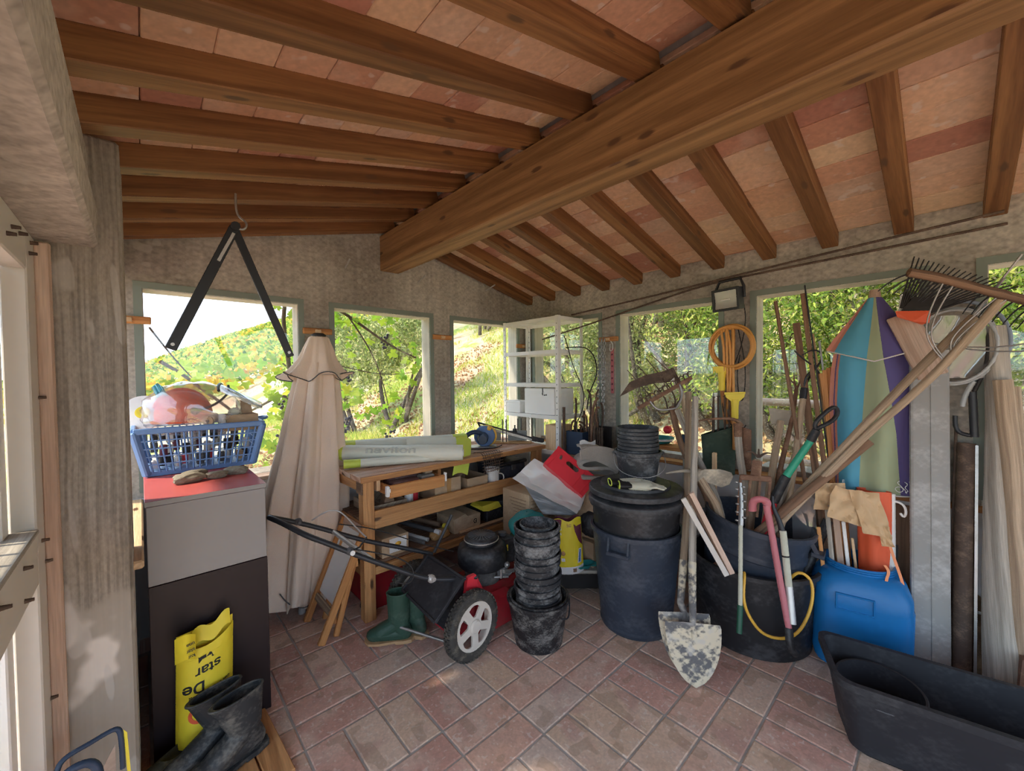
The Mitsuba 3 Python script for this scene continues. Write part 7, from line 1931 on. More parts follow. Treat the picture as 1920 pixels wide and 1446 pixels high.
for z in (0.45, 0.845, 1.150, 1.428, 1.718, 2.003):
    part(t, 'shelf', cat([box(HX0 + 0.003, HX1 - 0.003, HY0 + 0.003, HY1 - 0.003, z - 0.003, z), box(HX0 + 0.003, HX0 + 0.005, HY0 + 0.003, HY1 - 0.003, z - 0.032, z), box(HX1 - 0.005, HX1 - 0.003, HY0 + 0.003, HY1 - 0.003, z - 0.032, z), box(HX0 + 0.005, HX1 - 0.005, HY0 + 0.003, HY0 + 0.005, z - 0.032, z), box(HX0 + 0.005, HX1 - 0.005, HY1 - 0.005, HY1 - 0.003, z - 0.032, z)]), 'm_shelf')
t = thing('white_carton', 'small white carton at the left end of the white shelf', 'box')
part(t, 'body', box(2.592, 2.74, 2.71, 2.925, 1.152, 1.245, 0.002), 'm_white')
part(t, 'lid', box(2.588, 2.745, 2.705, 2.928, 1.2455, 1.262, 0.002), 'm_white')
t = thing('polystyrene_box', 'large white box with a dark crack on the white shelf unit', 'box')
part(t, 'body', box(2.60, 2.86, 2.29, 2.66, 1.152, 1.385, 0.006), 'm_white')
part(t, 'crack', tube([(2.5985, 2.43, 1.385), (2.5985, 2.425, 1.355), (2.5985, 2.432, 1.338), (2.5985, 2.425, 1.325)], 0.004, 5), 'm_dark')
part(t, 'mark', cat([ball((2.5995, 2.405, 1.325), 0.006, 1), ball((2.5995, 2.385, 1.328), 0.006, 1)]), 'm_dark')
solo('wooden_box', box(2.62, 2.80, 2.26, 2.42, 0.847, 1.065, 0.004).wood((0, 0, 1)), 'm_pine', 'brown wooden box on the low shelf of the white unit', 'box')
solo('blue_crate', open_box(2.63, 2.90, 2.02, 2.19, 0.84, 1.03, 0.006), 'm_dark_blue', 'dark blue crate behind the rusty rods right of the shelf unit', 'crate')
solo('grey_stool', cat([box(2.62, 2.90, 1.88, 2.20, 0.80, 0.835, 0.004), box(2.63, 2.67, 1.89, 1.93, 0.0, 0.80), box(2.85, 2.89, 1.89, 1.93, 0.0, 0.80), box(2.63, 2.67, 2.15, 2.19, 0.0, 0.80), box(2.85, 2.89, 2.15, 2.19, 0.0, 0.80)]), 'm_brown', 'brown stand in the corner carrying the crate and rusty rods', 'stand')
r = np.random.default_rng(31)
for k in range(14):
    y = 1.93 + 0.018 * k + r.uniform(-0.008, 0.008)
    x = 2.72 + r.uniform(-0.06, 0.12)
    z1 = r.uniform(1.02, 1.36)
    b = np.array([x + r.uniform(-0.05, 0.05), y + r.uniform(-0.07, 0.07), 0.836])
    e = np.array([x, y, z1])
    solo('iron_scrap', tube(spline([b, (b + e) / 2 + r.normal(0, 0.014, 3), e, e + r.normal(0, 0.022, 3) + (0, 0, 0.03)], 16), r.uniform(0.005, 0.011), 7), 'm_dark_rust' if k % 3 else 'm_rust', f'thin rusty iron rod in the corner bundle by the chains, {"first second third fourth fifth sixth seventh eighth ninth tenth eleventh twelfth thirteenth last".split()[k]} from the right', 'rod', 'rusty rods in the corner')
for k in range(5):
    b = np.array([2.74 + 0.02 * k, 2.02 + 0.02 * k, 0.96 + 0.02 * k])
    solo('rusty_hook', tube(spline([b + (0, -0.06 - 0.01 * k, 0.06), b + (0.01, 0, 0.0), b + (0, 0.06, 0.02 * (k - 2)), b + (0.0, 0.10, 0.05)], 16), 0.008, 7), 'm_rust', f'rusty hooked iron lying across the corner bundle, {"lowest|second from below|middle|second from above|highest".split("|")[k]}', 'hook', 'rusty hooks in the corner')
t = thing('slatted_crate', 'small dark slatted crate on the stand under the chains', 'crate')
for k in range(7):
    part(t, 'slat', box(2.70, 2.71, 1.885 + 0.021 * k - 0.01, 1.885 + 0.021 * k + 0.004, 0.836, 1.075, 0.002), 'm_dark_rust')
part(t, 'frame', cat([box(2.71, 2.84, 1.872, 2.03, 0.836, 0.85), box(2.71, 2.715, 1.872, 2.03, 0.95, 0.97), box(2.71, 2.715, 1.872, 2.03, 1.05, 1.07), box(2.83, 2.84, 1.872, 2.03, 0.85, 1.07)]), 'm_dark')
for k, pts in enumerate([[(2.70, 2.24, 1.735), (2.78, 2.23, 1.742), (2.86, 2.15, 1.73), (2.87, 2.06, 1.62), (2.86, 2.05, 1.48), (2.85, 2.10, 1.36), (2.84, 2.13, 1.20)], [(2.66, 2.232, 1.84), (2.69, 2.222, 1.76), (2.76, 2.20, 1.55), (2.82, 2.15, 1.34), (2.80, 2.17, 1.15), (2.74, 2.20, 1.05)]]):
    solo('dark_wire', tube(spline(pts, 40), 0.005 - 0.001 * k, 6), 'm_dark', ['black cable looping off the middle white shelf', 'thin black wire hanging in front of the white shelf post'][k], 'wire')
solo('steel_bar', rod((2.60, 2.19, 0.0), (2.615, 2.20, 1.23), 0.012, seed=2), 'm_dark_rust', 'dark iron bar standing at the front post of the shelf unit', 'bar')

t = thing('chain', 'bundle of galvanised chain hanging from a turn button on the window post', 'chain')
def link(c, d, rot, a=0.017, b=0.010, r=0.0035):
    M = frame(c, d, None, (math.cos(rot), math.sin(rot), 0.05))
    th = np.linspace(0, 2 * PI, 15)[:-1]
    return tube(np.stack([a * np.cos(th), 0 * th, b * np.sin(th)], 1) @ M[:3, :3].T + M[:3, 3], r, 5, closed=True)
for s, (y, x, z1) in enumerate([(2.012, 2.888, 0.98), (1.995, 2.880, 0.93), (2.028, 2.872, 0.90), (1.980, 2.885, 1.06), (2.040, 2.890, 1.05)]):
    ms = []
    z = 1.79
    k = 0
    while z > z1:
        off = 0.006 * math.sin(4 * z + s)
        ms.append(link((x + off - 0.008 * (1.79 - z), y + off + 0.030 * (s - 2) * 0.35 * (1.79 - z), z), (0, 0.03 * (s - 2), -1), (PI / 2) * (k % 2) + 0.5))
        z -= 0.027
        k += 1
    key = part(t, 'strand', cat(ms), 'm_steel')
    labels[key] = {'kind': 'stuff'}
t = thing('red_tag_strip', 'faded red tag strip hanging on the post beside the chain', 'strip')
part(t, 'strip', box(XR - 0.010, XR - 0.006, 1.925, 1.955, 1.34, 1.72, 0.001), 'm_pink_red')
for k in range(7):
    part(t, 'spot', ball((XR - 0.011, 1.94, 1.37 + 0.05 * k), 0.008, 1, (0.3, 1, 1)), 'm_maroon')
solo('hang_loop', tube(spline([(XR - 0.02, 1.955, 1.79), (XR - 0.02, 1.93, 1.76), (XR - 0.02, 1.93, 1.71), (XR - 0.02, 1.95, 1.70), (XR - 0.02, 1.952, 1.76)], 24), 0.0035, 6), 'm_white', 'white cord loop holding the red strip', 'cord')

# sill oddments and the black board behind the lids
t = thing('teal_dish', 'teal plastic dish with a white band on the sill behind the scythe handle', 'dish')
part(t, 'dish', lathe([(0, 0), (0.075, 0.002), (0.105, 0.030), (0.108, 0.045), (0.098, 0.045), (0.07, 0.012), (0, 0.010)], 28, (2.90, 1.50, 0.975)), 'm_teal')
part(t, 'band', lathe([(0.0985, 0.022), (0.103, 0.028), (0.1065, 0.036), (0.1085, 0.040), (0.1055, 0.028)], 28, (2.90, 1.50, 0.975)), 'm_white')
solo('red_ball', ball((2.945, 1.455, 1.075), 0.032, 2), 'm_red', 'small red ball on the teal dish at the window', 'ball')
solo('sill_plank', box(2.80, 2.945, 1.25, 1.72, 0.945, 0.972, 0.003).wood((0, 1, 0)), 'm_orange_wood', 'orange plank laid as a shelf under the teal dish', 'plank')
for k, y in enumerate((1.28, 1.69)):
    solo('plank_support', box(2.86, 2.94, y - 0.02, y + 0.02, 0.0, 0.944, 0.003).wood((0, 0, 1)), 'm_grey_wood', ['upright batten under the orange plank, nearer the bins', 'upright batten under the orange plank, nearer the corner'][k], 'batten', 'battens under the orange plank')
solo('blue_cup', lathe([(0, 0), (0.028, 0), (0.033, 0.085), (0.030, 0.085), (0.026, 0.006), (0, 0.006)], 20, (2.89, 1.285, 0.9735)), 'm_dark_blue', 'dark blue cup on the orange plank behind the rake shaft', 'cup')
solo('black_board', box(2.66, 2.672, 1.395, 1.50, 0.0, 1.02, 0.003), 'm_dark', 'black board standing behind the bin lids under the window', 'board')
solo('grey_batten', wbar((2.42, 1.27, 0.70), (2.60, 1.36, 1.00), 0.03, 0.012, (0, 0, 1)), 'm_white_paint', 'pale batten slanting down behind the bin lids', 'batten')
solo('grey_batten', wbar((2.46, 1.20, 0.0), (2.46, 1.24, 0.72), 0.03, 0.02, (1, 0, 0)), 'm_grey_wood', 'grey batten standing behind the tall bin', 'batten')

# ------------------------------------------------------------------ the pile between bench and bins
t = thing('hand_cart', 'low grey plank cart between the pot stack and the tall bin', 'cart')
part(t, 'plank', box(-0.30, 0.30, -0.13, 0.13, 0.165, 0.190, 0.003).tf(frame((2.18, 1.80, 0), (0.72, -0.69, 0), (0.69, 0.72, 0))).wood((0.72, -0.69, 0)), 'm_grey_wood')
part(t, 'underframe', box(-0.24, 0.26, -0.10, 0.10, 0.03, 0.164, 0.006).tf(frame((2.20, 1.83, 0), (0.72, -0.69, 0), (0.69, 0.72, 0))), 'm_dark')
t = thing('compost_sack', 'yellow and maroon fertiliser sack standing on the plank cart', 'sack')
S0 = frame((2.075, 1.715, 0.192), (0.74, -0.67, 0.06), None, (-0.10, 0.02, 1.0))
def cs(u, v, f):
    w = 0.100 * (1 - 0.10 * v)
    dpt = 0.045 * (1 - abs(2 * u - 1) ** 3) * (1 - 0.5 * v ** 3) + 0.004
    k = 0.012 * (meshkit.fbm(np.array([u * 3, v * 5, f * 2.0]), 3, 6) - 0.5)
    return (S0 @ np.array([w * (2 * u - 1) + 0.01 * v, (-dpt if f else dpt) + k, 0.36 * v + 0.012 * math.sin(9 * u) * v ** 4, 1]))[:3]
def cs_sheet(u0, u1, v0, v1, f, n=14):
    return sheet([[cs(u, v, f) for u in np.linspace(u0, u1, n)] for v in np.linspace(v0, v1, n)], 0.002, 50)
part(t, 'front', cs_sheet(0, 1, 0.14, 1, 1, 20), 'm_yellow')
part(t, 'back', cs_sheet(0, 1, 0, 1, 0), 'm_maroon')
part(t, 'foot_band', cs_sheet(0, 1, 0, 0.14, 1), 'm_paper', 'white band at the foot')
def cs_patch(poly, f=1, lift=0.003, mat='m_maroon', label=None):
    q = Polygon(poly)
    m = trimesh.creation.extrude_polygon(q, 0.001, engine='earcut').subdivide_to_size(0.06)
    v = np.array([cs(p[0], p[1], 1) + S0[:3, 1] * (-lift - p[2]) for p in m.vertices])
    part(t, 'print', Mesh(v, m.faces), mat, label)
cs_patch([(0.01, 0.62), (0.12, 0.70), (0.24, 0.86), (0.28, 0.99), (0.01, 0.99)], label='maroon curved print')
cs_patch([(0.99, 0.50), (0.86, 0.60), (0.74, 0.78), (0.70, 0.92), (0.80, 0.86), (0.99, 0.88)], label='maroon curved print')
cs_patch([(0.78, 0.20), (0.92, 0.20), (0.95, 0.46), (0.84, 0.46)], mat='m_paper', label='white label')
cs_patch([(0.82, 0.22), (0.89, 0.22), (0.91, 0.44), (0.87, 0.44)], lift=0.0045, mat='m_blue', label='blue print')
cs_patch([(0.30 + 0.07 * math.cos(a), 0.40 + 0.045 * math.sin(a)) for a in np.linspace(0, 2 * PI, 13)[:-1]], mat='m_tape', label='round emblem')
cs_patch([(0.24, 0.25), (0.36, 0.25), (0.36, 0.31), (0.24, 0.31)], mat='m_paper')
cs_patch([(0.62, 0.04), (0.74, 0.04), (0.74, 0.11), (0.62, 0.11)], mat='m_brown')
def cs_text(s, h, u0, v0, mat):
    m = text(s, h, np.eye(4), True, 0.0008)
    m.v = np.array([cs(u0 + p[0] / 0.20, v0 + p[1] / 0.36, 1) + S0[:3, 1] * (-0.0055 - p[2]) for p in m.v])
    part(t, 'lettering', m, mat)
cs_text('TOS', 0.016, 0.04, 0.82, 'm_paper')
cs_text('SUS', 0.016, 0.04, 0.73, 'm_paper')
cs_text('r', 0.030, 0.10, 0.045, 'm_ink')
cs_text('SC', 0.018, 0.44, 0.90, 'm_tape')
solo('green_net', sheet([[(2.10 + 0.26 * u - 0.05 * v, 1.70 - 0.17 * u - 0.03 * v, 0.196 + 0.045 * abs(math.sin(5 * u + 3 * v)) * (1 - 0.6 * v) + 0.03 * meshkit.noise(np.array([u * 6, v * 6, 1.0]))) for u in np.linspace(0, 1, 26)] for v in np.linspace(0, 1, 16)], 0.003, 40), 'm_teal', 'dark green folded net at the edge of the plank cart', 'net')
solo('cardboard_box', box(2.22, 2.50, 1.62, 1.80, 0.192, 0.36, 0.002), 'm_card', 'cardboard box behind the yellow fertiliser sack by the tall bin', 'box')
solo('blue_carton', box(2.30, 2.45, 1.60, 1.618, 0.20, 0.27, 0.002), 'm_dark_blue', 'blue carton panel in front of that box beside the bin', 'carton')
solo('dark_bag', sheet(crumple((2.33, 1.66, 0.47), 0.13, 9, (1.1, 0.8, 0.9)), 0.002, 50, closed_u=True), 'm_black', 'black bin bag behind the fertiliser sack under the plastic sheeting', 'bag')
t = thing('moving_box', 'tan cardboard box with lines of print behind the pot stack', 'box')
part(t, 'body', box(1.99, 2.26, 2.00, 2.28, 0.0, 0.655, 0.003), 'm_card')
for k in range(7):
    part(t, 'print_line', box(1.9885, 1.99, 2.03, 2.03 + 0.20 * (0.5 + 0.5 * abs(math.sin(3 * k))), 0.46 + 0.024 * k, 0.463 + 0.024 * k), 'm_brown')
    part(t, 'print_line', box(2.01, 2.01 + 0.20 * (0.5 + 0.5 * abs(math.cos(3 * k))), 1.9985, 2.0, 0.46 + 0.024 * k, 0.463 + 0.024 * k), 'm_brown')
solo('support_box', box(2.27, 2.56, 1.83, 2.20, 0.192, 0.70, 0.003), 'm_card', 'plain cardboard box under the red crate', 'box')
t = thing('teal_bag', 'teal bag with a red stripe behind the pot stack', 'bag')
part(t, 'body', sheet(crumple((1.90, 1.93, 0.50), 0.13, 3, (1.05, 0.75, 0.62)), 0.003, 60, closed_u=True), 'm_teal')
part(t, 'stripe', tube([(1.79, 1.87, 0.50), (1.82, 1.84, 0.535), (1.87, 1.82, 0.553)], 0.010, 6), 'm_red', 'red stripe')
solo('teal_cushion', sheet(crumple((1.92, 1.96, 0.36), 0.14, 8, (1.05, 0.8, 0.62)), 0.003, 60, closed_u=True), 'm_dark_green', 'dark green bundle under the teal bag', 'bundle')
def quad_sheet(q, t_=0.002, amp=0.012, seed=1, n=18, ang=50):
    q = np.array(q, float)
    rows = []
    for v in np.linspace(0, 1, n):
        row = []
        for u in np.linspace(0, 1, n):
            p = (q[0] * (1 - u) + q[1] * u) * (1 - v) + (q[3] * (1 - u) + q[2] * u) * v
            k = amp * (2 * meshkit.fbm(np.array([u * 2.5 + seed, v * 6, seed * 1.0]), 3, seed) - 1) + amp * 0.6 * math.sin(14 * v + 2 * u)
            row.append(p + np.array([-0.6, -0.5, 0.6]) * k)
        rows.append(row)
    return sheet(rows, t_, ang)
scene['m_film_grey'] = {'type': 'twosided', 'bsdf': {'type': 'principled', 'base_color': {'type': 'rgb', 'value': [0.56, 0.545, 0.52]}, 'roughness': 0.28, 'specular': 0.6}}
scene['m_film_dark'] = {'type': 'twosided', 'bsdf': {'type': 'principled', 'base_color': {'type': 'rgb', 'value': [0.21, 0.215, 0.225]}, 'roughness': 0.22, 'specular': 0.6}}
for k, (q, m, sd, l) in enumerate([([(2.05, 2.00, 0.905), (1.93, 2.06, 0.80), (2.13, 1.66, 0.600), (2.28, 1.70, 0.72)], 'm_film_grey', 3, 'top layer under the red crate'),
                                   ([(2.05, 2.04, 0.845), (1.90, 2.07, 0.775), (2.09, 1.655, 0.585), (2.25, 1.70, 0.66)], 'm_film_grey', 7, 'middle layer'),
                                   ([(2.04, 2.06, 0.80), (1.955, 2.02, 0.745), (2.16, 1.70, 0.565), (2.27, 1.72, 0.62)], 'm_film_dark', 12, 'dark grey lowest layer')]):
    solo('plastic_sheeting', quad_sheet(q, 0.002, 0.016, sd), m, f'folded plastic sheeting on the pile by the tall bin, {l}', 'sheeting', 'plastic sheeting on the pile')
solo('plastic_sheeting', quad_sheet([(1.955, 2.02, 0.742), (2.16, 1.70, 0.562), (2.14, 1.73, 0.545), (2.03, 1.90, 0.535)], 0.002, 0.010, 21), 'm_film_dark', 'folded plastic sheeting on the pile by the tall bin, hanging front fold', 'sheeting', 'plastic sheeting on the pile')
# red crate
t = thing('red_crate', 'bright red plastic crate tipped on its side on the plastic sheeting', 'crate')
Bc, Cc, Ac = np.array([2.045, 1.905, 0.890]), np.array([2.155, 1.655, 0.685]), np.array([2.15, 1.915, 1.025])
xd = (Cc - Bc)
MC = frame(Bc, xd, None, Ac - Bc)
Lc, Wc, Hc = np.linalg.norm(xd), 0.24, 0.165
def slab(x0, x1, y0, y1, z0, z1):
    return box(x0, x1, y0, y1, z0, z1, 0.0015)
fs = Polygon([(0, 0), (Lc, 0), (Lc, Hc), (0, Hc)])
hole = [Polygon([(0.12, 0.10), (0.205, 0.10), (0.215, 0.115), (0.205, 0.130), (0.12, 0.130), (0.11, 0.115)]), rect(0.245, 0.10, 0.272, 0.128), Polygon([(0.055, 0.10), (0.075, 0.10), (0.065, 0.128), (0.05, 0.128)])]
fh = fs
for h in hole:
    fh = fh.difference(h)
side_m = prism(fh, 0.004, np.array([[1, 0, 0, 0], [0, 0, -1, 0.004], [0, 1, 0, 0], [0, 0, 0, 1.0]]))
part(t, 'side', side_m.tf(MC), 'm_red')
part(t, 'side', side_m.move(0, Wc - 0.004, 0).tf(MC), 'm_red')
eh = Polygon([(0, 0), (Wc, 0), (Wc, Hc), (0, Hc)]).difference(rect(0.08, 0.10, 0.16, 0.125))
end_m = prism(eh, 0.004, np.array([[0, 0, 1, 0], [1, 0, 0, 0], [0, 1, 0, 0], [0, 0, 0, 1.0]]))
part(t, 'end', end_m.tf(MC), 'm_red')
part(t, 'end', end_m.move(Lc - 0.004, 0, 0).tf(MC), 'm_red')
part(t, 'base', slab(0, Lc, 0, Wc, 0, 0.005).tf(MC), 'm_red')
part(t, 'rim', cat([slab(-0.004, Lc + 0.004, -0.005, 0.006, Hc - 0.012, Hc + 0.002), slab(-0.004, Lc + 0.004, Wc - 0.006, Wc + 0.005, Hc - 0.012, Hc + 0.002), slab(-0.004, 0.006, 0, Wc, Hc - 0.012, Hc + 0.002), slab(Lc - 0.006, Lc + 0.004, 0, Wc, Hc - 0.012, Hc + 0.002)]).tf(MC), 'm_red')
for x in (0.03, Lc * 0.72, Lc - 0.03):
    part(t, 'rib', slab(x - 0.003, x + 0.003, -0.005, 0.0, 0, Hc).tf(MC), 'm_red')
# folded blanket
tex('m_blanket', lambda p, n, uv: mix((0.25, 0.225, 0.20), (0.40, 0.365, 0.33), 0.5 + 0.5 * dr.sin((p.z * 1.3 + p.x * 0.4) * 520) * 0.6 + 0.4 * (fbm(p.x * 60, p.y * 60, p.z * 60) - 0.5)), 0.95, 0.1)
t = thing('blanket', 'grey-brown ribbed blanket folded on the pile beside the red crate', 'blanket')
BM = frame((2.33, 1.685, 0.80), (0.78, -0.62, 0.0), (0.62, 0.78, 0.0))
sec = []
for k in range(3):
    z = 0.03 + 0.062 * k
    sec += [(-0.11 + 0.01 * k, z - 0.028), (0.10, z - 0.026), (0.128 - 0.012 * k, z), (0.10, z + 0.026)] if k % 2 == 0 else [(-0.10, z - 0.026), (-0.128, z), (-0.10, z + 0.026)]
prof = spline([(-0.11, 0.0), (0.09, 0.0), (0.125, 0.03), (0.09, 0.06), (-0.09, 0.062), (-0.12, 0.092), (-0.09, 0.12), (0.06, 0.125), (0.11, 0.145), (0.06, 0.175), (-0.02, 0.20), (-0.10, 0.19)], 70)
rows = [[(prof[i][0] * (1 + 0.03 * math.sin(6 * v + i * 0.2)), -0.10 + 0.20 * v, prof[i][1] + 0.006 * math.sin(8 * v + i * 0.3)) for i in range(70)] for v in np.linspace(0, 1, 14)]
part(t, 'fold', sheet(rows, 0.020, 60).tf(BM), 'm_blanket')
part(t, 'top_fold', sheet([[(-0.13 + 0.25 * u, -0.115 + 0.02 * math.sin(5 * u) - 0.01 * v, 0.195 + 0.022 * math.sin(PI * u) - 0.15 * v * (0.4 + 0.6 * u)) for u in np.linspace(0, 1, 18)] for v in np.linspace(0, 1, 12)], 0.016, 60).tf(BM), 'm_blanket')
solo('printed_bag', sheet([[(2.28 + 0.09 * u, 1.775 - 0.07 * u, 0.985 + 0.045 * v + 0.01 * math.sin(7 * u)) for u in np.linspace(0, 1, 8)] for v in np.linspace(0, 1, 5)], 0.002), 'm_paper', 'edge of a white and blue printed bag behind the blanket', 'bag')
solo('crate_stand', box(2.24, 2.46, 1.56, 1.80, 0.372, 0.80, 0.004), 'm_card', 'cardboard box carrying the folded blanket', 'box')

# ------------------------------------------------------------------ lawn mower, green boots, folding frame
t = thing('lawn_mower', 'red petrol lawn mower with big rear wheels and a folded-back handle', 'lawn mower')
def wheel(parent, c, R, w, n_, spokes=True):
    ax = np.asarray(n_, float) / np.linalg.norm(n_)
    wl = part(parent, 'wheel', lathe([(R * 0.66, -w / 2), (R * 0.72, -w / 2 - 0.002), (R * 0.72, w / 2 + 0.002), (R * 0.66, w / 2), (R * 0.66, -w / 2)], 44, c, ax), 'm_wheel')
    part(wl, 'tyre', lathe([(R * 0.71, -w / 2), (R * 0.86, -w / 2 - 0.006), (R * 0.96, -w / 2), (R, -w / 4), (R, w / 4), (R * 0.96, w / 2), (R * 0.86, w / 2 + 0.006), (R * 0.71, w / 2)], 44, c, ax), 'm_tyre', 'dusty black tyre')
    M = frame(c, ax, None, (0, 0, 1)) @ np.array([[0, 0, 1, 0], [1, 0, 0, 0], [0, 1, 0, 0], [0, 0, 0, 1.0]])
    tr = []
    for k in range(46):
        a = 2 * PI * k / 46
        for j, o in ((-0.32, 0.0), (0.0, 0.5), (0.32, 0.0)):
            aa = a + o * 2 * PI / 46
            b = box(-0.004, 0.005, -R * 0.045, R * 0.045, -w * 0.12, w * 0.12).tf(np.array([[math.cos(aa), -math.sin(aa), 0, R * math.cos(aa)], [math.sin(aa), math.cos(aa), 0, R * math.sin(aa)], [0, 0, 1, j * w], [0, 0, 0, 1.0]]))
            tr.append(b)
    key = part(wl, 'tread', cat(tr).tf(M), 'm_tyre')
    labels[key] = {'kind': 'stuff'}
    if spokes:
        disc = Polygon([(R * 0.68 * math.cos(a), R * 0.68 * math.sin(a)) for a in np.linspace(0, 2 * PI, 49)[:-1]])
        for k in range(5):
            a0 = 2 * PI * k / 5 + 0.3
            ho = Polygon([(r_ * R * math.cos(a0 + da), r_ * R * math.sin(a0 + da)) for r_, da in [(0.30, -0.12), (0.56, -0.36), (0.60, -0.18), (0.61, 0.0), (0.60, 0.18), (0.56, 0.36), (0.30, 0.12)]]).buffer(0.006).buffer(-0.002)
            disc = disc.difference(ho)
        part(wl, 'rim_disc', prism(disc, 0.010).move(0, 0, w * 0.30).tf(M), 'm_wheel')
        part(wl, 'hub', lathe([(0, 0), (R * 0.20, 0), (R * 0.21, 0.008), (R * 0.17, 0.016), (0, 0.017)], 28).move(0, 0, w * 0.30 + 0.008).tf(M), 'm_wheel')
    else:
        part(wl, 'rim_disc', lathe([(0, -0.01), (R * 0.68, -0.01), (R * 0.68, 0.01), (0, 0.012)], 28, c, ax), 'm_dark_grey')
wheel(t, (1.262, 1.705, 0.180), 0.172, 0.046, (0.10, -0.99, 0.03))
wheel(t, (1.215, 2.235, 0.180), 0.172, 0.046, (0.10, -0.99, 0.03))
wheel(t, (1.955, 1.770, 0.105), 0.100, 0.040, (0.10, -0.99, 0), False)
wheel(t, (1.92, 2.21, 0.105), 0.100, 0.040, (0.10, -0.99, 0), False)
deck = hull([(1.20, 1.78, 0.09), (1.20, 2.17, 0.09), (1.86, 1.80, 0.07), (1.86, 2.15, 0.07), (1.97, 1.90, 0.07), (1.97, 2.06, 0.07), (1.24, 1.79, 0.22), (1.24, 2.16, 0.22), (1.80, 1.82, 0.21), (1.80, 2.13, 0.21), (1.92, 1.93, 0.19), (1.92, 2.04, 0.19), (1.30, 1.84, 0.25), (1.30, 2.12, 0.25), (1.70, 1.86, 0.245), (1.70, 2.10, 0.245)])
part(t, 'deck', deck, 'm_red_metal', 'red steel deck')
part(t, 'deck_skirt', hull([(1.36, 1.748, 0.05), (1.60, 1.748, 0.05), (1.34, 1.77, 0.20), (1.62, 1.77, 0.20), (1.36, 1.80, 0.05), (1.60, 1.80, 0.05), (1.38, 1.80, 0.235), (1.58, 1.80, 0.235)]), 'm_red_metal')
part(t, 'handle_bracket', hull([(1.25, 1.762, 0.24), (1.37, 1.762, 0.24), (1.28, 1.762, 0.405), (1.335, 1.762, 0.405), (1.25, 1.785, 0.24), (1.37, 1.785, 0.24), (1.28, 1.785, 0.405), (1.335, 1.785, 0.405), (1.42, 1.78, 0.25)]), 'm_red', 'bright red handle bracket')
EC = np.array([1.535, 1.955])
part(t, 'engine_block', lathe([(0, 0.24), (0.105, 0.24), (0.112, 0.26), (0.112, 0.335), (0.118, 0.345), (0, 0.35)], 32, (EC[0], EC[1], 0)), 'm_steel_dark' if 'm_steel_dark' in scene else dusty('m_steel_dark', (0.085, 0.083, 0.08), (0.19, 0.185, 0.17), 0.8, 0.6, 25.0))
part(t, 'engine_cover', lathe([(0, 0.335), (0.140, 0.335), (0.152, 0.35), (0.155, 0.42), (0.145, 0.455), (0.120, 0.470), (0, 0.475)], 36, (EC[0], EC[1], 0)), 'm_black')
part(t, 'starter_housing', lathe([(0, 0.47), (0.100, 0.468), (0.107, 0.478), (0.104, 0.500), (0.090, 0.512), (0, 0.515)], 36, (EC[0], EC[1] + 0.01, 0)), 'm_black')
part(t, 'starter_ring', lathe([(0.103, 0.487), (0.1085, 0.489), (0.1085, 0.493), (0.103, 0.495)], 36, (EC[0], EC[1] + 0.01, 0)), 'm_light_metal', 'bright ring')
part(t, 'starter_grille', cat([bar((EC[0] + 0.035 * math.cos(a), EC[1] + 0.01 + 0.035 * math.sin(a), 0.517), (EC[0] + 0.085 * math.cos(a), EC[1] + 0.01 + 0.085 * math.sin(a), 0.514), 0.007, 0.006) for a in np.linspace(0, 2 * PI, 25)[:-1]] + [lathe([(0, 0.514), (0.034, 0.514), (0.036, 0.520), (0, 0.522)], 20, (EC[0], EC[1] + 0.01, 0))]), 'm_dark_grey')
part(t, 'fuel_tank', box(1.64, 1.78, 1.88, 2.08, 0.30, 0.455, 0.02), 'm_black')
part(t, 'fuel_cap', lathe([(0, 0), (0.026, 0), (0.028, 0.02), (0, 0.024)], 18, (1.72, 1.98, 0.455)), 'm_dark_grey')
part(t, 'warning_label', box(1.632, 1.68, 1.8785, 1.8795, 0.395, 0.435).tf(rotm((0, 0, 1), 0)), 'm_yellow_paint', 'yellow warning label')
part(t, 'carburettor', cat([box(1.55, 1.61, 1.80, 1.84, 0.285, 0.345, 0.006), rod((1.57, 1.795, 0.33), (1.64, 1.785, 0.315), 0.012, seed=1), ball((1.60, 1.80, 0.36), 0.018, 1), rod((1.52, 1.83, 0.30), (1.60, 1.79, 0.29), 0.008, seed=1), bar((1.60, 1.79, 0.30), (1.65, 1.775, 0.335), 0.02, 0.004)]), 'm_steel', 'dusty metal carburettor parts')
flq = [(1.250, 2.115, 0.425), (1.235, 1.735, 0.425), (1.055, 1.735, 0.265), (1.075, 2.115, 0.275)]
qa = np.array(flq)
nq = np.cross(qa[1] - qa[0], qa[3] - qa[0]); nq /= np.linalg.norm(nq)
part(t, 'rear_flap', hull(np.vstack([qa, qa + nq * 0.012])), 'm_trough', 'dark grey plastic rear flap')
for e in ((0, 1), (1, 2), (2, 3), (3, 0)):
    part(t, 'flap_rib', bar(qa[e[0]] - nq * 0.004, qa[e[1]] - nq * 0.004, 0.014, 0.012, nq, 0.002), 'm_trough')
part(t, 'rear_panel', hull([(1.20, 1.80, 0.10), (1.20, 2.15, 0.10), (1.235, 1.80, 0.42), (1.235, 2.15, 0.42), (1.28, 1.80, 0.10), (1.28, 2.15, 0.10), (1.28, 1.80, 0.40), (1.28, 2.15, 0.40)]), 'm_trough')
part(t, 'axle', rod((1.255, 1.73, 0.18), (1.22, 2.21, 0.18), 0.009, seed=1), 'm_steel')
part(t, 'trail_bar', rod((1.03, 2.08, 0.10), (1.20, 1.80, 0.06), 0.008, seed=1), 'm_steel')
hl = [(1.345, 1.768, 0.385), (1.10, 1.84, 0.435), (0.935, 1.905, 0.520), (0.775, 1.97, 0.615), (0.662, 2.02, 0.688), (0.610, 2.06, 0.717)]
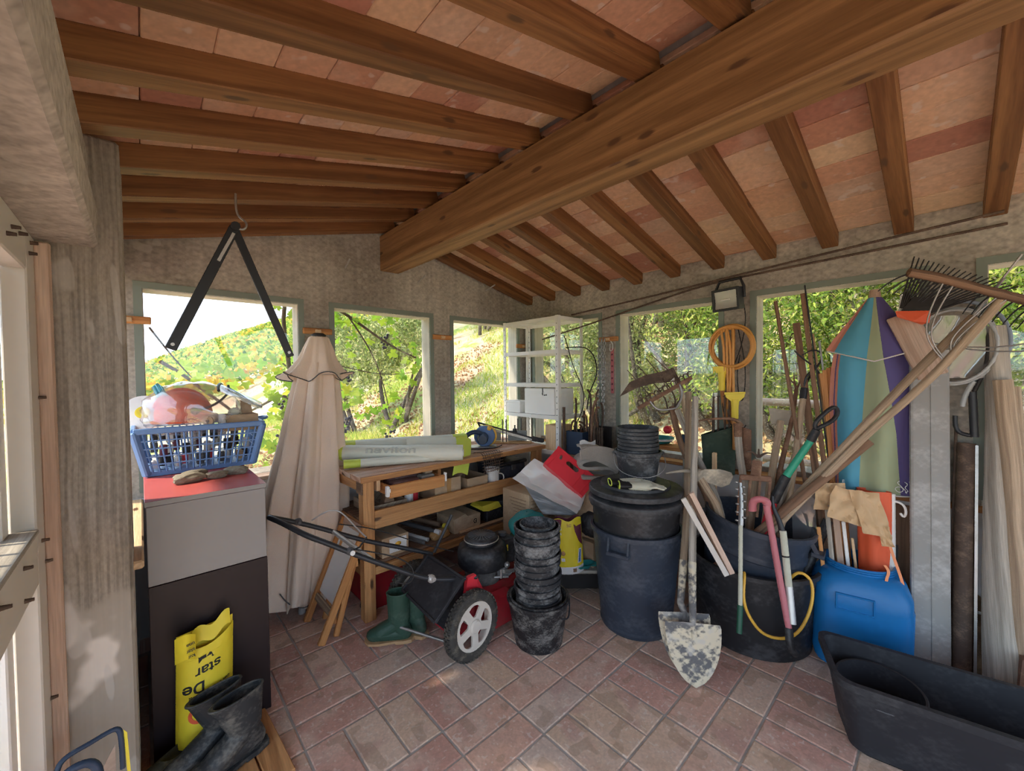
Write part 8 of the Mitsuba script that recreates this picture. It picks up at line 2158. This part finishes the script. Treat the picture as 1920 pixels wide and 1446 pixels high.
hr = [(1.32, 2.19, 0.385), (1.13, 2.235, 0.470), (0.93, 2.29, 0.555), (0.72, 2.335, 0.665), (0.56, 2.355, 0.745), (0.475, 2.35, 0.785)]
part(t, 'handle_bar', tube(spline(hl, 40), 0.0125, 10), 'm_black_metal')
part(t, 'handle_bar', tube(spline(hr, 40), 0.0125, 10), 'm_black_metal')
part(t, 'cross_grip', tube(spline([hl[-1], (0.560, 2.115, 0.745), (0.495, 2.23, 0.785), (0.462, 2.32, 0.797), (0.475, 2.35, 0.785)], 24), 0.0135, 10), 'm_black_metal', 'worn shiny cross grip')
part(t, 'cross_tube', rod((0.835, 1.945, 0.580), (0.77, 2.325, 0.640), 0.012, seed=1), 'm_light_metal', 'bare metal cross tube')
part(t, 'lever_wire', tube(spline([(0.665, 2.34, 0.725), (0.72, 2.30, 0.765), (0.775, 2.26, 0.77), (0.83, 2.18, 0.70), (0.865, 2.10, 0.645)], 24), 0.0042, 7), 'm_light_metal')
part(t, 'lever_wire', tube([(0.865, 2.10, 0.645), (0.80, 2.03, 0.635), (0.735, 1.985, 0.645)], 0.0042, 7), 'm_black_metal')
part(t, 'cable', tube(spline([(0.735, 1.985, 0.66), (0.85, 1.93, 0.62), (1.0, 1.86, 0.52), (0.98, 1.84, 0.46), (0.92, 1.87, 0.47)], 30), 0.0032, 6), 'm_dark')
part(t, 'cable', tube(spline([(0.80, 2.32, 0.675), (1.0, 2.28, 0.60), (1.25, 2.20, 0.47), (1.42, 2.10, 0.40)], 30), 0.0032, 6), 'm_dark')
for p in ((0.735, 1.985, 0.648), (0.60, 2.352, 0.732)):
    part(t, 'clamp', cat([ball(p, 0.020, 1), rod(np.array(p) + (0, -0.03, 0), np.array(p) + (0, 0.01, 0), 0.008, seed=1)]), 'm_dark_grey')
part(t, 'bolt', rod((0.735, 1.955, 0.648), (0.735, 1.949, 0.648), 0.012, seed=1), 'm_white')
part(t, 'hinge', cat([ball((1.10, 1.838, 0.436), 0.022, 2), rod((1.10, 1.81, 0.44), (1.10, 1.86, 0.44), 0.012, seed=1)]), 'm_light_metal')
solo('iron_pipe', rod((1.40, 2.30, 0.335), (1.53, 2.28, 0.56), 0.010, seed=1), 'm_dark_grey', 'grey handle sticking up behind the mower engine', 'pipe')

dG = np.array([-0.80, 0.60])
boot((1.085, 2.075, 0.004), dG, 0.285, 'm_boot_green', 'rubber_boot', 'dark green rubber boot with its toe to the left, by the bench leg', 'green rubber boots by the mower', L=0.25, open_l=0.062, open_w=0.050, sole='m_sole')
dG2 = np.array([-0.35, 0.94])
boot((1.160, 2.045, 0.004), dG2, 0.285, 'm_boot_green', 'rubber_boot', 'dark green rubber boot seen from behind, next to the mower', 'green rubber boots by the mower', L=0.25, open_l=0.060, open_w=0.046, sole='m_sole')

t = thing('folding_easel', 'folding wooden easel chair with a white canvas leaning against the bench leg', 'easel')
A0, A1 = np.array([0.700, 2.352, 0.012]), np.array([0.972, 2.362, 0.610])
B0, B1 = np.array([0.708, 2.645, 0.012]), np.array([0.955, 2.645, 0.600])
part(t, 'side_rail', wbar(A0, A1, 0.024, 0.040, (1, 0, 0)), 'm_orange_wood')
part(t, 'side_rail', wbar(B0, B1, 0.024, 0.040, (1, 0, 0)), 'm_orange_wood')
part(t, 'cross_rail', wbar(A1 + (A0 - A1) * 0.05, B1 + (B0 - B1) * 0.03, 0.02, 0.045, (0.4, 0, 1)), 'm_pink_wood')
part(t, 'cross_rail', wbar(A0 + (A1 - A0) * 0.24, B0 + (B1 - B0) * 0.24, 0.02, 0.04, (0.4, 0, 1)), 'm_handle')
for p0, p1 in (((0.79, 2.378, 0.012), (0.93, 2.380, 0.50)), ((0.80, 2.60, 0.012), (0.93, 2.60, 0.50))):
    part(t, 'back_leg', wbar(p0, p1, 0.022, 0.032, (1, 0, 0)), 'm_orange_wood')
for s in (0.18, 0.34, 0.5, 0.66):
    c = A0 + (A1 - A0) * s
    part(t, 'notch', box(c[0] + 0.028, c[0] + 0.045, 2.368, 2.385, c[2] - 0.03, c[2] + 0.01, 0.003).wood((0, 0, 1)), 'm_orange_wood')
part(t, 'canvas', sheet([[A0 + (A1 - A0) * s + ((B0 + (B1 - B0) * s) - (A0 + (A1 - A0) * s)) * w + np.array([0.020 * math.sin(PI * w) * (0.5 + s * 0.5), 0, -0.024 * math.sin(PI * w)]) for w in np.linspace(0.05, 0.95, 12)] for s in np.linspace(0.30 - 0.0, 0.94, 18)], 0.003, 60), 'm_white', 'white canvas with a dark edge')
part(t, 'canvas_edge', tube([A0 + (A1 - A0) * s + ((B0 + (B1 - B0) * s) - (A0 + (A1 - A0) * s)) * 0.05 + np.array([0.004, 0, -0.004]) for s in np.linspace(0.22, 0.94, 10)], 0.003, 6), 'm_dark_grey')

# ------------------------------------------------------------------ vines, fence, pole, terrace outside
def vine_leaf(seed):
    r = np.random.default_rng(seed)
    pts = []
    for k, (a, rad) in enumerate([(-2.75, 0.30), (-2.2, 0.62), (-1.75, 0.45), (-1.25, 0.80), (-0.75, 0.52), (-0.3, 0.80), (0.0, 1.0), (0.3, 0.80), (0.75, 0.52), (1.25, 0.80), (1.75, 0.45), (2.2, 0.62), (2.75, 0.30)]):
        q = rad * r.uniform(0.9, 1.1)
        pts.append((q * math.cos(a), q * math.sin(a), -0.16 * q * q + 0.14 * abs(math.sin(a)) * q * r.uniform(0.5, 1.3)))
    v = np.vstack([[(0, 0, 0.02)], pts])
    n = len(pts)
    f = [[0, i + 1, (i + 1) % n + 1] for i in range(n - 1)]
    return Mesh(v, f).tone(r.random())


lv = [shape(vine_leaf(s), 'm_leaf_vine') for s in range(10)]
t = thing('grape_vine', 'grape vine with yellow-green leaves and dark grapes outside the two left windows', 'vine')
for pts, r0, r1 in [([(0.93, 3.62, -0.1), (0.90, 3.56, 0.8), (0.87, 3.52, 1.5), (0.84, 3.50, 2.08), (0.95, 3.48, 2.16), (1.30, 3.45, 2.02), (1.65, 3.44, 1.80), (2.05, 3.46, 1.64)], 0.022, 0.008),
                    ([(0.88, 3.52, 1.30), (0.80, 3.48, 1.36), (0.62, 3.46, 1.28), (0.50, 3.46, 1.24)], 0.012, 0.006), ([(1.30, 3.45, 2.02), (1.50, 3.44, 1.70), (1.60, 3.44, 1.42), (1.66, 3.44, 1.15)], 0.007, 0.003),
                    ([(0.88, 3.52, 1.62), (1.20, 3.46, 1.60), (1.55, 3.44, 1.53), (1.90, 3.46, 1.54)], 0.005, 0.003), ([(1.16, 3.46, 1.6), (1.20, 3.44, 1.3), (1.24, 3.44, 1.0), (1.26, 3.46, 0.7)], 0.005, 0.003),
                    ([(0.10, 3.6, 1.62), (0.22, 3.52, 1.52), (0.36, 3.48, 1.38), (0.52, 3.46, 1.20), (0.60, 3.48, 0.9)], 0.012, 0.008), ([(0.05, 3.55, 1.84), (0.18, 3.5, 1.62), (0.28, 3.5, 1.48)], 0.006, 0.003)]:
    part(t, 'cane', tube(spline(pts, 30), np.linspace(r0, r1, 30), 7), 'm_bark')
r = np.random.default_rng(63)
zones = [((0.66, 0.93), (0.95, 1.72), 58), ((1.02, 1.40), (1.86, 2.12), 24), ((1.40, 1.95), (1.78, 2.08), 20), ((1.02, 1.42), (1.35, 1.85), 30), ((1.05, 1.50), (1.08, 1.38), 22), ((1.55, 1.80), (1.00, 1.32), 14), ((1.72, 1.95), (1.40, 1.85), 14), ((0.28, 0.62), (1.36, 1.66), 14), ((0.80, 0.93), (1.78, 2.08), 7), ((0.08, 0.28), (1.42, 1.62), 5), ((0.62, 0.95), (0.55, 0.95), 24)]
for (xa, xb), (za, zb), n in zones:
    for k in range(n):
        c = np.array([r.uniform(xa, xb), r.uniform(3.36, 3.62), r.uniform(za, zb)])
        sz = r.uniform(0.045, 0.075)
        nrm = np.array([r.normal(0, 0.5), -1.0 + r.normal(0, 0.4), 0.5 + r.normal(0, 0.4)])
        M = frame(c, np.cross(nrm, r.normal(size=3)), None, nrm)
        M[:3, :3] *= sz
        part(t, 'leaf', {**lv[int(r.integers(0, 10))], 'to_world': mi.ScalarTransform4f(M.tolist())}, None)
plain('m_grape', (0.022, 0.018, 0.045), 0.4)
for (x, z, n) in [(0.875, 1.40, 42), (0.80, 1.33, 26), (0.79, 1.10, 34), (1.30, 1.60, 22), (1.26, 1.18, 26), (1.65, 1.02, 30), (1.62, 1.88, 16)]:
    bs = []
    for k in range(n):
        s = r.random() ** 0.7
        a = r.uniform(0, 2 * PI)
        R = 0.042 * (1 - s) + 0.008
        bs.append(ball((x + R * math.cos(a), 3.44 + R * math.sin(a), z - 0.14 * s), r.uniform(0.009, 0.0125), 1))
    key = part(t, 'grape_bunch', cat(bs), 'm_grape', 'bunch of dark grapes')
    labels[key]['kind'] = 'stuff'
t = thing('rail_fence', 'weathered wooden rail fence outside the right-hand windows', 'fence')
for y in (-1.6, -0.5, 0.55, 1.6):
    part(t, 'post', rod((4.3, y, -0.15), (4.3, y, 1.30), 0.045, seed=5), 'm_grey_wood')
for z in (0.70, 1.225):
    for ya, yb in ((-1.6, -0.5), (-0.5, 0.55), (0.55, 1.6)):
        part(t, 'rail', rod((4.27, ya, z), (4.27, yb, z + 0.01), 0.036, seed=6), 'm_pink_wood')
solo('concrete_pole', rod((5.75, 0.65, 0.0), (5.75, 0.65, 4.6), 0.13, 0.12, n=20, seed=4), 'm_reveal', 'pale concrete pole outside behind the striped parasol', 'pole')
struct('terrace', box(-6.0, -0.30, -3.0, 6.0, -0.16, -0.06).tone(0.85, 0.4), 'm_floor_tile', 'paved terrace outside the gate')
struct('front_terrace', box(-0.30, 3.4, -8.0, YF, -0.16, -0.03).tone(0.85, 0.4), 'm_floor_tile', 'paved terrace in front of the open side')
for k, (x, y, n) in enumerate([(-0.62, 1.55, 260), (-0.75, 2.1, 260)]):
    t = thing('shrub', ['leafy shrub outside the lower pane of the gate', 'second leafy shrub farther along the outside of the gate'][k], 'shrub')
    part(t, 'foliage', crown((x, y, 0.30), (0.24, 0.24, 0.36), n, 0.11, 0.065, 500 + k, 12), 'm_leaf_green')
    part(t, 'stem', rod((x, y, -0.06), (x, y, 0.4), 0.012, 0.006), 'm_bark')
